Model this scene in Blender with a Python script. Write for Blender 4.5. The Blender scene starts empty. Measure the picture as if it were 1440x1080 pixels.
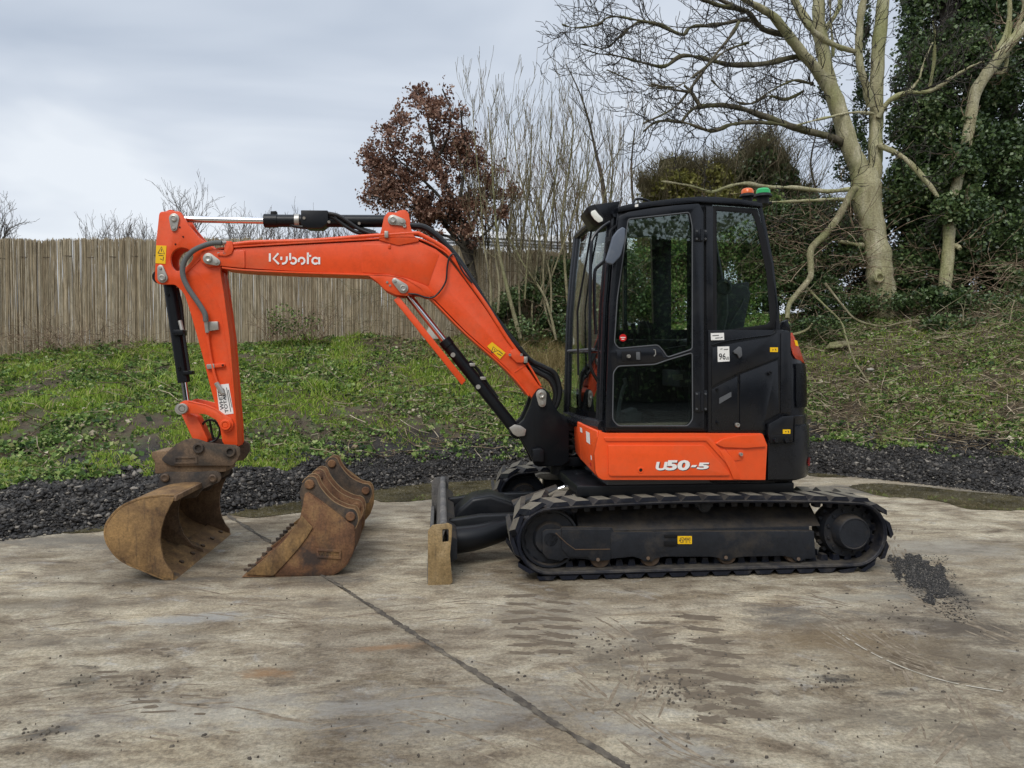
import bpy, bmesh, math, random
import numpy as np
from mathutils import Vector, Matrix
from mathutils.geometry import tessellate_polygon
random.seed(7); rng = np.random.default_rng(7)
R = math.radians
SC = bpy.context.scene
COL = SC.collection

# ------------------------------------------------------------ camera, sky, sun
F, CX, CY, ZC = 1040.0, 720.0, 540.0, 1.42
PIT = math.atan(30 / F)
cam = bpy.data.objects.new('camera', bpy.data.cameras.new('camera'))
COL.objects.link(cam); SC.camera = cam
cam.location = (0, 0, ZC); cam.rotation_euler = (math.pi / 2 - PIT, 0, 0)
cam.data.sensor_width = 36; cam.data.lens = 36 * F / 1440
cam.data.clip_start = .05; cam.data.clip_end = 2000
SUN_EL, SUN_ROT = R(52), R(200)
SC.view_settings.view_transform = 'Standard'; SC.view_settings.look = 'None'
SC.view_settings.exposure = 0.38; SC.view_settings.gamma = 1; SC.view_settings.use_curve_mapping = False
w = bpy.data.worlds.new('World'); SC.world = w; w.use_nodes = True
nt = w.node_tree; nt.nodes.clear(); L = nt.links.new
out = nt.nodes.new('ShaderNodeOutputWorld')
sky = nt.nodes.new('ShaderNodeTexSky'); sky.sky_type = 'NISHITA'; sky.sun_disc = False
sky.sun_elevation = SUN_EL; sky.sun_rotation = SUN_ROT
bg1 = nt.nodes.new('ShaderNodeBackground'); bg1.inputs[1].default_value = .07; L(sky.outputs[0], bg1.inputs[0])
tc = nt.nodes.new('ShaderNodeTexCoord'); mp = nt.nodes.new('ShaderNodeMapping'); mp.inputs['Scale'].default_value = (1.3, 1.3, 4.2)
mp.inputs['Location'].default_value = (.35, .2, .15)
L(tc.outputs['Generated'], mp.inputs[0])
no = nt.nodes.new('ShaderNodeTexNoise'); no.inputs['Scale'].default_value = 1.25; no.inputs['Detail'].default_value = 4.5; no.inputs['Roughness'].default_value = .5
no.inputs['Distortion'].default_value = .5
L(mp.outputs[0], no.inputs['Vector'])
cr = nt.nodes.new('ShaderNodeValToRGB'); e = cr.color_ramp.elements
e[0].position = .34; e[0].color = (.39, .445, .53, 1); e[1].position = .64; e[1].color = (.66, .70, .75, 1)
x_ = cr.color_ramp.elements.new(.5); x_.color = (.51, .56, .635, 1)
L(no.outputs['Fac'], cr.inputs[0])
bg2 = nt.nodes.new('ShaderNodeBackground'); L(cr.outputs[0], bg2.inputs[0])
se = nt.nodes.new('ShaderNodeSeparateXYZ'); L(tc.outputs['Generated'], se.inputs[0])   # an overcast sky is brighter overhead
mr = nt.nodes.new('ShaderNodeMapRange'); mr.interpolation_type = 'SMOOTHSTEP'; L(se.outputs['Z'], mr.inputs['Value'])
for k_, v_ in ((1, .42), (2, 1.0), (3, 1.0), (4, 1.9)): mr.inputs[k_].default_value = v_
L(mr.outputs[0], bg2.inputs[1])
mx = nt.nodes.new('ShaderNodeMixShader'); mx.inputs[0].default_value = .95
L(bg1.outputs[0], mx.inputs[1]); L(bg2.outputs[0], mx.inputs[2]); L(mx.outputs[0], out.inputs[0])
sun = bpy.data.lights.new('sun', 'SUN'); sun.energy = 1.5; sun.angle = R(28); sun.color = (1, .97, .92)
so = bpy.data.objects.new('sun', sun); COL.objects.link(so)
# light comes from behind and to the left of the camera, high
so.rotation_euler = Vector((-.32, -.85, 1.05)).to_track_quat('Z', 'Y').to_euler()

# ------------------------------------------------------------ pixel -> place
CAMP = Vector((0, 0, ZC)); ca, sa = math.cos(PIT), math.sin(PIT)
def ray(px, py):
    cx = (px - CX) / F; cy = (CY - py) / F
    return Vector((cx, ca + cy * sa, -sa + cy * ca))
def W(px, py, Y):                         # point at distance Y in front of the camera position
    r = ray(px, py); return CAMP + r * (Y / r.y)
def G(px, py, z=0.0):                     # point on the ground
    r = ray(px, py); return CAMP + r * ((z - ZC) / r.z)
TH = R(5.5); UA = Vector((math.cos(TH), math.sin(TH), 0)); VA = Vector((-math.sin(TH), math.cos(TH), 0))
ORG = Vector((1.196, 5.838, 0))           # middle of the machine on the ground
def M(px, py, v):                         # machine coordinates (u back, v away, z up) on the plane v
    r = ray(px, py); t = (v - (CAMP - ORG).dot(VA)) / r.dot(VA)
    p = CAMP + r * t - ORG
    return Vector((p.dot(UA), v, p.z))

# ------------------------------------------------------------ materials
def nmat(name):
    m = bpy.data.materials.new(name); m.use_nodes = True
    return m, m.node_tree, m.node_tree.nodes['Principled BSDF']
def nz(nt, scale, detail=4, rough=.6, vec=None, dist=0):
    n = nt.nodes.new('ShaderNodeTexNoise'); n.inputs['Scale'].default_value = scale
    n.inputs['Detail'].default_value = detail; n.inputs['Roughness'].default_value = rough; n.inputs['Distortion'].default_value = dist
    if vec: nt.links.new(vec, n.inputs['Vector'])
    return n.outputs['Fac']
def ramp(nt, fac, stops):
    n = nt.nodes.new('ShaderNodeValToRGB'); el = n.color_ramp.elements
    while len(el) < len(stops): el.new(.5)
    for k, (p, c) in enumerate(stops):
        if not hasattr(c, '__len__'): c = (c, c, c)
        el[k].position = p; el[k].color = (*c, 1)
    nt.links.new(fac, n.inputs[0]); return n.outputs[0]
def mixc(nt, fac, a, b, mode='MIX'):
    n = nt.nodes.new('ShaderNodeMixRGB'); n.blend_type = mode
    for i, s in ((0, fac), (1, a), (2, b)):
        if hasattr(s, 'node'): nt.links.new(s, n.inputs[i])
        elif hasattr(s, '__len__'): n.inputs[i].default_value = (*s, 1)
        else: n.inputs[i].default_value = s if i == 0 else (s, s, s, 1)
    return n.outputs[0]
def mth(nt, op, a, b=0.0, c=None):
    n = nt.nodes.new('ShaderNodeMath'); n.operation = op
    for i, s in enumerate((a, b, c)):
        if s is None: continue
        if hasattr(s, 'node'): nt.links.new(s, n.inputs[i])
        else: n.inputs[i].default_value = s
    return n.outputs[0]
def bump(nt, bs, h, strength=.3, dist=.01):
    n = nt.nodes.new('ShaderNodeBump'); n.inputs['Strength'].default_value = strength; n.inputs['Distance'].default_value = dist
    nt.links.new(h, n.inputs['Height']); nt.links.new(n.outputs[0], bs.inputs['Normal'])
def vecs(nt, scale=(1, 1, 1), world=False, rot=0.0):
    if world:
        g = nt.nodes.new('ShaderNodeNewGeometry'); o = g.outputs['Position']
    else:
        g = nt.nodes.new('ShaderNodeTexCoord'); o = g.outputs['Object']
    m = nt.nodes.new('ShaderNodeMapping'); m.inputs['Scale'].default_value = scale; m.inputs['Rotation'].default_value[2] = rot
    nt.links.new(o, m.inputs[0]); return m.outputs[0]
def paint(name, col, rough=.4, metal=0., coat=0., dirt=None, amt=.3, dscale=4, bmp=0., bscale=60, spec=.35, lo=.5, up=None, grime=0.):
    m, nt, bs = nmat(name)
    bs.inputs['Roughness'].default_value = rough; bs.inputs['Metallic'].default_value = metal
    bs.inputs['Coat Weight'].default_value = coat; bs.inputs['Coat Roughness'].default_value = .12
    bs.inputs['Specular IOR Level'].default_value = spec
    v = vecs(nt, world=True)
    if dirt:
        f = ramp(nt, nz(nt, dscale, 7, .68, v), [(lo, 0.), (min(1, lo + .25), 1.)])
        f = mth(nt, 'MULTIPLY', f, amt)
        if up:                                   # dust that lies on the faces that look up
            g = nt.nodes.new('ShaderNodeNewGeometry'); s = nt.nodes.new('ShaderNodeSeparateXYZ'); nt.links.new(g.outputs['True Normal'], s.inputs[0])
            u_ = mth(nt, 'MULTIPLY', ramp(nt, s.outputs['Z'], [(.35, 0.), (.9, 1.)]), ramp(nt, nz(nt, 9, 6, .7, v), [(.3, 0.), (.6, 1.)]))
            f = mth(nt, 'MAXIMUM', f, mth(nt, 'MULTIPLY', u_, up))
        c = mixc(nt, f, col, dirt)
        if grime: c = mixc(nt, grime, c, mixc(nt, 1., ramp(nt, nz(nt, 14, 9, .78, v), [(.36, .62), (.52, 1.), (.66, 1.12)]), ramp(nt, nz(nt, 1.1, 5, .6, vecs(nt, (1, 1, .4), world=True)), [(.35, .80), (.65, 1.1)]), 'MULTIPLY'), 'MULTIPLY')
        nt.links.new(c, bs.inputs['Base Color'])
        nt.links.new(mth(nt, 'MULTIPLY_ADD', f, .4, rough), bs.inputs['Roughness'])
    else: bs.inputs['Base Color'].default_value = (*col, 1)
    if bmp: bump(nt, bs, nz(nt, bscale, 3, .6, v), bmp, .004)
    return m
def rusty(name, a, b, c, dark=.5, bs_=.35, scale=5):
    m, nt, bs = nmat(name); v = vecs(nt, world=True)
    col = ramp(nt, nz(nt, scale, 8, .62, v, .3), [(.33, a), (.5, b), (.66, c)])
    fine = ramp(nt, nz(nt, 70, 4, .7, v), [(.3, .55), (.7, 1.35)])
    col = mixc(nt, .8, col, fine, 'MULTIPLY')
    vs = vecs(nt, (14, 14, 2), world=True)
    scr = ramp(nt, nz(nt, 3, 4, .6, vs), [(.55, 0.), (.68, 1.)])
    col = mixc(nt, mth(nt, 'MULTIPLY', scr, .35), col, (.035, .03, .028))
    dk = ramp(nt, nz(nt, 2.6, 6, .6, v), [(dark, 0.), (dark + .08, 1.)])
    col = mixc(nt, mth(nt, 'MULTIPLY', dk, .8), col, (.03, .028, .028))
    nt.links.new(col, bs.inputs['Base Color']); bs.inputs['Roughness'].default_value = .78; bs.inputs['Specular IOR Level'].default_value = .3
    bump(nt, bs, nz(nt, 90, 5, .7, v), bs_, .004); return m
MT = {}
MT['orange'] = paint('orange paint', (.80, .085, .012), .34, coat=.25, dirt=(.45, .12, .05), amt=.35, dscale=3, spec=.5, grime=.2)
MT['boom'] = paint('weathered and sky-sheened orange', (.78, .080, .014), .42, coat=.12, dirt=(.60, .16, .08), amt=.6, dscale=1.6, up=.25, grime=.32)  # dirt colour here paints a pinkish sky sheen; dust and grime are wear
MT['armor'] = MT['boom']
MT['black'] = paint('black satin paint', (.007, .008, .010), .36, dirt=(.03, .027, .024), amt=.3, dscale=5, coat=.0, spec=.25)
MT['cabblack'] = paint('black cab paint', (.006, .007, .010), .26, dirt=(.016, .016, .018), amt=.5, dscale=3, coat=.0, spec=.42, grime=.6)
MT['plastic'] = paint('black plastic', (.009, .009, .010), .55, spec=.2, bmp=.15, bscale=300)
MT['greyblue'] = paint('grey plastic', (.10, .118, .15), .42, dirt=(.2, .2, .2), amt=.3, dscale=9)
MT['frame'] = paint('dusty black steel', (.016, .018, .023), .5, spec=.3, dirt=(.085, .066, .046), amt=.5, dscale=6, bmp=.4, up=.8, lo=.52, grime=.8)
MT['rubber'] = paint('track rubber', (.010, .012, .020), .42, spec=.3, dirt=(.10, .085, .065), amt=.5, dscale=7, bmp=.4, bscale=80, lo=.52, up=.85, grime=.8)
MT['mudrub'] = paint('muddy rubber', (.17, .15, .115), .85, dirt=(.05, .045, .04), amt=.8, dscale=11, bmp=.5)
MT['chrome'] = paint('chrome', (.75, .75, .77), .12, metal=1)
MT['zinc'] = paint('zinc plated steel', (.42, .40, .36), .38, metal=.6, dirt=(.20, .17, .13), amt=.6, dscale=14)
MT['pin'] = paint('rusty pin steel', (.10, .07, .05), .6, metal=.4, dirt=(.16, .09, .04), amt=.8, dscale=20)
MT['hose'] = paint('black hose', (.012, .012, .013), .45)
MT['ghose'] = paint('sleeved hose', (.115, .12, .115), .65, bmp=.5, bscale=400)
MT['white'] = paint('white decal', (.80, .78, .74), .45)
MT['dgrey'] = paint('dark ink', (.03, .03, .035), .5)
MT['yellow'] = paint('yellow decal', (.85, .50, .01), .45)
MT['red'] = paint('red lens', (.55, .02, .02), .2, coat=.6)
MT['seat'] = paint('seat fabric', (.06, .062, .068), .85, bmp=.3, bscale=300)
MT['intgrey'] = paint('interior grey plastic', (.09, .093, .098), .6)
MT['rim'] = paint('worn bright steel edge', (.26, .17, .09), .6, metal=.2, dirt=(.14, .07, .035), amt=.9, dscale=18)
MT['skin'] = paint('dark interior', (.012, .013, .014), .7)
MT['rust_a'] = rusty('ochre rusted steel', (.11, .062, .032), (.21, .125, .055), (.31, .185, .075), .58)
MT['rust_in'] = rusty('brown rusted steel', (.11, .07, .042), (.19, .12, .07), (.27, .18, .10), .66)
MT['rust_b'] = rusty('red rusted steel', (.095, .048, .028), (.165, .082, .042), (.24, .135, .06), .56)
MT['rust_k'] = rusty('worn black steel', (.035, .032, .03), (.085, .062, .045), (.15, .10, .06), .5)
MT['rust_h'] = rusty('hitch steel', (.055, .045, .036), (.12, .08, .052), (.18, .12, .075), .53)
MT['blade'] = rusty('worn blade steel', (.09, .085, .08), (.13, .125, .12), (.19, .175, .155), .68)
MT['bladetan'] = rusty('tan muddy steel', (.19, .125, .055), (.29, .20, .095), (.36, .26, .14), .68)
def emi(name, col, s, base=None):
    m, nt, bs = nmat(name); bs.inputs['Base Color'].default_value = (*(base or col), 1); bs.inputs['Roughness'].default_value = .2
    bs.inputs['Emission Color'].default_value = (*col, 1); bs.inputs['Emission Strength'].default_value = s; return m
MT['amber'] = emi('amber lens', (1, .14, .01), .08, (.6, .11, .015))
MT['green'] = emi('green lens', (.02, .5, .12), .08, (.02, .32, .10))
MT['lamp'] = paint('work lamp lens', (.75, .74, .66), .12, coat=.8)
def glass(name, tint, refl=1.0):
    m = bpy.data.materials.new(name); m.use_nodes = True; nt = m.node_tree; nt.nodes.clear()
    o = nt.nodes.new('ShaderNodeOutputMaterial'); t = nt.nodes.new('ShaderNodeBsdfTransparent'); t.inputs[0].default_value = (*tint, 1)
    g = nt.nodes.new('ShaderNodeBsdfGlossy'); g.inputs['Roughness'].default_value = .015; g.inputs['Color'].default_value = (.9, .97, .95, 1)
    fr = nt.nodes.new('ShaderNodeFresnel'); fr.inputs[0].default_value = 1.52
    mx = nt.nodes.new('ShaderNodeMixShader')
    nt.links.new(mth(nt, 'MULTIPLY_ADD', fr.outputs[0], refl, .02), mx.inputs[0]); nt.links.new(t.outputs[0], mx.inputs[1]); nt.links.new(g.outputs[0], mx.inputs[2])
    nt.links.new(mx.outputs[0], o.inputs[0]); return m
MT['glass'] = glass('green tinted glass', (.84, .92, .88), 1.6)
MT['water'] = None

# ------------------------------------------------------------ mesh helpers
CEN = {}
def mk(name, me, mat=None, parent=None, smooth=35, center=None):
    """link a mesh whose coordinates are in its root's frame; origin goes to its middle"""
    if isinstance(me, bmesh.types.BMesh):
        bm = me; me = bpy.data.meshes.new(name); bmesh.ops.recalc_face_normals(bm, faces=bm.faces); bm.to_mesh(me); bm.free()
    n = len(me.vertices); co = np.empty(n * 3, 'f'); me.vertices.foreach_get('co', co); co = co.reshape(-1, 3)
    c = (co.min(0) + co.max(0)) / 2 if center is None else np.array(center, 'f')
    if parent is None and center is None: c[2] = co[:, 2].min()
    me.vertices.foreach_set('co', (co - c).ravel()); me.update()
    if smooth:
        me.polygons.foreach_set('use_smooth', [True] * len(me.polygons)); me.set_sharp_from_angle(angle=R(smooth))
    for m in (mat if isinstance(mat, (list, tuple)) else [mat] if mat else []): me.materials.append(MT[m] if isinstance(m, str) else m)
    o = bpy.data.objects.new(name, me); COL.objects.link(o)
    cv = Vector([float(q) for q in c]); CEN[o.name] = cv
    if parent is not None:
        o.parent = parent; o.location = cv - CEN[parent.name]
    else: o.location = cv
    return o
def empty(name, loc, rz=0, parent=None):
    o = bpy.data.objects.new(name, None); COL.objects.link(o); o.empty_display_size = .2
    loc = Vector(loc)
    if parent is not None: o.parent = parent; o.location = loc - CEN[parent.name]; CEN[o.name] = loc
    else: o.location = loc; o.rotation_euler[2] = rz; CEN[o.name] = Vector((0, 0, 0)) if rz or name == 'excavator' else loc
    return o
def tag(o, label=None, cat=None, group=None, kind=None):
    for k, v in (('label', label), ('category', cat), ('group', group), ('kind', kind)):
        if v: o[k] = v
    return o
def dup(o, parent, loc=None, rot=None):
    c = o.copy(); COL.objects.link(c)
    if 'label' in c and parent is not None: del c['label']
    c.parent = parent
    if loc is not None: c.location = loc
    if rot is not None: c.rotation_euler = rot
    CEN[c.name] = CEN.get(o.name, Vector()); return c
def join_bm(dst, src):
    me = bpy.data.meshes.new('t'); src.to_mesh(me); src.free(); dst.from_mesh(me); bpy.data.meshes.remove(me); return dst
def dobevel(bm, b, seg=2, ang=28):
    if b <= 0: return
    bmesh.ops.recalc_face_normals(bm, faces=bm.faces)
    ed = [e for e in bm.edges if len(e.link_faces) == 2 and e.calc_face_angle(0) > R(ang)]
    if ed: bmesh.ops.bevel(bm, geom=ed, offset=b, offset_type='OFFSET', segments=seg, profile=.5, affect='EDGES', clamp_overlap=True)
def rnd(pts, r, n=4):
    """round the corners of a closed 2D polygon (r in the unit of the points)"""
    o = []
    N_ = len(pts)
    for i in range(N_):
        p = Vector(pts[i][:2]); a = Vector(pts[i - 1][:2]); b = Vector(pts[(i + 1) % N_][:2])
        rr = pts[i][2] if len(pts[i]) > 2 else r
        if rr <= 0: o.append(tuple(p)); continue
        da, db = (a - p), (b - p); rr_ = min(rr, da.length * .48, db.length * .48)
        s, e_ = p + da.normalized() * rr_, p + db.normalized() * rr_
        for k in range(n + 1):
            t = k / n; o.append(tuple(s * (1 - t) ** 2 + p * 2 * t * (1 - t) + e_ * t * t))
    return o
def smooth_line(pts, n=6, closed=False):
    P = [Vector(p) for p in pts]; o = []; m = len(P)
    for i in range(m if closed else m - 1):
        if closed: a, b, c, d = P[i - 1], P[i], P[(i + 1) % m], P[(i + 2) % m]
        else: a, b, c, d = P[max(i - 1, 0)], P[i], P[i + 1], P[min(i + 2, m - 1)]
        for k in range(n):
            t = k / n; o.append(.5 * ((2 * b) + (c - a) * t + (2 * a - 5 * b + 4 * c - d) * t * t + (-a + 3 * b - 3 * c + d) * t ** 3))
    if not closed: o.append(P[-1])
    return o
def prism(P3, off, holes=(), bevel=0., seg=2, bm=None):
    """planar polygon of 3D points pushed along off, with holes"""
    b = bmesh.new(); off = Vector(off)
    loops = [list(map(Vector, P3))] + [list(map(Vector, h)) for h in holes]
    flat = [p for l in loops for p in l]
    f = [b.verts.new(p) for p in flat]; k = [b.verts.new(p + off) for p in flat]
    if holes:
        for t in tessellate_polygon(loops):
            try: b.faces.new([f[i] for i in t]); b.faces.new([k[i] for i in reversed(t)])
            except ValueError: pass
    else:
        b.faces.new(f); b.faces.new(list(reversed(k)))
    s = 0
    for l in loops:
        n = len(l)
        for i in range(n):
            j = (i + 1) % n; b.faces.new([f[s + i], f[s + j], k[s + j], k[s + i]])
        s += n
    bmesh.ops.recalc_face_normals(b, faces=b.faces)
    if holes: bmesh.ops.dissolve_limit(b, angle_limit=R(.5), verts=b.verts, edges=b.edges)
    dobevel(b, bevel, seg)
    if bm is not None: return join_bm(bm, b)
    return b
def PX(pts, v, v1, r=0., holes=(), bevel=.004, bm=None, n=4, hr=0., seg=2):
    """pixel outline on the plane v pushed back to v1 (machine frame)"""
    q = rnd(pts, r, n) if r >= 0 else pts
    hs = [[M(x, y, v) for x, y in (rnd(h, hr, 5) if hr > 0 else h)] for h in holes]
    return prism([M(x, y, v) for x, y in q], (0, v1 - v, 0), hs, bevel, seg, bm)
def tube(path, r, sides=10, bm=None, cap=True):
    b = bmesh.new() if bm is None else bm
    P = [Vector(p) for p in path]; n = len(P)
    rs = r if hasattr(r, '__len__') else [r] * n
    if len(rs) == 2 and n > 2: rs = [rs[0] + (rs[1] - rs[0]) * i / (n - 1) for i in range(n)]
    up = None; rings = []
    for i in range(n):
        t = (P[min(i + 1, n - 1)] - P[max(i - 1, 0)]).normalized()
        if up is None:
            up = Vector((0, 0, 1)) if abs(t.z) < .9 else Vector((1, 0, 0))
        up = (up - t * up.dot(t)); up = up.normalized() if up.length > 1e-6 else t.orthogonal().normalized()
        s = t.cross(up)
        rings.append([b.verts.new(P[i] + (up * math.cos(a) + s * math.sin(a)) * rs[i]) for a in (2 * math.pi * k / sides for k in range(sides))])
    for a, c in zip(rings, rings[1:]):
        for k in range(sides): b.faces.new([a[k], a[(k + 1) % sides], c[(k + 1) % sides], c[k]])
    if cap: b.faces.new(rings[0]); b.faces.new(list(reversed(rings[-1])))
    return b
def cyl(p0, p1, r, sides=24, bevel=0., bm=None):
    b = tube([p0, p1], r, sides); dobevel(b, bevel, 1, 50)
    return join_bm(bm, b) if bm is not None else b
def box(lo, hi, bevel=0., bm=None, seg=2):
    b = bmesh.new(); lo, hi = Vector(lo), Vector(hi)
    bmesh.ops.create_cube(b, size=1, matrix=Matrix.Translation((lo + hi) / 2) @ Matrix.Diagonal((*(hi - lo), 1)))
    dobevel(b, bevel, seg)
    return join_bm(bm, b) if bm is not None else b
def lathe_v(c, prof, sides=40, bm=None):
    """rings about an axis parallel to v through c; prof = [(dv, radius)]"""
    b = bmesh.new() if bm is None else bm; rings = []
    for dv, r in prof:
        rings.append([b.verts.new((c[0] + r * math.cos(a), c[1] + dv, c[2] + r * math.sin(a))) for a in (2 * math.pi * k / sides for k in range(sides))] if r > 1e-5 else [b.verts.new((c[0], c[1] + dv, c[2]))])
    for a, c_ in zip(rings, rings[1:]):
        for k in range(sides):
            k2 = (k + 1) % sides
            q = [a[k % len(a)]] + ([a[k2]] if len(a) > 1 else []) + ([c_[k2]] if len(c_) > 1 else []) + [c_[k % len(c_)]]
            b.faces.new(q)
    return b
def sweep_strip(pts, w, v0, v1, bevel=.003):
    """a plate bent along a line of pixel points: thickness w metres to one side, from v0 to v1"""
    P = [M(x, y, v0) for x, y in pts]; b = bmesh.new(); rows = []
    for i, p in enumerate(P):
        t = (P[min(i + 1, len(P) - 1)] - P[max(i - 1, 0)]).normalized(); nrm = Vector((-t.z, 0, t.x))
        q = p + nrm * w
        rows.append([b.verts.new(p), b.verts.new(q), b.verts.new(q + Vector((0, v1 - v0, 0))), b.verts.new(p + Vector((0, v1 - v0, 0)))])
    for a, c in zip(rows, rows[1:]):
        for k in range(4): b.faces.new([a[k], a[(k + 1) % 4], c[(k + 1) % 4], c[k]])
    b.faces.new(rows[0]); b.faces.new(list(reversed(rows[-1])))
    dobevel(b, bevel, 1, 40); return b
def text_bm(s, place, depth=.0015, bold=0.0):
    """place(x, y) maps the unit box of the text to a 3D point"""
    cu = bpy.data.curves.new('txt', 'FONT'); cu.body = s; cu.offset = bold; cu.resolution_u = 3
    o = bpy.data.objects.new('txt', cu); me = bpy.data.meshes.new_from_object(o)
    xs = [v.co.x for v in me.vertices]; ys = [v.co.y for v in me.vertices]
    x0, x1, y0, y1 = min(xs), max(xs), min(ys), max(ys)
    for v in me.vertices: v.co = place((v.co.x - x0) / (x1 - x0), (v.co.y - y0) / (y1 - y0))
    b = bmesh.new(); b.from_mesh(me)
    bpy.data.objects.remove(o); bpy.data.curves.remove(cu); bpy.data.meshes.remove(me)
    return b
def quadmap(c, v):
    """c = pixel corners bottom-left, bottom-right, top-right, top-left"""
    def f(x, y):
        a = (Vector(c[0]) * (1 - x) + Vector(c[1]) * x) * (1 - y) + (Vector(c[3]) * (1 - x) + Vector(c[2]) * x) * y
        return M(a.x, a.y, v)
    return f
def stroke_bm(lines, wpx, place):
    """flat ribbons; lines of 2D points, place maps a 2D point to 3D"""
    b = bmesh.new()
    for ln in lines:
        P = [Vector(p) for p in ln]; rows = []
        for i, p in enumerate(P):
            t = (P[min(i + 1, len(P) - 1)] - P[max(i - 1, 0)]).normalized(); n = Vector((-t.y, t.x)) * wpx / 2
            rows.append((b.verts.new(place(*(p + n))), b.verts.new(place(*(p - n)))))
        for a, c in zip(rows, rows[1:]): b.faces.new([a[0], a[1], c[1], c[0]])
    return b
def pydata(name, V, Fc, mat, parent=None, smooth=0, attr=None, **k):
    """fast mesh from numpy arrays; Fc is (n, 3) or (n, 4)"""
    me = bpy.data.meshes.new(name); V = np.asarray(V, 'f'); Fc = np.asarray(Fc, 'i')
    me.vertices.add(len(V)); me.vertices.foreach_set('co', V.ravel())
    nf, s = Fc.shape; me.loops.add(nf * s); me.loops.foreach_set('vertex_index', Fc.ravel())
    me.polygons.add(nf); me.polygons.foreach_set('loop_start', np.arange(0, nf * s, s, dtype='i'))
    try: me.polygons.foreach_set('loop_total', np.full(nf, s, 'i'))
    except Exception: pass
    me.update(calc_edges=True)
    if attr is not None:
        a = me.attributes.new('rnd', 'FLOAT', 'POINT'); a.data.foreach_set('value', np.asarray(attr, 'f'))
    return mk(name, me, mat, parent, smooth, **k)
# ------------------------------------------------------------ the excavator
EX = empty('excavator', ORG, TH)
tag(EX, 'orange and black tracked excavator with cab, boom and digging bucket standing on concrete', 'excavator')
def pin(px, py, v, r=.03, parent=None, mat='zinc', dv=.018, name='pin'):
    c = M(px, py, v)
    b = lathe_v(c, [(0, r), (-dv, r), (-dv - .004, r * .88), (-dv - .004, r * .45), (-dv + .002, r * .4), (-dv + .002, 0)], 24)
    return mk(name, b, mat, parent)
def keeper(a, b_, ra, rb, v, parent, mat='zinc'):
    """pin retaining plate: two round ends and the pin head"""
    A, B = Vector(a), Vector(b_); d = (B - A); L_ = d.length; ang = math.atan2(d.y, d.x); pts = []
    for k in range(9): t = ang + math.pi / 2 + math.pi * k / 8; pts.append((A.x + ra * math.cos(t), A.y + ra * math.sin(t)))
    for k in range(7): t = ang - math.pi / 2 + math.pi * k / 6; pts.append((B.x + rb * math.cos(t), B.y + rb * math.sin(t)))
    bm = PX(pts, v - .014, v + .002, -1, bevel=.002)
    c = M(*a, v - .014); s = abs(M(a[0] + ra, a[1], v).x - M(*a, v).x)
    lathe_v(c, [(0, s * .68), (-.012, s * .66), (-.014, s * .45), (-.010, s * .3), (-.010, 0)], 20, bm)
    c = M(*b_, v - .014); s = abs(M(b_[0] + rb, b_[1], v).x - M(*b_, v).x)
    lathe_v(c, [(0, s * .55), (-.008, s * .5), (-.009, 0)], 6, bm)
    return mk('keeper_plate', bm, mat, parent)
def part(name, bm, mat, parent=EX, **k): return mk(name, bm, mat, parent, **k)

# ---- crawler tracks
WR, WZ, WU = .225, .26, 1.04
def loop_pts(n_arc=14, n_line=16, rad=WR):
    P = []
    for k in range(n_line): t = k / n_line; u = -WU + 2 * WU * t; P.append((u, WZ + rad + .030 * math.sin(math.pi * t) ** .8 if 0 < t < 1 else WZ + rad))
    for k in range(n_arc): a = math.pi / 2 - math.pi * k / n_arc; P.append((WU + rad * math.cos(a), WZ + rad * math.sin(a)))
    for k in range(n_line): t = k / n_line; P.append((WU - 2 * WU * t, WZ - rad))
    for k in range(n_arc): a = -math.pi / 2 - math.pi * k / n_arc; P.append((-WU + rad * math.cos(a), WZ + rad * math.sin(a)))
    return P
def loop_at(P, s):
    n = len(P); d = [math.dist(P[i], P[(i + 1) % n]) for i in range(n)]; T = sum(d); s %= T
    for i in range(n):
        if s <= d[i]:
            a, b = Vector(P[i]), Vector(P[(i + 1) % n]); t = (b - a).normalized(); return a + t * s, t, T
        s -= d[i]
    return Vector(P[0]), Vector((1, 0)), T
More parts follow.
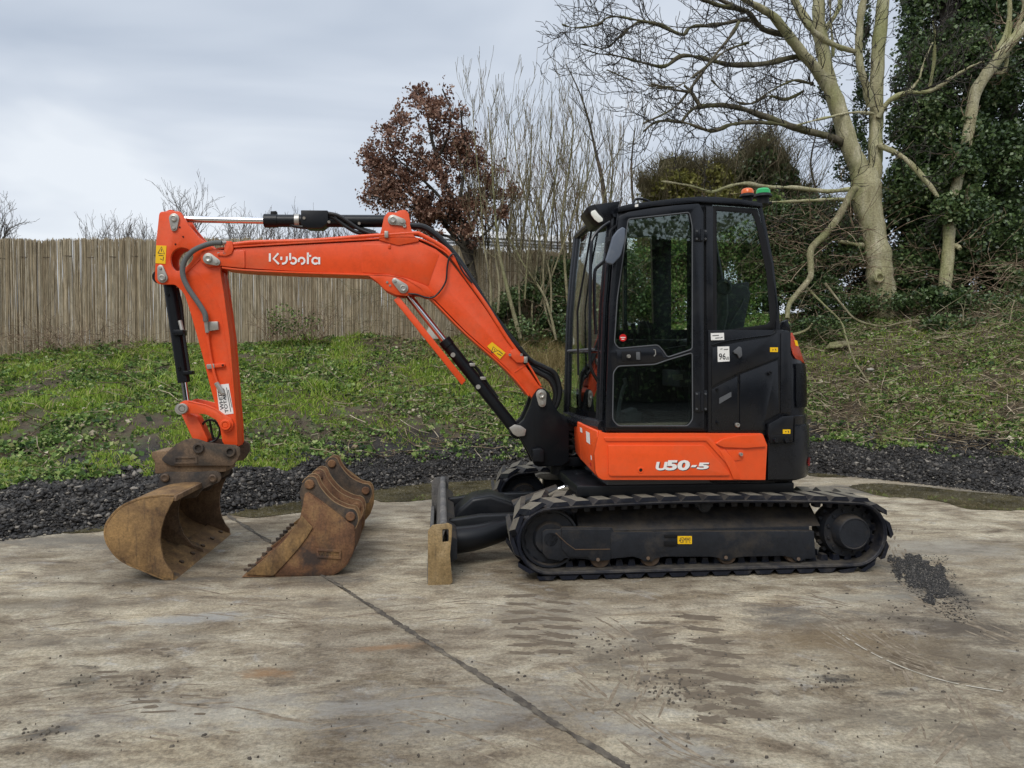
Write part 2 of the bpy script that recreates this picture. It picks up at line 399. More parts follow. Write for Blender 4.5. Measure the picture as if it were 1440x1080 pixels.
def make_track(v0, v1, near):
    tr = empty('crawler_track', (0, (v0 + v1) / 2, 0), 0, EX)
    P = loop_pts(); b = bmesh.new(); n = len(P); th = .026
    prof = [(v0 + .006, 0), (v0, -.004), (v0, -th + .006), (v0 + .008, -th), (v1 - .008, -th), (v1, -th + .006), (v1, -.004), (v1 - .006, 0)]
    rows = []
    for i in range(n):
        t = (Vector(P[(i + 1) % n]) - Vector(P[i - 1])).normalized(); nr = Vector((-t.y, t.x)); p = Vector(P[i])
        rows.append([b.verts.new((p.x + nr.x * h, v, p.y + nr.y * h)) for v, h in prof])
    for i in range(n):
        a, c = rows[i], rows[(i + 1) % n]
        for k in range(len(prof)): b.faces.new([a[k], a[(k + 1) % len(prof)], c[(k + 1) % len(prof)], c[k]])
    mk('rubber_belt', b, 'rubber', tr)
    # raised rib that runs round the side of the belt
    b = bmesh.new(); rows = []
    vv = v0 - .005
    for i in range(n):
        t = (Vector(P[(i + 1) % n]) - Vector(P[i - 1])).normalized(); nr = Vector((-t.y, t.x)); p = Vector(P[i])
        rows.append([b.verts.new((p.x + nr.x * h, v, p.y + nr.y * h)) for v, h in ((v0 + .002, -.006), (vv, -.010), (vv, -.014), (v0 + .002, -.018))])
    for i in range(n):
        a, c = rows[i], rows[(i + 1) % n]
        for k in range(3): b.faces.new([a[k], a[k + 1], c[k + 1], c[k]])
    mk('belt_rib', b, 'rubber', tr)
    # lugs, two staggered rows, one mesh per row
    T = loop_at(P, 0)[2]; NL = 38
    def lug(side):
        bb = bmesh.new(); w_ = (v1 - v0); h = .028
        a0, a1 = (0, w_ * .50) if side < 0 else (w_ * .50, w_)
        sk = .055 * side
        def ring(v, s, hh):
            return [bb.verts.new((s - .068, v, 0)), bb.verts.new((s - .040, v, hh)), bb.verts.new((s + .044, v, hh)), bb.verts.new((s + .064, v, 0))]
        vs = np.linspace(a0, a1, 4)
        rr = []
        for v in vs:
            q = (v - w_ / 2) / (w_ / 2); edge = abs(q)
            rr.append(ring(v, .06 * edge * 1.0, h if edge < .8 else h * .96))
        for x, y in zip(rr, rr[1:]):
            for k in range(3): f = bb.faces.new([x[k], x[k + 1], y[k + 1], y[k]]); f.material_index = 1 if k == 1 else 0
        bb.faces.new(rr[0]); bb.faces.new(list(reversed(rr[-1])))
        bmesh.ops.recalc_face_normals(bb, faces=bb.faces)
        me = bpy.data.meshes.new('track_lug'); bb.to_mesh(me); bb.free(); me.materials.append(MT['rubber']); me.materials.append(MT['mudrub']); return me
    for side, ph in ((-1, 0), (1, .5)):
        me = lug(side)
        for k in range(NL):
            p, t, _ = loop_at(P, (k + ph) * T / NL)
            o = bpy.data.objects.new('track_lug', me); COL.objects.link(o); o.parent = tr
            o.location = Vector((p.x, v0, p.y)) - CEN[tr.name]
            o.rotation_euler = (0, -math.atan2(t.y, t.x), 0)
    # inner guide lugs
    b = bmesh.new()
    Pin = loop_pts(rad=WR - th)
    for k in range(64):
        p, t, _ = loop_at(Pin, k * loop_at(Pin, 0)[2] / 64); nr = Vector((-t.y, t.x))
        for va in (v0 + .10, v0 + .24):
            q = [(-.026, 0, va), (.026, 0, va), (.018, -.042, va), (-.018, -.042, va)]
            pts = [Vector((p.x + t.x * a + nr.x * h, v, p.y + t.y * a + nr.y * h)) for a, h, v in q]
            prism(pts, (0, .055, 0), bm=b)
    tag(mk('guide_lug', b, 'rubber', tr), kind='stuff')
    # wheels
    vc = (v0 + v1) / 2
    c = (-WU + .005, vc, WZ)
    b = lathe_v(c, [(-.13, .05), (-.13, .10), (-.10, .115), (-.10, .17), (-.12, .178), (-.12, .192), (-.05, .196), (.05, .196), (.12, .192), (.12, .1), (.13, 0)], 40); lathe_v(c, [(-.145, 0), (-.145, .045), (-.13, .05)], 24, b)
    mk('idler_wheel', b, 'frame', tr)
    c = (WU, vc, WZ)
    b = lathe_v(c, [(-.10, 0.05), (-.10, .175), (-.04, .185), (.04, .185), (.08, .17), (.08, 0)], 44)
    for k in range(21):
        a = 2 * math.pi * k / 21; d = Vector((math.cos(a), 0, math.sin(a))); s = Vector((-d.z, 0, d.x)); cc = Vector(c)
        prism([cc + d * .17 + s * .018 + Vector((0, -.05, 0)), cc + d * .205 + s * .007 + Vector((0, -.05, 0)), cc + d * .205 - s * .007 + Vector((0, -.05, 0)), cc + d * .17 - s * .018 + Vector((0, -.05, 0))], (0, .04, 0), bm=b)
    mk('drive_sprocket', b, 'frame', tr)
    b = lathe_v(c, [(-.10, .125), (-.175, .112), (-.182, .106), (-.182, .10), (-.178, .098), (-.178, 0)], 40)
    mk('hub_motor_cover', b, 'frame', tr)
    for k in range(12):
        a = 2 * math.pi * (k + .5) / 12; mk('bolt', cyl((c[0] + .150 * math.cos(a), vc - .10, c[2] + .150 * math.sin(a)), (c[0] + .150 * math.cos(a), vc - .112, c[2] + .150 * math.sin(a)), .011, 6), 'frame', tr)
    for u in (-.70, -.36, .17, .64):
        c = (u, vc, WZ - WR + .026 + .062)
        b = lathe_v(c, [(-.135, 0), (-.135, .022), (-.132, .030), (-.130, .060), (-.122, .066), (-.115, .068), (-.07, .066), (-.06, .045), (.06, .045), (.07, .062), (.12, .06), (.12, 0)], 28)
        mk('track_roller', b, 'pin' if near else 'frame', tr)
    c = (.02, vc, .455)
    mk('carrier_roller', lathe_v(c, [(-.12, 0), (-.12, .018), (-.115, .030), (-.105, .032), (-.10, .045), (.10, .045), (.10, 0)], 24), 'frame', tr)
    # frame: side plate and sloped body
    if near:
        out_ = [(762.5, 749), (767, 745), (788, 744.5), (790, 741.5), (861, 741.5), (863, 748), (1145, 746.6), (1147, 783), (1140, 786), (1131, 786), (1127, 790), (1119, 790), (1115, 785), (1103, 782), (1046, 783), (1031, 785), (1027, 789), (1017, 789), (1012, 785), (1000, 783), (935, 783), (921, 786), (917, 790), (906, 790), (901, 786), (890, 783), (860, 786), (846, 789), (832, 789), (824, 786), (794, 785), (790, 789), (770, 786), (763, 778)]
        b = PX(out_, v0 + .055, v0 + .10, 2, bevel=.004); mk('track_frame', b, 'frame', tr)
        b = PX([(790, 744), (858.5, 744), (858.5, 788), (845, 788.5), (832, 789), (826, 783), (800, 783), (790, 772)], v0 + .045, v0 + .06, 2, bevel=.003); mk('tension_cover', b, 'frame', tr)
        mk('cover_seam', sweep_strip([(781, 750), (797, 765), (809, 773.5), (858, 773)], .006, v0 + .041, v0 + .046, 0), 'pin', tr)
        for x, y in ((841, 787), (911.5, 785), (1021, 784), (1123, 786)): mk('bolt', cyl(M(x, y, v0 + .055), M(x, y, v0 + .035), .013, 6), 'pin', tr)
        b = PX([(934, 752), (952, 752), (952, 756), (934, 756)], v0 + .049, v0 + .056, 1, bevel=.001); PX([(934, 761), (952, 761), (952, 768), (934, 768)], v0 + .047, v0 + .056, 1, bevel=.001, bm=b); mk('grease_slot', b, 'plastic', tr)
        d = PX([(953, 754), (973, 754), (973, 765), (953, 765)], v0 + .050, v0 + .056, .5, bevel=0); d = mk('warning_decal', d, 'yellow', tr)
        q = quadmap([(955, 763.5), (971, 763.5), (971, 755.5), (955, 755.5)], v0 + .0485)
        mk('decal_lettering', text_bm('45MM!', q), 'dgrey', tr)
    else:
        b = box((-1.1, v0 + .055, .14), (.8, v0 + .10, .30), .006); mk('track_frame', b, 'frame', tr)
    b = prism([(-.88, v0 + .10, .16), (.76, v0 + .10, .16), (.76, v0 + .10, .30), (-.88, v0 + .10, .30)], (0, .22, 0), bevel=.004)
    prism([(-.84, v0 + .10, .30), (-.84, v0 + .26, .43), (-.84, v0 + .33, .43), (-.84, v0 + .33, .30)], (1.68, 0, 0), bm=b, bevel=.004)
    mk('track_frame_body', b, 'frame', tr)
    return tr
make_track(-.98, -.58, True)
make_track(.58, .98, False)

# ---- lower centre frame and slew ring
b = box((-.62, -.60, .22), (.62, .60, .42), .02); prism([(-.75, -.3, .24), (-.4, -.3, .24), (-.4, -.3, .46), (-.75, -.3, .40)], (0, .6, 0), bm=b, bevel=.01)
part('centre_frame', b, 'frame')
b = bmesh.new(); tube([(0, 0, .42), (0, 0, .52)], .46, 48, b); part('slew_ring', b, 'frame')
b = box((-.85, -.86, .525), (.66, .86, .60), .01); part('deck_plate', b, 'black')
b = prism(rnd([(.62, -.55, 0), (.86, -.55, 0), (.90, -.55, 0), (.90, -.55, 0)], 0) and [Vector((.50, -.62, .60)), Vector((.50, -.62, .50)), Vector((.58, -.62, .45)), Vector((.68, -.62, .45)), Vector((.76, -.62, .50)), Vector((.78, -.62, .60))], (0, 1.2, 0), bevel=.02)
part('underside_guard', b, 'black')

# ---- dozer blade
BL = part('dozer_blade', sweep_strip([(621, 738), (616, 752), (613, 775), (613, 800), (608, 824)], .035, -.975, .975, .004), 'blade')
b = PX([(601.7, 747), (608, 739), (630, 736), (636, 739), (635, 757), (632.8, 780), (635, 806), (636.7, 819), (629, 824.5), (601.7, 828.5)], -.985, -.965, 2, holes=[[(622, 744), (631, 744), (631, 762), (622, 763)]], hr=2, bevel=.003); mk('side_plate', b, 'bladetan', BL)
a = M(601, 829, -.98)
b = box((a.x, -.98, 0.005), (a.x + .03, .98, .13), .006); mk('cutting_edge', b, 'blade', BL)
b = bmesh.new(); tp = M(621, 738, -.975)
cyl((tp.x + .012, -.975, tp.z - .012), (tp.x + .012, .975, tp.z - .012), .026, 12, bm=b); mk('top_pipe', b, 'blade', BL)
b = PX([(601.7, 747), (608, 739), (630, 736), (636, 739), (633, 780), (636.7, 819), (601.7, 828.5)], .967, .985, 2, bevel=.003)
bb = bmesh.new()
q = [M(x, y, -.985) for x, y in [(601.7, 747), (608, 739), (630, 736), (636, 739), (633, 780), (636.7, 819), (601.7, 828.5)]]
b.free(); b = prism([Vector((p.x, .967, p.z)) for p in q], (0, .018, 0), bevel=.003); mk('side_plate', b, 'blade', BL); bb.free()
bx = M(628, 760, -.98).x
# back stiffener box and push arms
b = prism([(bx, -.9, .10), (bx + .07, -.9, .14), (bx + .07, -.9, .27), (bx, -.9, .31)], (0, 1.8, 0), bevel=.006); mk('stiffener', b, 'frame', BL)
for s in (-1, 1):
    b = bmesh.new()
    vv = s * .42
    prism([(bx + .02, vv - .05, .10), (bx + .34, vv - .05, .15), (-.98, vv - .05, .20), (-.6, vv - .05, .22), (-.6, vv - .05, .33), (-.98, vv - .05, .34), (bx + .25, vv - .05, .33), (bx + .02, vv - .05, .30)], (0, .10, 0), bm=b, bevel=.012)
    tube(smooth_line([(bx + .03, vv - s * -.10, .17), (bx + .22, vv - s * -.09, .19), (bx + .42, vv - s * -.02, .23), (bx + .5, vv, .25)], 4), [.10, .07], 14, b)
    part('blade_arm', b, 'black')
b = prism([(bx + .02, -.16, .18), (bx + .28, -.16, .20), (bx + .60, -.16, .26), (bx + .62, -.16, .32), (bx + .34, -.16, .42), (bx + .20, -.16, .40), (bx + .08, -.16, .30)], (0, .32, 0), bevel=.03, seg=3); part('hose_guard', b, 'black')
b = prism([(-1.0, -.42, .22), (-.6, -.42, .22), (-.6, -.42, .32), (-1.0, -.42, .32)], (0, .84, 0), bevel=.01); part('cross_member', b, 'black')
A, B = M(742, 704, -.30), M(824, 674.5, -.30); d = (B - A)
BC = part('blade_cylinder', cyl(A - d * .25, A + d * .52, .043, 20, .004), 'greyblue' if 0 else 'frame')
mk('rod', cyl(A + d * .5, B, .021, 16), 'chrome', BC)
b = PX([(808, 668), (812, 664.5), (836, 664), (850, 678), (858, 690), (846, 694), (820, 690), (806, 678)], -.36, -.24, 2, bevel=.006); part('cylinder_bracket', b, 'black')
pin(823.5, 675, -.36, .026, EX, name='bracket_pin'); pin(831, 681, -.36, .012, EX, name='bracket_bolt')
part('drain_hose', tube(smooth_line([M(x, y, -.50) for x, y in [(772, 697), (792, 688), (815, 689), (838, 694), (852, 691), (866, 683), (880, 676)]], 5), .014, 10), 'mudrub')
part('step_tread', PX([(753, 668), (760, 666), (808, 666), (809, 673), (790, 675), (762, 674)], .5, .62, 1, bevel=.003), 'mudrub')

# ---- swing bracket
b = PX([(745.5, 571), (750, 556), (757, 546.5), (765, 546), (772, 552), (777, 566), (786, 580), (800, 588), (815, 590), (822, 597), (822, 608), (800, 606), (800, 648), (790, 655), (752, 655), (746, 641), (738, 626), (729, 613), (718, 609), (716, 601), (726, 600), (737, 590)], -.19, -.13, 2, bevel=.006)
part('swing_bracket', b, 'black')
q = [M(x, y, -.19) for x, y in rnd([(745.5, 571), (750, 556), (757, 546.5), (765, 546), (772, 552), (777, 566), (786, 580), (800, 588), (815, 590), (822, 597), (822, 608), (800, 606), (800, 648), (790, 655), (752, 655), (746, 641), (738, 626), (729, 613), (718, 609), (716, 601), (726, 600), (737, 590)], 2)]
part('swing_bracket', prism([Vector((p.x, .05, p.z)) for p in q], (0, .06, 0), bevel=.006), 'black')
c = M(790, 620, -.05)
b = bmesh.new(); tube([(c.x, -.04, .56), (c.x, -.04, .98)], .085, 24, b); part('kingpin', b, 'black')
b = bmesh.new()
for y, h in ((600, .05), (627, .035), (645, .06)):
    p = M(760, y, -.12); box((p.x - .03, -.14, p.z - h), (p.x + .42, .10, p.z + h * .2), .01, b)
part('swing_mount', b, 'black')
b = PX([(748, 632), (760, 630), (766, 634), (765, 650), (750, 650)], -.24, -.18, 2, bevel=.01); part('bracket_stop', b, 'black')
for x, y in ((785, 617), (787, 634)): pin(x, y, -.15, .012, EX, name='bracket_bolt')
KP = keeper((761.3, 555), (762.5, 567), 7.4, 5.5, -.20, EX)
for k, pts in enumerate([[(783, 612), (798, 608), (812, 616), (822, 628)], [(790, 622), (802, 618), (812, 628), (822, 640)], [(790, 634), (805, 640), (815, 632), (822, 622)], [(780, 640), (800, 646), (822, 644)], [(776, 606), (790, 600), (806, 606), (824, 612)], [(770, 592), (790, 596), (806, 598), (826, 606)]]):
    part('hydraulic_hose', tube(smooth_line([M(x, y, -.16 + .02 * k) for x, y in pts], 5), .013, 8), 'hose')
# bundle of hoses that arches from the boom foot down to the bracket
for k in range(4):
    o_ = k * 2.6
    pts = [(722 + o_, 491 - o_ * .3), (738 + o_, 512 - o_ * .7), (757 + o_, 524 - o_), (773 + o_, 534 - o_), (781 + o_ * .8, 552 - o_ * .3), (778 + o_ * .6, 570), (770 + o_ * .5, 584), (772 + o_, 600)]
    part('hydraulic_hose', tube(smooth_line([M(x, y, -.10 + .035 * (k % 3)) for x, y in pts], 5), .019, 10), 'hose')

# ---- boom
v0, v1 = -.16, .08
boom_web = [(303, 353, 3), (322, 350), (420, 344.5), (522, 339), (564, 336.5), (588, 339), (613, 350.5), (630, 364), (652, 392), (684, 436), (712, 480), (738, 513), (757, 541), (771, 552, 4), (768, 566, 4), (754, 566, 4), (745, 556), (712, 517), (655, 466), (612, 422), (603, 417), (594, 408), (575, 396), (556, 389), (520, 386), (420, 381.5), (345, 377), (322, 375.5), (306, 373.5), (292, 375.5, 6), (281.5, 368, 5), (283, 355, 5)]
b = PX(boom_web, v0 + .012, v1 - .012, 2, bevel=.002); BM = part('boom', b, 'boom')
# top and bottom flanges stand proud of the web
top = [(303, 352), (322, 348.8), (420, 342.5), (522, 337), (564, 334.5), (590, 337), (616, 349), (633, 362), (656, 392), (688, 436), (716, 480), (741, 511), (760, 543)]
bot = [(745, 556), (712, 518), (655, 467.5), (612, 424), (601, 414), (592, 405), (574, 394), (556, 388), (520, 385.5), (420, 382), (345, 378.5), (312, 375)]
mk('top_flange', sweep_strip([tuple(p) for p in smooth_line(top, 3)], .012, v0, v1, .002), 'boom', BM)
mk('bottom_flange', sweep_strip([tuple(p) for p in smooth_line(bot, 3)], .012, v0, v1, .002), 'boom', BM)
for y0, y1 in ((v0, v0 + .035), (v1 - .035, v1)):
    off = y0 - v0
    def sh(pts): return [Vector((p.x, y0, p.z)) for p in (M(x, y, v0) for x, y in rnd(pts, 2.5))]
    # bracket for the arm cylinder
    mk('top_bracket', prism(sh([(532, 337), (537, 320), (540, 305), (546, 298), (556, 299, 2), (561, 296, 2), (570, 295), (575, 300), (576.5, 316), (581, 330), (590, 339), (560, 345)]), (0, y1 - y0, 0), bevel=.003), 'boom', BM)
    # hanging lug for the boom cylinder
    mk('lower_bracket', prism(sh([(516, 386), (530, 396), (541, 407.5), (556, 414.5), (571, 416), (586, 413), (600, 417.5), (612, 416), (600, 402), (574, 392), (548, 386)]), (0, y1 - y0, 0), bevel=.003), 'boom', BM)
    # fork at the tip
    mk('tip_fork', prism(sh([(284, 352), (300, 350.5), (322, 352), (344, 352), (344, 377), (322, 375), (306, 373), (293, 375.5), (283, 368), (281, 360)]), (0, y1 - y0, 0), bevel=.003), 'boom', BM)
for a_, b_, ra, rb, yy in (((293, 363.5), (304.5, 368.5), 8, 5, v0), ((552.3, 309), (565.5, 312), 7.2, 5.2, v0), ((567, 405.3), (555.5, 395), 7.2, 4.4, v0)): keeper(a_, b_, ra, rb, yy, BM)
# weld panel step and small marks
mk('side_doubler', PX([(345, 352), (345, 376), (341, 376), (341, 352)], v0 + .009, v0 + .014, 0, bevel=.001), 'boom', BM)
mk('side_doubler', PX([(509, 343), (590, 345), (618, 357), (602, 402), (575, 391), (556, 386.5), (509, 383)], v0 + .009, v0 + .013, 3, bevel=.001), 'boom', BM)
mk('seam_rib', sweep_strip([(724, 524), (741, 513)], .006, v0 + .008, v0 + .014, .001), 'boom', BM)
# steel pipe along the top edge
pp = [(317, 344), (330, 343.5), (360, 340.5), (441, 338), (504, 333), (541, 330.5), (583, 328), (594, 331), (625, 349), (640, 367), (655, 389), (684, 430), (712, 474), (735, 505)]
mk('oil_pipe', tube(smooth_line([M(x, y, v0 + .012) for x, y in pp], 5), .015, 12), 'boom', BM)
mk('oil_pipe', tube(smooth_line([M(x, y, v0 + .07) for x, y in [(318, 346), (360, 342.5), (441, 339), (504, 334), (583, 330), (625, 351), (655, 390), (712, 475), (735, 506)]], 5), .010, 8), 'hose', BM)
mk('pipe_bracket', PX([(316, 339), (326, 339), (328, 350), (325, 357), (318, 360), (305, 359), (305, 356), (315, 354)], v0 - .012, v0 + .002, 1.5, bevel=.002), 'boom', BM)
mk('pipe_bracket', PX([(717, 494), (724, 490), (731, 497), (738, 503), (736, 510), (727, 510), (718, 501)], v0 - .01, v0 + .012, 1.5, bevel=.002), 'boom', BM)
for x, y in ((308, 357), (316, 356), (717, 499), (733, 499)): pin(x, y, v0 + .002, .011, BM, name='bolt', dv=.01)
for x, y in ((543.5, 330), (739, 506)): mk('pipe_clamp', box(M(x, y, v0) - Vector((.014, .02, .024)), M(x, y, v0) + Vector((.014, .02, .024)), .004), 'zinc', BM)
mk('pipe_clamp', box(M(547.5, 345.5, v0) - Vector((.01, -.002, .02)), M(547.5, 345.5, v0) + Vector((.01, .018, .014)), .003), 'boom', BM)
for x, y in ((544.5, 397), (548.5, 401.5)): pin(x, y, v0 + .002, .009, BM, name='bolt', dv=.004)
pin(569, 318, v0 + .002, .014, BM, name='grease_block', dv=.01)
# thin black hose loop over the boom side
mk('lamp_cable', tube(smooth_line([M(x, y, v0 - .012) for x, y in [(574, 413), (586, 414), (598, 418), (609, 418), (619, 409), (627, 395), (629, 375), (632, 362), (638, 357), (643, 366), (651, 382), (664, 398)]], 6), .0065, 8), 'hose', BM)
mk('boom_hose', tube(smooth_line([M(x, y, v0 + .12) for x, y in [(576, 318), (594, 319), (610, 328), (626, 343), (645, 366), (668, 402), (690, 438), (712, 468), (728, 488)]], 5), .024, 10), 'hose', BM)
mk('boom_hose', tube(smooth_line([M(x, y, v0 + .05) for x, y in [(640, 362), (662, 392), (686, 431), (712, 469), (730, 490), (748, 508)]], 5), .014, 10), 'hose', BM)
# lettering on the boom
def lp(a, b, r, cx, cy, n=9): return [(cx + r * math.cos(R(a + (b - a) * k / n)), cy + r * math.sin(R(a + (b - a) * k / n))) for k in range(n + 1)]
KUB = [[(108, 422), (108, 486)], [(174, 422), (136, 464), (178, 506)], [(197, 448), (197, 474)], [(240, 446)] + lp(0, 105, 30, 210, 472), [(266, 420), (266, 476)],
       lp(-110, 150, 23, 290, 480), lp(-205, 100, 24, 355, 480), [(404, 416), (404, 506)], [(404, 442), (430, 442)], lp(40, 325, 24, 462, 480), [(492, 452), (492, 508)]]
mk('boom_lettering', stroke_bm(KUB, 15.5, lambda x, y: M(360 + x / 5.538, 280 + y / 5.538, v0 + .0075)), 'white', BM)
def decal(pts, v, parent, mat='yellow', lines=()):
    d = mk('warning_decal', PX(pts, v, v + .003, 0, bevel=0), mat, parent)
    if lines: mk('decal_marks', stroke_bm(lines[1:], lines[0], lambda x, y: M(x, y, v - .0008)), 'dgrey', d)
    return d
decal([(685, 487), (692, 481), (711, 496), (703, 505)], v0 + .006, BM, 'yellow', [1.1, [(691, 496), (693.5, 487.5), (700, 493), (691, 496)], [(699, 497), (705, 500)], [(701, 493), (707, 498)], [(695, 491), (696, 493)]])

# ---- boom cylinder
A, B = M(567, 406, -.04), M(726, 606, -.04); d = B - A
BC = part('boom_cylinder', cyl(A + d * .365, A + d * .97, .045, 28, .004), 'black')
mk('rod', cyl(A, A + d * .37, .026, 20), 'chrome', BC); mk('gland', cyl(A + d * .355, A + d * .40, .050, 24, .004), 'black', BC)
mk('rod_eye', lathe_v(A, [(-.07, 0), (-.07, .05), (.07, .05), (.07, 0)], 20), 'black', BC)
mk('barrel_eye', lathe_v(B, [(-.075, 0), (-.075, .055), (.075, .055), (.075, 0)], 20), 'black', BC)
for x, y in ((637, 499), (672.5, 544)): mk('hose_clamp', cyl(M(x, y, -.09) + Vector((0, 0, 0)), M(x, y, -.075), .018, 12), 'zinc', BC)
for x, y in ((664, 513), (679, 532)): mk('hose_clamp', box(M(x, y, -.05) - Vector((.022, .02, .012)), M(x, y, -.05) + Vector((.022, .02, .012)), .003), 'zinc', BC)
mk('steel_line', tube(smooth_line([M(x, y, -.02) for x, y in [(660, 508), (672, 520), (684, 538), (700, 560)]], 4), .013, 8), 'hose', BC)
g = M(557, 419, -.14); h = M(653, 539, -.14); dd = (h - g).normalized(); nn = Vector((-dd.z, 0, dd.x)) * .024
part('cylinder_guard', prism([g - nn, h - nn, h + nn + dd * -.01, g + nn], (0, .18, 0), bevel=.006), 'boom')
b = PX([(716, 602), (724, 597), (733, 599), (740, 604), (738, 613), (728, 614), (722, 611)], -.215, -.19, 1.5, bevel=.003); part('hose_flange', b, 'zinc')

# ---- arm
a0, a1 = -.135, .055
arm_out = [(224, 297.5, 5), (253, 297, 3), (258, 305), (266, 318), (280, 334), (292, 343, 0), (306, 353, 5), (311, 369, 6), (310, 385), (314.4, 410), (323.3, 477), (333, 600), (334, 627, 3), (317, 627, 3), (312.5, 621), (306.7, 583), (297.8, 552), (284.4, 499), (268.9, 443), (258.9, 412, 8), (246, 400, 4), (223, 400, 4), (217.5, 394, 4), (219.5, 340)]
hole = [tuple(p) for p in smooth_line([(239.7, 362), (244.3, 352.5), (253.5, 348), (264, 350), (270.5, 356), (271, 364), (264, 373), (256, 378.5), (248, 381), (241.5, 374)], 3, True)]
# two side plates at the head, box section below
AR = part('arm', PX(arm_out, a0, a0 + .03, 2, [hole], bevel=.003), 'boom')
q = [M(x, y, a0) for x, y in rnd(arm_out, 2)]; hq = [M(x, y, a0) for x, y in hole]
mk('side_plate', prism([Vector((p.x, a1 - .03, p.z)) for p in q], (0, .03, 0), [[Vector((p.x, a1 - .03, p.z)) for p in hq]], .003), 'boom', AR)
mk('box_section', PX([(262, 392), (300, 385), (311, 381), (315.2, 410), (324, 477), (334, 600), (335, 628), (318, 626), (307.5, 583), (298.6, 552), (285.2, 499), (269.7, 443), (262, 414)], a0 + .03, a1 - .03, 1, bevel=.001), 'boom', AR)
mk('head_plate', sweep_strip([(222, 394), (223.5, 340), (227.5, 301)], -.012, a0 + .03, a1 - .03, .001), 'boom', AR)
mk('seam_rib', sweep_strip([(259, 387), (283, 363.5)], .008, a0 - .006, a0 + .004, .001), 'boom', AR)
mk('seam_rib', sweep_strip([(268, 377), (281, 387), (296, 408), (309, 436), (312, 452), (323, 520), (331, 598)], .004, a0 - .0025, a0 + .004, 0), 'boom', AR)
for x, y in ((253, 319.7), (257.8, 333), (247, 343.5)): pin(x, y, a0 + .002, .006, AR, name='bolt', mat='plastic', dv=.003)
keeper((244.5, 307), (244.5, 320.5), 7.2, 4.6, a0, AR); keeper((228.3, 390.5), (225.5, 377), 7.2, 4.6, a0, AR)
decal([(219.5, 345), (234, 345.5), (232.5, 371), (218.5, 370)], a0 - .003, AR, 'yellow', [1.0, [(222, 356), (227, 347), (231.5, 357), (222, 356)], [(223, 359), (230, 359.5)], [(225, 364), (228, 365)], [(230, 361), (229, 367)], [(227, 350), (227, 354)]])
ghose = smooth_line([M(x, y, a0 - .045) for x, y in [(312, 341.5), (300, 342), (285, 346), (270, 354), (259, 368), (257, 386), (264, 404), (279, 426), (288, 441), (289.5, 452)]], 6)
mk('grey_hose', tube(ghose, .019, 12), 'ghose', AR); mk('hose_fitting', cyl(M(289.5, 451, a0 - .04), M(291.5, 468, a0 - .035), .014, 8, .002), 'zinc', AR)
mk('hose_fitting', cyl(M(312, 341.5, a0 - .045), M(319, 341, a0 - .02), .015, 8, .002), 'zinc', AR)
mk('valve_block', PX([(292, 452.5), (306, 452), (307, 463.5), (293.5, 465.5)], a0 - .03, a0 + .002, .5, bevel=.002), 'zinc', AR)
mk('arm_pipe', tube(smooth_line([M(x, y, a0 - .018) for x, y in [(291.5, 466), (293, 480), (296, 500), (300.5, 522), (304, 534), (308, 545)]], 5), .010, 10), 'boom', AR)
mk('pipe_clamp', PX([(289.5, 513), (302, 511.5), (316, 511), (316, 516), (302, 517), (290.5, 519)], a0 - .02, a0 + .002, 1.5, bevel=.002), 'boom', AR)
mk('pipe_clamp', PX([(290, 512.5), (301, 511.5), (301.5, 518), (291, 519)], a0 - .026, a0 - .018, 1, bevel=.002), 'zinc', AR)
pin(313.5, 513.7, a0 - .018, .008, AR, name='bolt', mat='plastic', dv=.003)
d = decal([(304, 541.5), (321.5, 539.5), (328.5, 581.5), (309, 584)], a0 - .003, AR, 'white')
q = quadmap([(315, 578), (311, 552), (306, 552.5), (309.5, 578.5)], a0 - .004)
mk('decal_lettering', text_bm('WHITE', quadmap([(315.5, 576), (311, 549), (306, 549.5), (310, 576.5)], a0 - .004), bold=.02), 'dgrey', d)
mk('decal_lettering', text_bm('TOTALO', quadmap([(321.5, 580), (315.5, 546), (311.5, 546.5), (316.5, 580.5)], a0 - .004), bold=.02), 'dgrey', d)
mk('decal_marks', stroke_bm([[(324.5, 579), (318.5, 545)], [(326.2, 573), (321, 548)]], .9, lambda x, y: M(x, y, a0 - .004)), 'dgrey', d)
mk('hose_fitting', cyl(M(304, 538, a0 - .025), M(313.5, 554, a0 - .022), .018, 10, .003), 'zinc', AR)

# ---- arm cylinder
vm = -.04
AC = part('arm_cylinder', cyl(M(372, 310.5, vm), M(545, 311, vm), .046, 28, .003), 'black')
mk('gland', cyl(M(371.7, 310.5, vm), M(391, 310.5, vm), .051, 28, .003), 'black', AC)
mk('rod', cyl(M(250, 308, vm), M(374, 310.5, vm), .024, 20), 'chrome', AC)
mk('rod_eye', lathe_v(M(244.5, 307, vm), [(-.06, 0), (-.06, .05), (.06, .05), (.06, 0)], 20), 'boom', AC); mk('barrel_eye', lathe_v(M(552, 309.5, vm), [(-.08, 0), (-.08, .05), (.08, .05), (.08, 0)], 20), 'black', AC)
mk('port_cap', PX([(380, 297), (388.5, 296.5), (389, 303), (387, 306), (381, 305.5)], vm - .02, vm + .02, 1, bevel=.003), 'plastic', AC)
mk('clamp_band', cyl(M(415, 310.5, vm), M(422, 310.5, vm), .050, 24, .002), 'zinc', AC)
mk('valve_cover', PX([(423, 295.5), (461, 295.8), (461.5, 313), (452, 320.5), (432, 320.5), (423.5, 316)], vm - .075, vm + .06, 1.5, bevel=.004), 'black', AC)
for x, y in ((427.5, 306.5), (462.5, 312), (505, 314)): mk('bolt', cyl(M(x, y, vm - .075 if x < 470 else vm - .05), M(x, y, vm - .085 if x < 470 else vm - .06), .011, 10), 'zinc', AC)
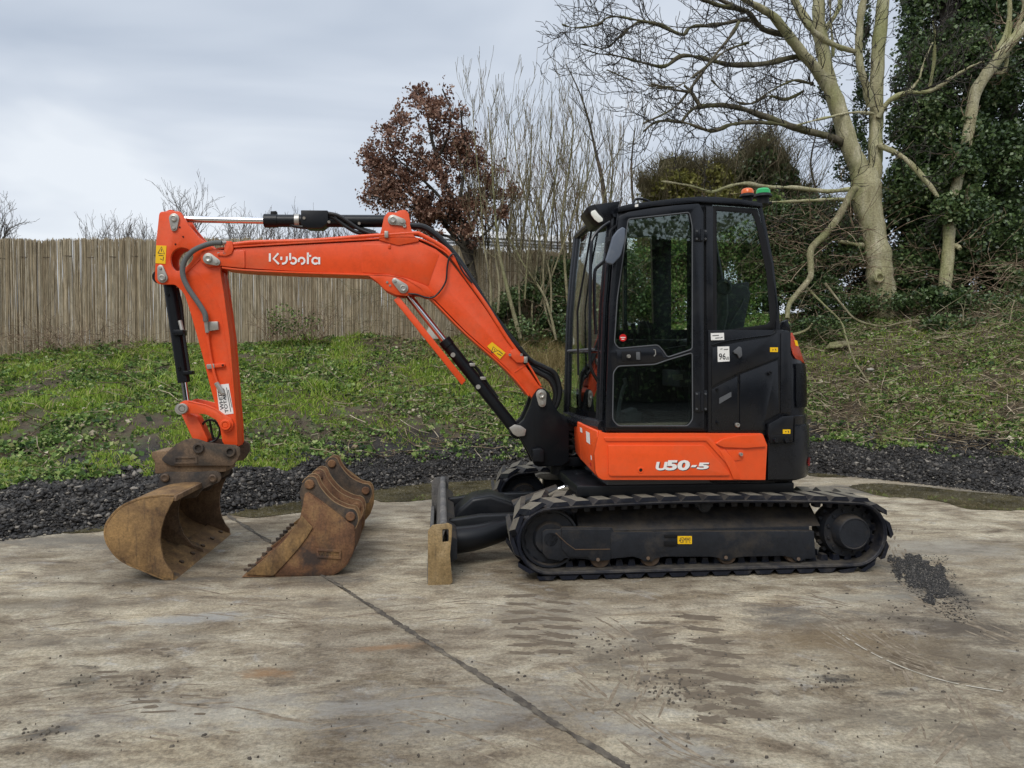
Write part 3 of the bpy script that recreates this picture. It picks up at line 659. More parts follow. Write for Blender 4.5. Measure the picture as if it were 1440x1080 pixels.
for k, pts in enumerate([[(461, 300), (475, 303), (490, 312), (505, 322), (522, 329)], [(461, 303), (472, 308), (486, 318), (500, 326), (515, 329)], [(461, 308), (478, 312), (498, 318), (516, 326), (532, 330)], [(391, 312), (404, 314), (415, 318), (432, 320)], [(461, 315), (480, 316), (505, 321), (528, 327)]]):
    mk('hydraulic_hose', tube(smooth_line([M(x, y, vm - .055 + .012 * k) for x, y in pts], 5), .014, 8), 'hose', AC)

# ---- bucket cylinder and link
A, B = M(228.3, 390.5, vm), M(257.5, 574.5, vm); A2, B2 = M(239, 402, vm), M(259, 538, vm)
d = (B2 - A2)
BU = part('bucket_cylinder', cyl(A2 - d * .05, B2, .044, 24, .004), 'black')
mk('rod', cyl(A2 + d * .9, A2 + d * 1.22, .023, 16), 'chrome', BU); mk('rod_eye', lathe_v(B, [(-.055, 0), (-.055, .042), (.055, .042), (.055, 0)], 20), 'zinc', BU)
mk('barrel_eye', lathe_v(A, [(-.06, 0), (-.06, .05), (.06, .05), (.06, 0)], 20), 'black', BU)
mk('steel_line', tube([M(258, 467, vm - .05), M(262, 495, vm - .05), M(266, 521, vm - .05)], .011, 8), 'hose', BU)
mk('steel_line', tube(smooth_line([M(x, y, vm + .03) for x, y in [(248, 405), (253, 425), (256, 450), (257, 466)]], 4), .017, 8), 'hose', BU)
mk('line_fitting', cyl(M(253, 451, vm - .03), M(256.5, 465, vm - .04), .015, 10), 'zinc', BU)
mk('line_block', box(M(256, 468, vm) - Vector((.04, .07, .02)), M(256, 468, vm) + Vector((.03, .02, .02)), .005), 'black', BU)
mk('line_block', box(M(268, 524, vm) - Vector((.04, .05, .014)), M(268, 524, vm) + Vector((.025, .02, .014)), .005), 'black', BU)
for x, y in ((245, 468.5), (252, 518), (236, 414)): pin(x, y, vm - .045, .012, BU, mat='black', name='bolt', dv=.008)
lv = [(250, 575, 0), (252, 567), (259, 563), (266, 563.5), (289, 569), (303, 574.5), (316, 584), (325, 588), (328.5, 597), (325, 606), (317, 608.5), (311, 605), (304.5, 591), (289, 582.5), (267, 581.5), (262, 584), (254, 583)]
for o1 in (-.165, .065):
    q = [M(x, y, -.165) for x, y in rnd(lv, 3)]
    LK = part('tipping_lever', prism([Vector((p.x, o1, p.z)) for p in q], (0, .028, 0), bevel=.004), 'boom')
    if o1 < 0: mk('lever_rim', sweep_strip([(264, 565), (289, 570.5), (302, 576), (313, 584)], .004, o1 - .003, o1 + .005, 0), 'boom', LK)
for x, y, m_ in ((257.5, 574.5, 'zinc'), (318, 597.3, 'boom')):
    c = M(x, y, -.165); part('lever_pin', lathe_v(c, [(0, .038), (-.022, .038), (-.026, .034), (-.026, .024), (-.018, .022), (-.024, .018), (-.024, 0)], 26), m_)
l2 = [(255, 583), (268, 582), (277, 586), (292, 618), (289, 632), (276, 634), (273, 622)]
part('bucket_link', PX(l2, -.10, .02, 2, bevel=.006), 'boom')
part('hose_loop', tube([M(295.6 + 13.5 * math.cos(t), 606 + 15.5 * math.sin(t), -.06) for t in np.linspace(-2.6, 3.0, 26)], .0085, 8), 'hose')
part('hose_loop', tube(smooth_line([M(x, y, -.04) for x, y in [(295, 590), (297, 604), (301, 622)]], 4), .0085, 8), 'hose')

# ---- quick hitch
ho = [(227, 645.5), (237, 634), (247, 625), (258, 619), (268, 616.5), (277, 617.5), (290, 622), (313, 625), (330, 626), (337, 630), (337.5, 640), (333, 648), (327, 655), (240, 655), (230, 650)]
HH = None
for o1 in (-.19, .085):
    q = [M(x, y, -.19) for x, y in rnd(ho, 2)]
    o_ = part('quick_hitch_plate', prism([Vector((p.x, o1, p.z)) for p in q], (0, .025, 0), bevel=.004), 'rust_h')
    if HH is None: HH = o_
mk('slot_rim', PX([(244, 642), (277, 641.5), (278, 652), (244, 653)], -.196, -.188, 1.5, [[(247, 645), (274, 644.5), (274.5, 649.5), (247, 650)]], bevel=.001), 'rust_h', HH)
part('hitch_body', PX([(213, 636), (218, 634.5), (232, 634.5), (240, 642), (318, 645), (318, 663), (300, 666), (217.5, 666), (217, 649), (213, 643)], -.165, .085, 1.5, bevel=.008), 'rust_in')
for x, y in ((279.7, 630), (324.2, 635)):
    c = M(x, y, -.19); part('hitch_pin', lathe_v(c, [(0, .038), (-.016, .038), (-.020, .034), (-.020, .024), (-.004, .021), (-.004, 0)], 22), 'rust_k')
part('hitch_hook', PX([(300, 655), (322, 655), (317, 664), (313, 672), (300, 668)], -.12, .05, 1.5, bevel=.004), 'rust_k')

# ---- digging buckets
def bucket_bolts(bu, pts, r=.017, mat='pin'):
    for p in pts: mk('edge_bolt', lathe_v((p[0], p[1], p[2]), [(-.0, 0), (-.0, 0.001)], 4) if 0 else tube([Vector(p), Vector(p) + Vector((.0, 0, .016))], r, 6), mat, bu)
vA, vB = -.714, .587
prof = [(245, 699.5), (236, 699), (222, 699.5), (202.5, 702), (189, 706), (177, 711), (166, 718.5), (157.5, 728), (151, 738), (149, 748), (150, 757), (154, 767), (163, 779.5), (172, 787), (185, 794), (200, 800), (222, 809.5), (245, 817.5)]
BK = empty('bucket', M(200, 760, 0), 0, EX); BK['label'] = 'wide rusty clean-up bucket hanging from the hitch'
sp = [tuple(p) for p in smooth_line(prof, 3)]
mk('bucket_shell', sweep_strip(sp, -.016, vA, vB, .003), 'rust_a', BK)
side = sp + [(243.5, 806), (236, 797), (230, 785), (226.5, 770), (225.5, 757), (227, 743), (232, 727), (238.5, 713), (244.5, 703)]
q = [M(x, y, vA) for x, y in side]
for o1, th_ in ((vA - .004, .018), (vB - .014, .018)):
    mk('side_plate', prism([Vector((p.x, o1, p.z)) for p in q], (0, th_, 0), bevel=.003), 'rust_a' if o1 < 0 else 'rust_in', BK)
ins = sp[4:-2] + [(228, 799), (222, 785), (219, 768), (219, 752), (222, 735), (230, 712)]
# centre divider: curved rib behind the mouth
q = [M(x, y, vA) for x, y in sp[8:] + [(240, 806), (224, 800), (211, 785), (203, 765), (201, 745), (205, 725), (214, 710)]]
mk('divider', prism([Vector((p.x, -.07, p.z)) for p in q], (0, .016, 0), bevel=.003), 'rust_in', BK)
tip = M(245, 817.5, vA); bk_ = M(215, 806, vA); tdir = (tip - bk_).normalized()
up_ = Vector((-tdir.z, 0, tdir.x)); 
if up_.z < 0: up_ = -up_
e0 = tip - tdir * .20 + up_ * .003
mk('cutting_edge', prism([e0, tip + tdir * .02 - up_ * .006, tip + tdir * .025, tip - tdir * .01 + up_ * .016, e0 + up_ * .016], (0, vB - vA, 0), bevel=.002), 'rust_a', BK)
for k in range(6):
    p = tip - tdir * .07 + up_ * .014 + Vector((0, .08 + (vB - vA - .16) * k / 5, 0)); mk('edge_bolt', tube([p, p + up_ * .014], .018, 6), 'pin', BK)
tp0 = M(245, 699.5, vA)
mk('top_lip', prism([tp0 + Vector((-.10, 0, -.02)), tp0 + Vector((.012, 0, -.025)), tp0 + Vector((.014, 0, .012)), tp0 + Vector((-.02, 0, .016)), tp0 + Vector((-.10, 0, .006))], (0, vB - vA, 0), bevel=.004), 'rust_in', BK)
er = [(224.8, 667), (232, 664), (280, 664), (303, 662.5), (309.5, 666), (311, 673), (307, 679), (298, 682), (285, 688), (275, 700), (215, 704), (221.6, 690)]
for o1 in (-.20, .10):
    q = [M(x, y, -.20) for x, y in rnd(er, 2)]
    EA = mk('hitch_ear', prism([Vector((p.x, o1, p.z)) for p in q], (0, .022, 0), bevel=.003), 'rust_k', BK)
    if o1 < 0:
        for x, y in ((232.5, 671.5), (299.5, 672.5)): mk('ear_pin', lathe_v(M(x, y, -.20), [(0, .030), (-.014, .030), (-.018, .02), (-.014, .012), (-.014, 0)], 20), 'pin', BK)
for x, y in ((232.5, 671.5), (299.5, 672.5)):
    p = M(x, y, -.20); mk('cross_pin', cyl(p, (p.x, .12, p.z), .020, 16), 'pin', BK)
# ---- orange side skirt
sv = -.955
b = PX([(843, 607), (854, 609.5), (1072.6, 609.5, 3), (1079, 626), (1076.5, 675), (845, 675, 6), (838, 666, 4), (836, 640)], sv, sv + .05, 1.2, bevel=.010, seg=3)
SK = part('side_skirt', b, 'orange')
# sculpted recess and panel
mk('access_panel', PX([(855.5, 626), (990, 626), (1027, 667), (1024, 669), (859, 669.5), (856, 667)], sv - .014, sv + .01, 2.5, bevel=.007, seg=3), 'orange', SK)
mk('panel_lip', PX([(849, 615), (998, 614.5), (1038, 660), (1041, 673), (1034, 673), (1031, 662), (993, 620), (852, 620.5)], sv - .008, sv + .01, 2, bevel=.005), 'orange', SK)
mk('vent_fairing', PX([(1006, 624), (1018, 617), (1040, 612.5), (1071, 611), (1077, 625), (1077, 628), (1050, 630), (1018, 629)], sv - .016, sv + .01, 2.5, bevel=.009, seg=3), 'orange', SK)
mk('latch_recess', PX([(1021, 632.5), (1045, 632), (1047, 640), (1043, 647), (1032, 648)], sv - .006, sv + .008, 1.5, bevel=.004), 'orange', SK)
mk('vent_fairing', PX([(1012, 633), (1020, 632), (1034, 650), (1042, 674), (1032, 674), (1026, 660)], sv - .012, sv + .008, 1.5, bevel=.005), 'orange', SK)
pin(1041, 638.5, sv - .006, .012, SK, name='latch'); mk('lock', lathe_v(M(901, 661, sv - .014), [(0, .022), (-.004, .020), (-.004, .012), (0, .010), (0, 0)], 20), 'orange', SK)
mk('keyhole', lathe_v(M(901, 661, sv - .015), [(0, .011), (-.003, .010), (-.003, 0)], 14), 'plastic', SK)
def u50(s, x0, x1, y0, y1, sl, v, bold=.03, mat='white'):
    q = quadmap([(x0 - sl * .0, y1), (x1 - sl, y1), (x1, y0), (x0 + sl, y0)], v); return mk('model_lettering', text_bm(s, q, bold=bold), mat, SK)
for s, x0, x1, y0, y1 in (('U', 921, 939, 649.5, 661.5), ('50', 935.5, 971.5, 647, 661.5), ('-', 971, 980.5, 654, 657), ('5', 979.5, 998.5, 650.5, 660)):
    u50(s, x0 + .9, x1 + .9, y0 + .9, y1 + .9, 2.5, sv - .0148, .055, 'dgrey'); u50(s, x0, x1, y0, y1, 2.5, sv - .0156, .045)
# front corner of the skirt
A = [M(813, 594, -.62), M(817, 647, -.62), M(842, 674, sv + .02), M(840, 606, sv + .02)]
b = bmesh.new(); F_ = [b.verts.new(p) for p in A]; K_ = [b.verts.new(p + Vector((.10, .10, 0))) for p in A]
b.faces.new(F_); b.faces.new(list(reversed(K_)))
for i in range(4): b.faces.new([F_[i], F_[(i + 1) % 4], K_[(i + 1) % 4], K_[i]])
dobevel(b, .010, 3); mk('front_corner', b, 'orange', SK)
b = prism([M(813, 594, -.62), M(817, 647, -.62), M(817, 647, -.62) + Vector((.05, .5, 0)), M(813, 594, -.62) + Vector((.05, .5, 0))], (.04, 0, 0), bevel=.006); mk('front_panel', b, 'orange', SK)
d_ = M(828, 600, -.79); 
def cornerpt(s, t):   # s across, t down on the front corner face
    a = A[0] * (1 - s) + A[3] * s; c = A[1] * (1 - s) + A[2] * s; n = Vector((-.7, -.7, 0)) * .004
    return a * (1 - t) + c * t + n
for s0, s1, t0, t1, m_ in ((.42, .62, .12, .38, 'white'), (.10, .22, .10, .22, 'white'), (.80, .87, .72, .80, 'white'), (.62, .67, .62, .72, 'white'), (.55, .62, .80, .88, 'red')):
    bb = bmesh.new(); bb.faces.new([bb.verts.new(cornerpt(*q)) for q in ((s0, t0), (s1, t0), (s1, t1), (s0, t1))]); mk('service_decal', bb, m_, SK)

# ---- body: engine side, counterweight, tail
bv = -.93
b = PX([(996, 464), (1097, 464), (1112, 467), (1112, 583), (1103, 584), (1076, 597), (1079, 612), (996, 608)], bv, bv + .06, 1, bevel=.004); BD = part('engine_housing', b, 'cabblack')
mk('side_panel', PX([(1001, 548, 3), (1037.5, 529), (1037.5, 605), (1001, 605)], bv - .008, bv + .004, 1.5, bevel=.003), 'cabblack', BD)
mk('side_panel', PX([(1040.5, 527), (1094, 506.5), (1095.5, 581), (1075, 592), (1077, 605.5), (1040.5, 605)], bv - .008, bv + .004, 1.5, bevel=.003), 'cabblack', BD)
mk('side_panel', PX([(1001.5, 489), (1040, 481), (1080, 474.5), (1090, 470, 3), (1094, 466), (1095, 503), (1039, 524), (1006, 540, 3), (1001, 545)], bv - .008, bv + .004, 2, bevel=.003), 'cabblack', BD)
mk('panel_edge', sweep_strip([tuple(p) for p in smooth_line([(1002, 485.5), (1020, 480.5), (1045, 476.5), (1080, 472), (1088, 469.5), (1092, 464), (1093, 452)], 3)], .006, bv - .014, bv + .004, .001), 'cabblack', BD)
pin(1081.5, 524.5, bv - .008, .014, BD, mat='cabblack', name='latch')
for x, y in ((1007.5, 547.5), (1008, 594)): pin(x, y, bv - .008, .009, BD, mat='cabblack', name='bolt')
pin(1036, 597.5, bv - .010, .015, BD, name='lock')
mk('door_catch', PX([(1032, 494), (1040, 487), (1043, 489), (1044, 500), (1040, 504), (1037, 498), (1033, 497)], bv - .025, bv, 1.2, bevel=.004), 'intgrey', BD)
mk('tail_column', PX([(1098, 468), (1109, 467), (1113, 505), (1113, 580), (1098, 581)], bv - .006, bv + .10, 1.5, bevel=.006), 'cabblack', BD)
mk('sticker', PX([(999.5, 468.5), (1018, 468), (1018.5, 478), (1000, 478.5)], bv - .010, bv - .007, 0, bevel=0), 'white', BD)
mk('sticker_marks', stroke_bm([[(1002, 472), (1011, 471.5)], [(1006, 475.5), (1012, 475)], [(1013, 475.5), (1016, 474)]], 1, lambda x, y: M(x, y, bv - .0112)), 'dgrey', BD)
s_ = mk('noise_label', PX([(1009, 487.5), (1025.5, 487), (1026, 508), (1009.5, 509)], bv - .011, bv - .0085, 0, bevel=0), 'white', BD)
mk('label_lettering', text_bm('96', quadmap([(1011, 506), (1020.5, 505.5), (1020.5, 496.5), (1011, 497)], bv - .0125), bold=.01), 'dgrey', s_)
mk('label_lettering', text_bm('dB', quadmap([(1021, 506), (1025, 505.7), (1025, 501.5), (1021, 501.8)], bv - .0125)), 'dgrey', s_)
mk('label_lettering', stroke_bm([[(1013, 491), (1016, 490.5)], [(1018, 491.5), (1024, 491)]], .9, lambda x, y: M(x, y, bv - .0125)), 'dgrey', s_)
mk('badge', PX([(1011.5, 560), (1028.5, 551), (1028.5, 558), (1011.5, 568)], bv - .011, bv - .008, 0, bevel=0), 'intgrey', BD)
decal([(1083, 488.5), (1094, 488.5), (1094, 495), (1083, 495)], bv - .011, BD, 'yellow', [1.1, [(1086, 492), (1088, 492)], [(1090, 490.5), (1091.5, 493)]])
# counterweight: plan outline with a rounded tail, lofted upward
uA = M(1079, 640, -.95).x; uB = M(1112, 640, -.93).x
def tail_loft(name, mat, levels, vo=-.95, mt=EX, side_u=None):
    """levels = [(z, front u, reach, v inset)]"""
    b = bmesh.new(); rings = []
    for z, uf, reach, ins in levels:
        P = [(uf, vo + ins)]
        us = uB - .02
        for k in range(15):
            a = math.pi / 2 * k / 14; P.append((us + reach * math.sin(a), (vo + ins) + (.40) * (1 - math.cos(a))))
        P += [(p[0], -p[1]) for p in reversed(P)]
        rings.append([b.verts.new((u, v, z)) for u, v in P])
    for a, c in zip(rings, rings[1:]):
        n = len(a)
        for k in range(n): b.faces.new([a[k], a[(k + 1) % n], c[(k + 1) % n], c[k]])
    b.faces.new(rings[0]); b.faces.new(list(reversed(rings[-1])))
    return mk(name, b, mat, mt)
zz = lambda y, v=-.95: M(1100, y, v).z
CW = tail_loft('counterweight', 'cabblack', [(zz(677), uA + .03, .23, .03), (zz(674), uA + .006, .26, .004), (zz(668), uA + .004, .27, 0), (zz(640), uA + .004, .278, 0), (zz(612), uA + .004, .275, 0), (zz(600), uA + .03, .27, .002)], -.955)
tail_loft('tail_cover', 'cabblack', [(zz(600), uB - .1, .27, .02), (zz(586), uB - .07, .268, .01), (zz(585), uB - .05, .25, .02), (zz(560), uB - .05, .255, .02), (zz(520), uB - .05, .245, .02), (zz(500), uB - .05, .215, .03), (zz(484), uB - .05, .17, .03), (zz(467), uB - .06, .115, .05), (zz(463), uB - .08, .09, .08)], -.94)
mk('light_housing', PX([(1080, 611), (1081, 597), (1101, 585.5), (1116, 585), (1115, 622), (1083, 623)], -.966, -.93, 2, bevel=.005), 'cabblack', CW)
mk('recess_shelf', PX([(1083, 613), (1113, 610), (1113, 620), (1084, 622)], -.970, -.96, 1, bevel=.003), 'plastic', CW)
decal([(1101, 604), (1111.5, 604), (1111.5, 610), (1101, 610)], -.9705, CW, 'yellow', [1.1, [(1104, 607), (1106, 607)], [(1108, 605.5), (1109.5, 608.5)]])
for x in (1090, 1105): mk('lifting_eye', lathe_v(M(x, 619, -.97), [(0, .018), (-.02, .014), (-.02, 0)], 12), 'cabblack', CW)
mk('seam', sweep_strip([(1117.5, 588), (1117, 622), (1084, 624.5)], .004, -.964, -.950, 0), 'plastic', CW)
# orange tail light cover and strip, following the rounded corner
def tail_patch(name, rows, mat, off=.012, cols=6, parent=EX):
    """rows = [(y, angle0, angle1, reach)] patch over the rounded tail"""
    b = bmesh.new(); R_ = []
    for y, a0_, a1_, reach, vi in rows:
        r_ = []
        for k in range(cols):
            a = R(a0_ + (a1_ - a0_) * k / (cols - 1)); u = uB - .02 + (reach + off) * math.sin(a); v = (-.94 + vi) + .40 * (1 - math.cos(a)) - off * math.cos(a)
            r_.append(b.verts.new((u, v, zz(y))))
        R_.append(r_)
    for p, q in zip(R_, R_[1:]):
        for k in range(cols - 1): b.faces.new([p[k], p[k + 1], q[k + 1], q[k]])
    b2 = bmesh.ops.solidify(b, geom=b.faces[:], thickness=.012)
    return mk(name, b, mat, parent)
TL = tail_patch('tail_fairing', [(467, 3, 70, .115, .05), (484, 4, 78, .17, .03), (497, 8, 82, .208, .03), (504, 14, 84, .222, .03), (511, 50, 86, .234, .025)], 'orange')
tail_patch('reflector_strip', [(509, 50, 80, .232, .025), (530, 56, 84, .250, .02), (560, 58, 84, .256, .02), (575, 60, 80, .255, .02)], 'orange', .010)
tail_patch('tail_lamp', [(511, 12, 48, .236, .02), (530, 12, 54, .250, .02), (560, 12, 54, .256, .02), (574, 14, 52, .255, .02)], 'cabblack', .012)
tail_patch('reflector', [(647, 38, 50, .278, -.012), (653, 36, 52, .278, -.012), (659, 38, 50, .278, -.012)], 'red', .006, 4, CW)
decal([(1117, 478), (1121, 479), (1123, 487), (1119, 486)], -.90, TL)
mk('antenna_fin', PX([(1098, 467), (1103, 452), (1108, 449), (1112, 467)], -.80, -.74, 1, bevel=.006), 'cabblack', CW)
# engine hood and right-hand body behind and beside the cab
b = box((M(1003, 600, bv).x, bv + .06, .60), (uB, .88, zz(472)), .03); part('engine_hood', b, 'cabblack')
b = box((M(845, 600, -.9).x, .10, .60), (M(1003, 600, bv).x, .90, 1.18), .03); part('right_body', b, 'cabblack')

# ---- cab
CB = empty('cab', M(920, 605, -.45), 0, EX)
side = [(868.5, 293), (885, 289), (917, 284.5), (950, 280.5), (983, 278), (1010, 278.5), (1040, 281.5), (1071, 287), (1079, 325), (1088, 371), (1095, 435), (1097.5, 467), (1098, 607), (851, 607), (850, 601), (852.5, 550), (854, 494), (856, 430), (861, 370)]
hdoor = [(883, 308), (968, 299), (973, 315), (974, 590), (966, 599), (862, 599), (862, 530), (866, 430)]
hrear = [(1006, 291), (1063, 296), (1070, 318), (1083, 375), (1089, 440), (1089, 456), (1085, 461), (1006, 476)]
cv = -.90
mk('side_frame', PX(side, cv, cv + .05, 2, [hdoor, hrear], bevel=.006), 'cabblack', CB)
q = [M(x, y, cv) for x, y in rnd(side, 2)]; 
hfar = [[(880, 312), (925, 302), (925, 455), (867, 455)], [(931, 301), (972, 299), (975, 455), (931, 455)], [(1004, 300), (1062, 303), (1080, 385), (1085, 455), (1004, 455)]]
mk('far_side_frame', prism([Vector((p.x, .02, p.z)) for p in q], (0, .05, 0), [[Vector((p.x, .02, p.z)) for p in (M(x, y, cv) for x, y in h)] for h in hfar], .004), 'cabblack', CB)
# door: two glazed openings
DO = mk('door', PX([(870, 304, 5), (884, 298), (917, 292.5), (950, 288.5), (984, 286, 4), (989.5, 300), (990.5, 603), (851.5, 602), (853, 550), (855, 494), (857, 430), (862, 372)], cv - .030, cv - .002, 2,
     [rnd([(883.5, 308), (969.5, 298.5), (973.5, 318), (973.5, 491), (938.5, 502.5), (932.5, 493, 2), (925, 485), (870, 490), (864, 482), (868, 420)], 4, 4), rnd([(862.5, 524), (869, 515), (921, 512.5), (938, 506.5), (973.5, 496), (974, 590), (967, 599), (869, 599), (861.5, 590)], 4, 4)], bevel=.005), 'cabblack', CB)
def pane(name, pts, v, th=.005, parent=CB, mat='glass'): return mk(name, PX(pts, v, v + th, 0, bevel=0), mat, parent)
pane('door_glass', [(880, 305), (971, 295), (976, 320), (976, 493), (936, 505), (862, 492), (866, 400)], cv - .020, parent=DO)
pane('door_glass', [(860, 514), (976, 494), (976, 602), (860, 602)], cv - .020, parent=DO)
# dark printed border of the glass
mk('glass_border', PX([(882, 307), (970.5, 297), (975, 318), (975, 492), (938, 504), (930, 492), (864, 491), (864, 470), (868, 400)], cv - .014, cv - .012, 3, [[(886, 312), (964, 304), (966, 318), (966, 487), (940, 494), (926, 480), (872, 483), (869, 478), (873, 400)]], bevel=0), 'plastic', DO)
mk('glass_border', PX([(861, 514), (922, 512), (975, 494), (975, 600), (861, 600)], cv - .014, cv - .012, 2, [[(867, 523), (924, 518), (968, 503), (968, 592), (867, 593)]], bevel=0), 'plastic', DO)
for pts in ([(883.5, 308), (969.5, 298.5), (973.5, 318), (973.5, 491), (938.5, 502.5), (932.5, 493, 2), (925, 485), (870, 490), (864, 482), (868, 420)], [(862.5, 524), (869, 515), (921, 512.5), (938, 506.5), (973.5, 496), (974, 590), (967, 599), (869, 599), (861.5, 590)]):
    pts3 = [M(x, y, cv - .031) for x, y in rnd(pts, 4, 5)]
    mk('glass_seal', tube(pts3 + pts3[:1], .0040, 6, cap=False), 'intgrey', DO)
mk('handle_recess', PX([(866, 492), (924, 488), (931, 494), (934, 502), (921, 510), (868, 512)], cv - .034, cv - .024, 2.5, bevel=.006), 'cabblack', DO)
mk('door_handle', PX([(874.5, 494), (901.5, 493.5), (902, 508), (875, 508)], cv - .040, cv - .03, 1.2, bevel=.003), 'plastic', DO)
mk('handle_grip', PX([(894.5, 495), (900, 495), (900.5, 506), (895, 506)], cv - .044, cv - .038, 1, bevel=.002), 'intgrey', DO)
pin(883.5, 501, cv - .040, .012, DO, name='door_lock')
mk('phone_mark', stroke_bm([[(919, 491.5), (921.5, 492), (922, 498), (919.5, 501)]], 1.2, lambda x, y: M(x, y, cv - .0355)), 'zinc', DO)
mk('safety_sticker', lathe_v(M(876, 475, cv - .022), [(0, .024), (-.0015, .024), (-.0015, 0)], 24), 'red', DO)
mk('sticker_marks', stroke_bm([[(872.5, 474.5), (879.5, 474.5)], [(874, 477), (878, 477)]], 1, lambda x, y: M(x, y, cv - .0242)), 'white', DO)
for y in (335, 555):
    h = mk('door_hinge', PX([(977, y - 14 if y < 400 else y - 4), (985, y - 14 if y < 400 else y - 4), (985, y + 4 if y < 400 else y + 24), (977, y + 4 if y < 400 else y + 24)], cv - .042, cv - .028, .8, bevel=.002), 'cabblack', CB)
    mk('door_hinge', PX([(988.5, y - 12 if y < 400 else y - 6), (995, y - 12 if y < 400 else y - 6), (995, y + 4 if y < 400 else y + 23), (988.5, y + 4 if y < 400 else y + 23)], cv - .030, cv - .0, .8, bevel=.002), 'cabblack', CB)
    y0_ = y - 10 if y < 400 else y - 1; y1_ = y + 1 if y < 400 else y + 20
    mk('hinge_barrel', cyl(M(987, y0_ - 3, cv - .034), M(987, y1_ + 3, cv - .034), .012, 12, .002), 'cabblack', CB)
    for yy in (y0_, y1_):
        for xx in (979.7, 992): pin(xx, yy, cv - (.042 if xx < 985 else .030), .007, CB, name='hinge_bolt', mat='intgrey', dv=.003)
mk('pillar', PX([(993, 290), (1003, 290), (1003, 607), (994, 607)], cv - .012, cv + .002, .8, bevel=.003), 'cabblack', CB)
mk('door_gap', PX([(990.5, 288), (992, 288), (992.6, 606), (991, 606)], cv - .0015, cv + .001, 0, bevel=0), 'plastic', CB)
# rear quarter window
pane('quarter_glass', [(1002, 288), (1066, 293), (1085, 370), (1092, 440), (1091, 462), (1002, 480)], cv - .006)
mk('window_border', PX([(1003, 289), (1065, 293.5), (1074, 325), (1085, 370), (1091.5, 435), (1091.5, 462), (1003, 478)], cv - .012, cv - .007, 2, [[(1008, 296), (1058, 300), (1063, 312), (1078, 385), (1083, 452), (1078, 456), (1008, 466)]], bevel=.001), 'plastic', CB)
# roof
ru = [(868.5, 291), (885, 287), (917, 283), (950, 279), (983, 276.5), (1010, 277), (1040, 280), (1072, 286), (1072.5, 291), (1040, 287), (983, 284), (917, 290), (869.5, 298)]
mk('roof', PX(ru, cv - .03, .10, 1, bevel=.010, seg=3), 'cabblack', CB)
mk('roof_sticker', PX([(893, 287.5), (897.5, 286.8), (897.5, 290.5), (893, 291.2)], cv - .0345, cv - .029, 0, bevel=0), 'white', CB)
mk('roof_handle', tube(smooth_line([M(x, y, -.6) for x, y in [(890, 287), (893, 281), (899, 279.5), (909, 281.5), (914, 284)]], 4), .009, 8), 'black', CB)
# windscreen with a bulge toward the front, and front posts
fr = [(868.5, 300), (861, 370), (856, 430), (854, 494), (852.5, 550), (851, 600)]
def front(i, s):
    p = M(*fr[i], cv + .01); bulge = .10 * math.sin(math.pi * min(1, s * .62 + .0)) 
    return Vector((p.x - .01 - .085 * math.sin(math.pi / 2 * min(1, s * 1.6)) , cv + .01 + s * .94, p.z))
b = bmesh.new(); G_ = [[b.verts.new(front(i, s)) for s in np.linspace(0, 1, 9)] for i in range(len(fr))]
for a, c in zip(G_, G_[1:]):
    for k in range(8): b.faces.new([a[k], a[k + 1], c[k + 1], c[k]])
mk('windscreen', b, 'glass', CB)
def fpost(s, w_, name='front_post', i0=0, du=0.):
    return mk(name, tube([front(i, s) + Vector((du, 0, 0)) for i in range(i0, len(fr))], w_, 8), 'cabblack', CB)
fpost(.04, .020); fpost(.99, .030); fpost(.93, .014, 'screen_frame'); fpost(.10, .014, 'screen_frame')
for i, w_ in ((0, .028), (3, .010), (5, .045)): mk('screen_rail', tube([front(i, s) for s in np.linspace(0, 1, 9)], w_, 8), 'cabblack', CB)
mk('screen_handle', tube([front(3, .15) + Vector((-.02, 0, .015)), front(3, .9) + Vector((-.02, 0, .015))], .010, 8), 'intgrey', CB)
b = bmesh.new(); lo_ = [front(5, s) + Vector((0, 0, .09)) for s in np.linspace(0, 1, 9)]; hi_ = [front(5, s) + Vector((0, 0, -.05)) for s in np.linspace(0, 1, 9)]
ra_ = [b.verts.new(p) for p in lo_]; rb_ = [b.verts.new(p) for p in hi_]
for k in range(8): b.faces.new([ra_[k], ra_[k + 1], rb_[k + 1], rb_[k]])
bmesh.ops.solidify(b, geom=b.faces[:], thickness=.02); mk('front_apron', b, 'cabblack', CB)
mk('wiper', tube([front(0, .35) + Vector((-.03, 0, -.05)), front(2, .5) + Vector((-.03, 0, 0)), front(4, .42) + Vector((-.03, 0, .1))], .008, 6), 'plastic', CB)
# grab rail, mirror, lamp and visor
mk('grab_rail', tube(smooth_line([M(858, 312, cv - .02), M(846, 320, cv - .03), M(834, 334, cv - .05), M(831.5, 348, cv - .06), M(830, 400, cv - .06), M(829.5, 500, cv - .06), M(832, 520, cv - .05), M(840, 535, cv - .01)], 5), .011, 10), 'cabblack', CB)
mk('grab_rail', tube(smooth_line([M(853, 352, cv - .05), M(850, 366, cv - .06), M(838, 378, cv - .05), M(836, 392, cv - .05), M(836, 430, cv - .04), M(838, 470, cv - .02)], 5), .011, 10), 'cabblack', CB)
mk('mirror_bracket', tube(smooth_line([M(866, 318, cv - .01), M(858, 326, cv - .08), M(857, 345, cv - .09), M(862, 356, cv - .09)], 4), .009, 8), 'plastic', CB)
mk('mirror_bracket', box(M(856, 345, cv - .09) - Vector((.02, .02, .05)), M(856, 345, cv - .09) + Vector((.02, .02, .05)), .004), 'plastic', CB)
mk('mirror_joint', cyl(M(858, 342, cv - .12), M(858, 342, cv - .07), .022, 12, .004), 'plastic', CB)
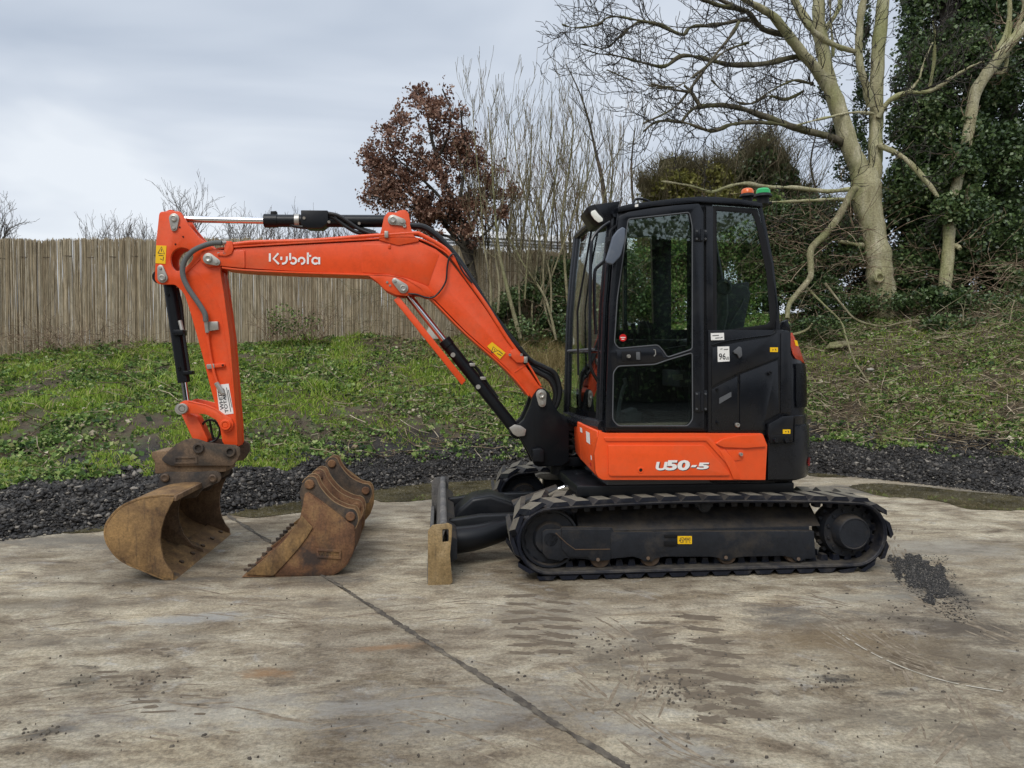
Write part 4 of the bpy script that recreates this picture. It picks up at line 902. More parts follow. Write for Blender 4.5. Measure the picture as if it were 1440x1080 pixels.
MR = mk('mirror', PX([(875.5, 319, 1), (880, 321, 2), (879, 338), (873, 360), (862, 372), (853.5, 370, 1), (852, 366), (857, 350), (862, 332), (869, 323)], cv - .15, cv - .115, 2.5, bevel=.012, seg=3), 'greyblue', CB)
VS = mk('visor', PX([(828, 290), (836, 288), (872, 282.5), (868, 300), (866, 305), (849, 314), (842, 314)], cv + .03, -.55, 1.2, bevel=.010), 'cabblack', CB)
LB = mk('work_light', PX([(825.5, 292), (829, 289), (837, 287), (851, 307), (850, 314), (843, 315.5), (835.5, 309), (828, 299)], cv - .02, cv + .10, 1.2, bevel=.006), 'plastic', CB)
mk('lens', PX([(831, 297.5), (837, 294.5, 1), (842, 301), (848, 307), (848, 311), (842, 313), (836, 308.5), (831.5, 302)], cv - .026, cv - .015, 1.2, bevel=.004, seg=2), 'lamp', LB)
mk('work_light', PX([(818, 328), (826, 326), (829, 332), (821, 338), (818, 334)], -.1, .0, 1, bevel=.004), 'plastic', CB)
# beacons at the back of the roof
for x, vv_, m_ in ((1051, -.62, 'amber'), (1073, -.78, 'green')):
    p = M(x, 277, vv_); k = .80 if m_ == 'green' else .72
    b = bmesh.new(); tube([p - Vector((0, 0, .05)), p], .05 * k, 20, b); tube([p, p + Vector((0, 0, .012)), p + Vector((0, 0, .022))], [.078 * k, .074 * k, .06 * k], 28, b)
    BE = mk('beacon', b, 'plastic', CB)
    mk('beacon_lens', tube([p + Vector((0, 0, .022)), p + Vector((0, 0, .045)), p + Vector((0, 0, .056)), p + Vector((0, 0, .060))], [.060 * k, .058 * k, .046 * k, .02], 28), m_, BE)
mk('beacon_bracket', box(M(1048, 284, -.62) - Vector((.05, .04, .02)), M(1048, 284, -.62) + Vector((.18, .10, .0)), .004), 'plastic', CB)
# rear frame, inside
mk('rear_frame', PX([(1066, 292), (1076, 292), (1098, 440), (1098, 470), (1090, 470), (1086, 420)], cv + .02, -.0, 1, bevel=0), 'glass' if 0 else 'cabblack', CB) if 0 else None
for vv_ in (-.86, -.01): mk('rear_post', tube([M(x, y, cv) + Vector((0, vv_ - cv, 0)) for x, y in ((1070, 290), (1084, 370), (1093, 440), (1095, 470))], .022, 8), 'cabblack', CB)
b = box((M(1090, 460, cv).x - .02, cv + .05, M(1090, 468, cv).z - .02), (M(1090, 460, cv).x + .02, .02, M(1090, 462, cv).z), .004); mk('rear_sill', b, 'cabblack', CB)
mk('cab_floor', box((M(856, 605, cv).x, cv + .05, .60), (M(1096, 605, cv).x, .02, .66), .004), 'intgrey', CB)
mk('rear_bulkhead', box((M(1006, 480, cv).x, cv + .05, .66), (M(1096, 480, cv).x, .02, 1.42), .01), 'skin', CB)
mk('right_console', box((M(866, 480, cv).x + .02, -.14, .66), (M(1006, 480, cv).x, .02, 1.60), .02), 'skin', CB)
mk('roof_lining', box((M(876, 300, cv).x, cv + .05, M(950, 296, cv).z - .01), (M(1068, 300, cv).x, .02, M(950, 296, cv).z + .01), .004), 'intgrey', CB)
# seat
sv_ = -.62
ST = mk('seat', PX([(955, 545, 3), (1006, 540, 4), (1010, 525), (955, 520)], sv_, -.22, 2, bevel=.02, seg=3), 'seat', CB)
mk('backrest', PX([(1006, 530), (1014, 480), (1022, 410), (1034, 400), (1050, 402), (1056, 412), (1044, 470), (1030, 530)], sv_ + .04, -.26, 3, bevel=.02, seg=3), 'seat', ST)
mk('headrest', PX([(1026, 400), (1054, 396), (1053, 416), (1046, 432), (1022, 432)], sv_ + .08, -.30, 3, bevel=.02, seg=3), 'seat', ST)
mk('seat_lettering', text_bm('Kubota', quadmap([(1024, 416), (1040, 414), (1040, 407), (1024, 409)], sv_ + .074), bold=.01), 'intgrey', ST)
mk('seat_piping', tube(smooth_line([M(x, y, sv_ + .035) for x, y in [(1024, 465), (1030, 450), (1042, 430), (1046, 420)]], 4), .006, 6), 'intgrey', ST)
mk('air_vent', lathe_v(M(1017, 404, -.80), [(0, .055), (-.02, .055), (-.03, .045), (-.03, .035), (-.005, .03), (-.005, 0)], 24), 'intgrey', CB)
mk('air_duct', tube([M(1016, 404, -.78), M(1017, 440, -.78), M(1008, 480, -.78)], .035, 12), 'intgrey', CB)
mk('suspension_bellows', None or (lambda b: [box((M(918, 552, -.6).x + .01 * (i % 2), -.62, .84 + .035 * i), (M(968, 552, -.6).x - .01 * (i % 2), -.2, .866 + .035 * i), .008, b) for i in range(7)] and b)(bmesh.new()), 'plastic', CB)
for vv_, x in ((-.72, 945), (-.2, 950)):
    mk('armrest', PX([(925, 492), (975, 484), (985, 492), (980, 504), (930, 506)], vv_, vv_ + .12, 3, bevel=.015), 'plastic', CB)
    lvr = mk('joystick', tube([M(x - 28, 492, vv_ + .06), M(x - 36, 470, vv_ + .06)], .014, 10), 'plastic', CB)
    mk('grip', tube([M(x - 36, 472, vv_ + .06), M(x - 38, 460, vv_ + .06), M(x - 41, 452, vv_ + .06)], [.024, .028, .018], 12), 'plastic', lvr)
for x in (880, 891):
    lv_ = mk('travel_lever', tube([M(x + 8, 560, -.45), M(x + 3, 500, -.45), M(x, 462, -.45)], .011, 8), 'plastic', CB)
    mk('grip', tube([M(x + 1, 468, -.45), M(x - 1, 455, -.45)], .018, 10), 'plastic', lv_)
mk('monitor', PX([(900, 452), (920, 455), (918, 474), (898, 470)], -.16, -.10, 1, bevel=.006), 'plastic', CB)
mk('foot_pedal', PX([(878, 580), (895, 574), (897, 578), (880, 585)], -.6, -.45, .5, bevel=.004), 'intgrey', CB)
mk('pedal_arch', tube(smooth_line([M(x, y, -.7) for x, y in [(869, 585), (873, 560), (877, 545), (880, 540), (878, 532)]], 4), .014, 8), 'intgrey', CB)
mk('console_panel', box((M(872, 575, -.3).x, -.30, .66), (M(908, 575, -.3).x, -.15, 1.05), .02), 'intgrey', CB)
mk('instruction_plate', PX([(946, 527), (960, 526), (961, 534), (947, 535)], -.66, -.65, 0, bevel=0), 'zinc', CB)

# ------------------------------------------------------------ spare buckets beside the machine
def root_m(name, loc, label, cat, group=None):
    o = bpy.data.objects.new(name, None); COL.objects.link(o); o.empty_display_size = .1
    o.location = ORG + UA * loc[0] + VA * loc[1] + Vector((0, 0, loc[2])); o.rotation_euler[2] = TH; CEN[o.name] = Vector(loc); tag(o, label, cat, group); return o
bpv = -.71
plate = [(346, 815.6), (385, 817.5), (432.5, 818.5), (463.8, 817), (480, 808.8, 4), (491.3, 795, 3), (497.5, 776, 3), (498, 752.5), (493.8, 747.5), (489.5, 744.5), (457.5, 720), (430.4, 700.7, 3), (428, 705), (425.3, 721.6), (422, 736), (415, 750, 3), (398.8, 770, 2), (376, 791)]
earp = [(424, 708), (421, 692), (425.3, 679, 2), (430.4, 672.7, 2), (437.5, 670.3, 2), (444.6, 673.2, 2), (449.7, 683.9), (458.9, 696), (471, 706.8), (487.4, 714.5), (497.6, 716.5, 2), (502.7, 722.6, 3), (503.7, 733), (498.6, 747), (488, 750), (450, 735), (425, 730)]
for (va, vb, e1, e2, lab, mat, mat2) in ((-.71, -.50, -.68, -.575, 'narrow rusty trenching bucket nearest the camera in the row of three', 'rust_b', 'rust_k'),
        (-.47, -.01, -.35, -.205, 'middle rusty digging bucket standing between two other buckets', 'rust_b', 'rust_b'), (.02, .80, .33, .45, 'widest ochre digging bucket at the far end of the row of three', 'rust_a', 'rust_k')):
    base = M(425, 818, bpv); base = Vector((base.x, (va + vb) / 2, 0))
    RB = root_m('spare_bucket', base, lab, 'bucket', 'spare excavator buckets standing in a row')
    q = [M(x, y, bpv) for x, y in rnd(plate, 1.5)]
    zmin = min(p.z for p in q)
    for p in q: p.z -= zmin - .002
    for o1 in (va, vb - .016): mk('side_plate', prism([Vector((p.x, o1, p.z)) for p in q], (0, .016, 0), bevel=.003), mat, RB)
    # shell runs along the bottom and back only
    sh = [(350, 815), (385, 816.6), (432.5, 817.2), (462, 815.8), (479, 807.5), (489.5, 794.5), (495.8, 776), (496, 753), (489, 746.5), (457.5, 721.5), (431, 703)]
    bm = sweep_strip([tuple(p) for p in smooth_line(sh, 3)], -.014, va + .004, vb - .004, .002)
    for v_ in bm.verts: v_.co.z -= zmin - .002
    mk('bucket_shell', bm, mat, RB)
    t0, t1 = M(346, 815.6, bpv), M(376, 812, bpv)
    for p in (t0, t1): p.z -= zmin - .002
    mk('cutting_edge', prism([t0, t1 + Vector((.05, 0, -.012)), t1 + Vector((.05, 0, .014)), t0 + Vector((.03, 0, .022))], (0, vb - va, 0), bevel=.002) if 0 else prism([Vector((t0.x - .030, va, .004)), Vector((t0.x + .17, va, .004)), Vector((t0.x + .17, va, .030)), Vector((t0.x + .03, va, .030))], (0, vb - va, 0), bevel=.003), mat, RB)
    n = max(2, round((vb - va) / .14))
    for k in range(n):
        vv_ = va + (vb - va) * (k + .5) / n; x_ = t0.x + .012
        mk('edge_bolt', tube([(x_, vv_, .024), (x_, vv_, .048)], .020, 6), 'rust_k', RB)
        mk('edge_bolt', tube([(x_ - .035, vv_ + .03, .026), (x_ - .035, vv_ + .03, .042)], .014, 6), 'pin', RB) if va < -.6 else None
    if va < -.6:
        cut = [(346, 815.6), (385, 817.5), (404, 797), (420, 779), (432, 763), (440, 750), (425, 733), (415, 750), (398.8, 770), (376, 791)]
        mk('side_cutter', prism([Vector((p.x, va - .010, p.z - zmin + .002)) for p in (M(x, y, bpv) for x, y in rnd(cut, 1.5))], (0, .012, 0), bevel=.002), 'rust_a', RB)
        mk('plate_rim', PX([(444.5, 771.5), (480, 773.5), (479.5, 786.5), (446, 784.5)], va - .008, va + .002, 1.5, [[(447.5, 775), (477, 776.5), (476.5, 783.3), (448.5, 781.5)]], bevel=.001), mat, RB)
        mk('plate_lettering', text_bm('WHITES', quadmap([(449, 781.5), (476, 783), (476.5, 777.5), (449, 776)], va - .003)), 'rust_a', RB)
    eq = [M(x, y, bpv + .03) for x, y in rnd(earp, 2)]
    pc = [M(435.5, 680.8, bpv + .03), M(493, 726, bpv + .03)]
    for j, ee in enumerate((e1, e2)):
        if va < -.6 and j == 0: pass
        mk('hitch_ear', prism([Vector((p.x, ee, p.z)) for p in eq], (0, .022, 0), bevel=.003), mat2 if j == 0 else 'rust_b', RB)
        rim_px = [(425.3, 678.5), (430.4, 672.2), (437.5, 669.8), (444.6, 672.7), (449.7, 683.4), (458.9, 695.5), (471, 706.3), (487.4, 714), (497.6, 716), (502.7, 722.3), (504, 733), (499, 745)]
        mk('ear_rim', tube([Vector((q_.x, ee + .002, q_.z)) for q_ in (M(q0.x, q0.y, bpv + .03) for q0 in smooth_line(rim_px, 3))], .0038, 6), 'rim', RB)
        if j == 0:
            for p in pc: mk('ear_pin', lathe_v((p.x, ee, p.z), [(0, .032), (-.012, .032), (-.018, .026), (-.018, 0)], 20), 'rust_b', RB)
    for p in pc: mk('cross_pin', cyl((p.x, e1, p.z), (p.x, e2 + .022, p.z), .022, 16), 'pin', RB)
# ------------------------------------------------------------ ground
def vnoise(x, y, s, seed=0):
    x = np.asarray(x, float) / s; y = np.asarray(y, float) / s
    xi = np.floor(x).astype(np.int64); yi = np.floor(y).astype(np.int64); fx = x - xi; fy = y - yi
    fx = fx * fx * (3 - 2 * fx); fy = fy * fy * (3 - 2 * fy)
    def h(a, b):
        n = (a * 374761393 + b * 668265263 + seed * 974711) & 0x7fffffff
        n = ((n ^ (n >> 13)) * 1274126177) & 0x7fffffff
        return ((n ^ (n >> 16)) & 0xffff) / 65535.0
    return (h(xi, yi) * (1 - fx) + h(xi + 1, yi) * fx) * (1 - fy) + (h(xi, yi + 1) * (1 - fx) + h(xi + 1, yi + 1) * fx) * fy
def fbm(x, y, s, seed=0, o=4):
    t = 0; a = .5; n = 0
    for k in range(o): t = t + a * vnoise(x, y, s, seed + k); n += a; a *= .55; s /= 2.05
    return t / n
KX = [-500, 0, 300, 600, 800, 900, 1000, 1150, 1300, 1440, 1950]
KF = [5.5, 5.98, 6.87, 8.75, 9.3, 9.5, 9.6, 9.55, 8.7, 7.9, 7.2]          # edge of the concrete
KG = [6.7, 7.05, 7.85, 9.35, 9.9, 10.0, 10.2, 10.4, 9.7, 8.9, 8.4]           # top of the gravel
KGZ = [.28, .30, .36, .32, .36, .38, .40, .41, .38, .32, .30]
KC = [11.0, 11.5, 12.0, 12.9, 13.0, 13.1, 13.2, 13.5, 13.3, 13.0, 12.6]    # crest of the bank
KCZ = [1.45, 1.53, 1.71, 1.85, 1.9, 2.0, 2.1, 2.33, 2.5, 2.6, 2.7]
def azi(x, y): return np.clip(720 + 1040 * np.asarray(x, float) / np.maximum(y, 2.0), -500, 1950)
def edges(x, y):
    a = azi(x, y); return tuple(np.interp(a, KX, k) for k in (KF, KG, KGZ, KC, KCZ))
def H(x, y):
    x = np.asarray(x, float); y = np.asarray(y, float); f, g, gz, c, cz = edges(x, y)
    t = np.clip((y - f) / (g - f), 0, 1); t2 = np.clip((y - g) / (c - g), 0, 1)
    bank = gz + (cz - gz) * (t2 * .85 + .15 * np.sin(t2 * math.pi / 2))
    z = np.where(y < g, gz * (t ** .75), bank)
    z = z + np.where(y > c, np.minimum((y - c) * .05, .25), 0)
    rough = np.clip((y - f + .1) / .5, 0, 1)
    z = z + rough * ((fbm(x, y, 1.1, 3) - .5) * .26 + (fbm(x, y, .28, 9, 3) - .5) * .13) * np.where(y > c + 3, .3, 1)
    z = np.where(y < f, -.03, np.maximum(z, -.03 + .03 * np.clip((y - f) / .15, 0, 1)))
    return z
xs = np.unique(np.concatenate([np.linspace(-400, -14, 24), np.arange(-14, 12, .10), np.linspace(12, 400, 24)]))
ys = np.unique(np.concatenate([np.linspace(-60, 5, 8), np.arange(5, 16, .10), np.linspace(16, 600, 40)]))
X, Y = np.meshgrid(xs, ys); Z = H(X, Y); nx, ny = len(xs), len(ys)
I = np.arange(nx * ny).reshape(ny, nx)
Fq = np.stack([I[:-1, :-1], I[:-1, 1:], I[1:, 1:], I[1:, :-1]], -1).reshape(-1, 4)
f_, g_, _, c_, _ = edges(X, Y)
grav = np.clip(1 - (Y - g_ - .15 + (fbm(X, Y, .5, 5) - .5) * .9) / .3, 0, 1)
m, nt, bs = nmat('bank soil and gravel'); at = nt.nodes.new('ShaderNodeAttribute'); at.attribute_name = 'rnd'; v = vecs(nt, world=True)
soil = ramp(nt, nz(nt, 5, 8, .65, v), [(.30, (.035, .025, .015)), (.5, (.085, .062, .036)), (.62, (.07, .085, .028)), (.75, (.14, .115, .065))])
gcol = ramp(nt, nz(nt, 34, 5, .7, v), [(.3, (.010, .009, .008)), (.55, (.030, .026, .023)), (.75, (.075, .066, .055))])
nt.links.new(mixc(nt, at.outputs['Fac'], soil, gcol), bs.inputs['Base Color']); bs.inputs['Roughness'].default_value = .85
bump(nt, bs, nz(nt, 40, 6, .7, v), .8, .03)
GR = pydata('ground', np.stack([X, Y, Z], -1).reshape(-1, 3), Fq, m, smooth=180, attr=grav.ravel(), center=(0, 0, 0)); tag(GR, kind='structure')

# ------------------------------------------------------------ concrete
m, nt, bs = nmat('stained concrete'); MT['concrete'] = m
v = vecs(nt, world=True); vst = vecs(nt, (1.3, 2.6, 1), world=True, rot=R(-12)); vdiag = vecs(nt, (1.2, 2.0, 1), world=True, rot=R(28))
big = nz(nt, .55, 6, .58, v, .6); mid = nz(nt, 2.0, 12, .74, vst, .5); fine = nz(nt, 7, 12, .80, vst, .3); grit = nz(nt, 55, 6, .85, v)
col = ramp(nt, mid, [(.32, (.14, .103, .066)), (.41, (.26, .205, .138)), (.48, (.40, .335, .238)), (.57, (.54, .47, .345)), (.70, (.66, .60, .47))])
col = mixc(nt, mth(nt, 'MULTIPLY', ramp(nt, big, [(.42, 0.), (.62, 1.)]), .55), col, (.21, .17, .125))
col = mixc(nt, mth(nt, 'MULTIPLY', ramp(nt, fine, [(.48, 0.), (.72, 1.)]), .55), col, (.17, .135, .095))
col = mixc(nt, .9, col, ramp(nt, nz(nt, .9, 7, .68, vecs(nt, (.8, 1.7, 1), world=True, rot=R(14)), .8), [(.38, (.62, .57, .50)), (.5, 1.), (.62, (1.2, 1.18, 1.12))]), 'MULTIPLY')
pale = nz(nt, 2.1, 9, .75, vdiag, 1.2); col = mixc(nt, mth(nt, 'MULTIPLY', ramp(nt, pale, [(.56, 0.), (.70, 1.)]), .7), col, (.47, .455, .42))
drk = nz(nt, 3.3, 8, .7, vst, .5); col = mixc(nt, mth(nt, 'MULTIPLY', ramp(nt, drk, [(.60, 0.), (.68, 1.)]), .75), col, (.085, .068, .05))
col = mixc(nt, .9, col, ramp(nt, grit, [(.36, .50), (.5, 1.), (.64, 1.45)]), 'MULTIPLY')
spk = nz(nt, 260, 2, .6, v); col = mixc(nt, ramp(nt, spk, [(.70, 0.), (.76, .7)]), col, (.6, .58, .54)); col = mixc(nt, ramp(nt, nz(nt, 170, 2, .6, v), [(.70, 0.), (.75, .75)]), col, (.05, .045, .04))
gp = nt.nodes.new('ShaderNodeNewGeometry'); sp_ = nt.nodes.new('ShaderNodeSeparateXYZ'); nt.links.new(gp.outputs['Position'], sp_.inputs[0])
wob = nz(nt, 4.5, 10, .8, vecs(nt, (1, 1.8, 1), world=True, rot=R(-10)))
def blotch(col, px, py, rx, ry, c, amt, ang=0., soft=.75, wobble=2.2):
    """a stain with its own place on the slab (metres)"""
    p = G(px, py); dx = mth(nt, 'SUBTRACT', sp_.outputs[0], p.x); dy = mth(nt, 'SUBTRACT', sp_.outputs[1], p.y)
    cs, sn = math.cos(ang), math.sin(ang)
    u = mth(nt, 'DIVIDE', mth(nt, 'ADD', mth(nt, 'MULTIPLY', dx, cs), mth(nt, 'MULTIPLY', dy, sn)), rx)
    w_ = mth(nt, 'DIVIDE', mth(nt, 'SUBTRACT', mth(nt, 'MULTIPLY', dy, cs), mth(nt, 'MULTIPLY', dx, sn)), ry)
    d = mth(nt, 'SQRT', mth(nt, 'ADD', mth(nt, 'MULTIPLY', u, u), mth(nt, 'MULTIPLY', w_, w_)))
    d = mth(nt, 'ADD', d, mth(nt, 'MULTIPLY', mth(nt, 'SUBTRACT', wob, .5), wobble * 2))
    return mixc(nt, mth(nt, 'MULTIPLY', ramp(nt, d, [(1 - soft, 1.), (1.0, 0.)]), amt), col, c)
for a_ in [(372, 947, .13, .07, (.34, .19, .085), .75), (548, 910, .20, .05, (.32, .18, .085), .7, .25), (1110, 870, .30, .25, (.13, .12, .105), .7), (1165, 900, .55, .30, (.24, .17, .09), .55),
           (1168, 955, .13, .06, (.055, .05, .045), .85), (1250, 975, .08, .05, (.07, .06, .05), .7), (1300, 830, .42, .35, (.10, .085, .07), .7, -.5), (1284, 798, .22, .26, (.05, .044, .038), .9, -.3, .6, 1.6), (1318, 826, .16, .30, (.05, .044, .038), .9, -.3, .6, 1.6), (1360, 880, .30, .35, (.11, .088, .064), .7, -.8), (1390, 930, .5, .28, (.16, .125, .085), .6, -.5),
           (860, 935, .22, .30, (.15, .125, .09), .6), (757, 868, .26, .20, (.15, .115, .08), .6), (905, 900, .16, .30, (.13, .10, .07), .75, -.2), (985, 935, .30, .42, (.16, .125, .09), .55, -.5), (60, 850, 1.0, .14, (.17, .14, .10), .5, .1), (1240, 1010, .7, .16, (.17, .14, .10), .5, -.2), (700, 1020, .5, .10, (.15, .12, .09), .5, .1), (560, 985, .6, .12, (.18, .15, .115), .5, .1), (1330, 880, .7, .16, (.12, .095, .07), .7, -.45), (160, 900, .7, .10, (.19, .16, .12), .5, .1), (60, 1030, .14, .04, (.06, .05, .04), .8, .3), (110, 960, .10, .12, (.10, .085, .06), .6),
           (640, 1000, .8, .25, (.36, .345, .31), .45, .2), (260, 870, .45, .10, (.44, .44, .42), .6, .15), (300, 1000, .8, .20, (.40, .38, .34), .4, .1), (930, 1040, .35, .12, (.40, .39, .36), .5, -.6),
           (690, 700, 1.3, .30, (.14, .125, .10), .75), (1250, 690, 1.4, .45, (.10, .095, .085), .8, -.1), (120, 760, 1.2, .3, (.16, .145, .12), .7), (1400, 1040, .4, .35, (.14, .11, .08), .55), (800, 870, .6, .5, (.37, .33, .26), .4),
           (1190, 840, .5, .1, (.38, .36, .30), .5), (1330, 770, .8, .35, (.42, .39, .33), .5), (480, 850, .5, .12, (.19, .165, .13), .5), (250, 815, .5, .10, (.13, .115, .095), .7, .1), (470, 815, .40, .10, (.13, .115, .095), .6)]:
    col = blotch(col, *a_)
nt.links.new(col, bs.inputs['Base Color'])
rgh = ramp(nt, mid, [(.3, .62), (.7, .9)]); nt.links.new(rgh, bs.inputs['Roughness']); bs.inputs['Specular IOR Level'].default_value = .35
hh = mth(nt, 'ADD', mth(nt, 'MULTIPLY', fine, .8), mth(nt, 'MULTIPLY', grit, .45)); bump(nt, bs, hh, .9, .03)
YD = empty('concrete_yard', (0, 4, 0)); tag(YD, kind='structure')
far = []
for px in np.arange(-420, 1900, 12):
    f = float(np.interp(px, KX, KF)) + .12 + .5 * (fbm(px / 60., 0, 1, 40) - .5); x = (px - 720) / 1040 * f; far.append((x, f))
far = [p for p in far if -12 < p[0] < 12]
J0, J1 = G(880, 1080), G(470, 820); jd = (J1 - J0).normalized(); jn = Vector((jd.y, -jd.x, 0))   # jn points to the right-hand slab
if jn.x < 0: jn = -jn
def sideof(x, y): return (Vector((x, y, 0)) - J0).dot(jn)
Jf = J0 + jd * 8.0; Jn_ = J0 - jd * 12.0
# where the joint meets the far edge
tj = min((abs(sideof(x, y)), i) for i, (x, y) in enumerate(far))[1]; jp = J0 + jd * (Vector((*far[tj], 0)) - J0).dot(jd)
gap = .010
def slab(pts, nm='concrete_slab'):
    b = prism([Vector((x, y, 0)) for x, y in pts], (0, 0, -.028)); me = bpy.data.meshes.new(nm); bmesh.ops.recalc_face_normals(b, faces=b.faces); bmesh.ops.triangulate(b, faces=b.faces); b.to_mesh(me); b.free()
    return mk(nm, me, 'concrete', YD, smooth=0)
A_ = jp - jn * gap; B_ = Jn_ - jn * gap
slab([(far[0][0], -7)] + [p for p in far if sideof(*p) < -gap * 3 and p[0] < jp.x] + [(A_.x, A_.y), (B_.x, B_.y)] if B_.y > -7 else [(far[0][0], -7)] + [p for p in far if sideof(*p) < -gap * 3 and p[0] < jp.x] + [(A_.x, A_.y)] + [((J0 - jn * gap + jd * s).x, (J0 - jn * gap + jd * s).y) for s in [(-7 - (J0 - jn * gap).y) / jd.y]])
e_ = J0 + jn * gap; s = (-7 - e_.y) / jd.y; e_ = e_ + jd * s; A_ = jp + jn * gap
slab([(e_.x, e_.y), (A_.x, A_.y)] + [p for p in far if sideof(*p) > gap * 3 and p[0] > jp.x - .3] + [(far[-1][0], -7)])
MT['dirt'] = paint('dark dirt', (.060, .050, .040), .9, dirt=(.17, .145, .11), amt=.95, dscale=12, lo=.42, bmp=.9, bscale=60)
MT['wetmud'] = paint('dark wet grit', (.038, .035, .031), .7, dirt=(.12, .10, .08), amt=.85, dscale=16, bmp=1.0, bscale=70)
# joint filled with dirt, lumpy
n = 620; P = []; 
for i in range(n):
    c = jp + (J0 - jd * 2.5 - jp) * (i / (n - 1)) + jn * (fbm(i / 14., 0, 1, 78) - .5) * .02; w_ = .007 + .026 * fbm(i / 9., 0, 1, 77) ** 1.5
    for s in (-1, 0, 1): P.append((c.x + jn.x * w_ * s + random.gauss(0, .0035), c.y + jn.y * w_ * s + random.gauss(0, .0035), .0035 + (.003 + .004 * vnoise(i, s, 2, 5) if s == 0 else -.001)))
Fj = [(3 * i + k, 3 * i + k + 1, 3 * i + k + 4, 3 * i + k + 3) for i in range(n - 1) for k in (0, 1)]
pydata('joint_filler', P, Fj, 'dirt', YD, smooth=60)
# tread prints, mud and scrape marks on the slab
def mounds(name, items, mat, kind='stuff', label=None, h=.010):
    V, Fc = [], []
    for (x, y, rx, ry, a) in items:
        k0 = len(V); n1 = 14 if rx < .04 or ry < .012 else 30; V.append((x, y, h * .9))
        for rr, zz_ in ((.7, h * .75), (1.0, .0006)):
            for k in range(n1):
                t = 2 * math.pi * k / n1; w_ = rr * (1 + (.35 if n1 == 14 else .7) * (random.random() - .5)); c, s = math.cos(a), math.sin(a); pw = 1. if n1 == 14 else .55; u = math.copysign(abs(math.cos(t)) ** pw, math.cos(t)) * rx * w_; v_ = math.copysign(abs(math.sin(t)) ** pw, math.sin(t)) * ry * w_
                V.append((x + u * c - v_ * s, y + u * s + v_ * c, zz_ * random.uniform(.7, 1.2) if zz_ > 0 else zz_))
        for k in range(n1):
            k2 = (k + 1) % n1; Fc.append((k0, k0 + 1 + k, k0 + 1 + k2, k0 + 1 + k2)); Fc.append((k0 + 1 + k, k0 + 1 + n1 + k, k0 + 1 + n1 + k2, k0 + 1 + k2))
    me = bpy.data.meshes.new(name); me.from_pydata(V, [], [tuple(dict.fromkeys(f)) for f in Fc]); o = mk(name, me, mat, None, 60); tag(o, label, None, None, kind); return o
MT['print'] = paint('trodden brown mud', (.125, .098, .068), .92, dirt=(.32, .265, .19), amt=.85, dscale=20, bmp=.8, bscale=90, lo=.55)
it = []
for i in range(8): 
    y = 838 + i * 11.5; p = G(733 + random.uniform(-3, 3), y); it.append((p.x, p.y, .115, .030, .06)); p = G(786 + random.uniform(-3, 3), y - 2); it.append((p.x, p.y, .095, .028, -.28))
for i in range(9):
    y = 868 + i * 17; xx = 958 + i * 9.5; p = G(xx + 22, y); it.append((p.x, p.y, .110, .034, -.22)); p = G(xx - 38 + i, y + 8); it.append((p.x, p.y, .10, .032, .15))
it = [(x, y, rx * random.uniform(.55, 1.1), ry * random.uniform(.6, 1.2), a + random.uniform(-.2, .2)) for x, y, rx, ry, a in it]
it2 = []
for k in range(9):                                     # further prints on the left and bottom
    p = G(150 + k * 9, 945 + k * 7); it2.append((p.x, p.y, .07, .014, .1)); p = G(225 + k * 7, 900 + k * 13); it2.append((p.x, p.y, .05, .010, -.1))
for k in range(7): p = G(1300 + k * 14, 905 + k * 9); it2.append((p.x, p.y, .06, .012, -.5))
it += [(x, y, rx * random.uniform(.4, 1.2), ry * random.uniform(.5, 1.2), a) for x, y, rx, ry, a in it2 if random.random() < .7]
sm = []
def streaks(pts, n, wid, rx, ry):
    P = smooth_line([G(x, y) for x, y in pts], 8)
    for _ in range(n):
        i = random.randrange(len(P) - 1); p = P[i].lerp(P[i + 1], random.random()); t = P[i + 1] - P[i]; sm.append((p.x + random.gauss(0, wid), p.y + random.gauss(0, wid), rx * random.uniform(.4, 1.3), ry * random.uniform(.5, 1.5), math.atan2(t.y, t.x)))
for pts, n, wd in (([(1085, 850), (1130, 855), (1175, 880), (1230, 915), (1310, 945), (1440, 975)], 60, .10), ([(1130, 840), (1190, 856), (1230, 885), (1290, 930), (1330, 1000), (1360, 1080)], 40, .08), ([(1290, 845), (1350, 868), (1440, 905)], 50, .05), ([(860, 880), (890, 900), (905, 940), (890, 980)], 26, .06), ([(1262, 745), (1258, 770), (1275, 800), (1330, 850), (1440, 900)], 30, .04),
                   ([(820, 960), (880, 1010), (960, 1060), (1010, 1080)], 30, .10), ([(0, 800), (150, 800), (300, 830)], 30, .14), ([(0, 880), (200, 860), (420, 880)], 26, .2), ([(0, 1030), (200, 1000), (420, 1030)], 24, .2), ([(500, 1010), (620, 1000), (760, 1040)], 26, .16), ([(560, 860), (680, 850), (800, 870)], 22, .12), ([(1330, 1080), (1400, 1000), (1440, 960)], 20, .12)): streaks(pts, n, wd, .09, .007)
MT['smear'] = paint('smeared brown mud', (.16, .125, .085), .9, dirt=(.33, .275, .20), amt=.95, dscale=22, bmp=.6, bscale=90, lo=.44)
mounds('mud_smears', sm, 'smear', h=.0012)
PRT = mounds('tread_print_mud', it, 'print', h=.0022)
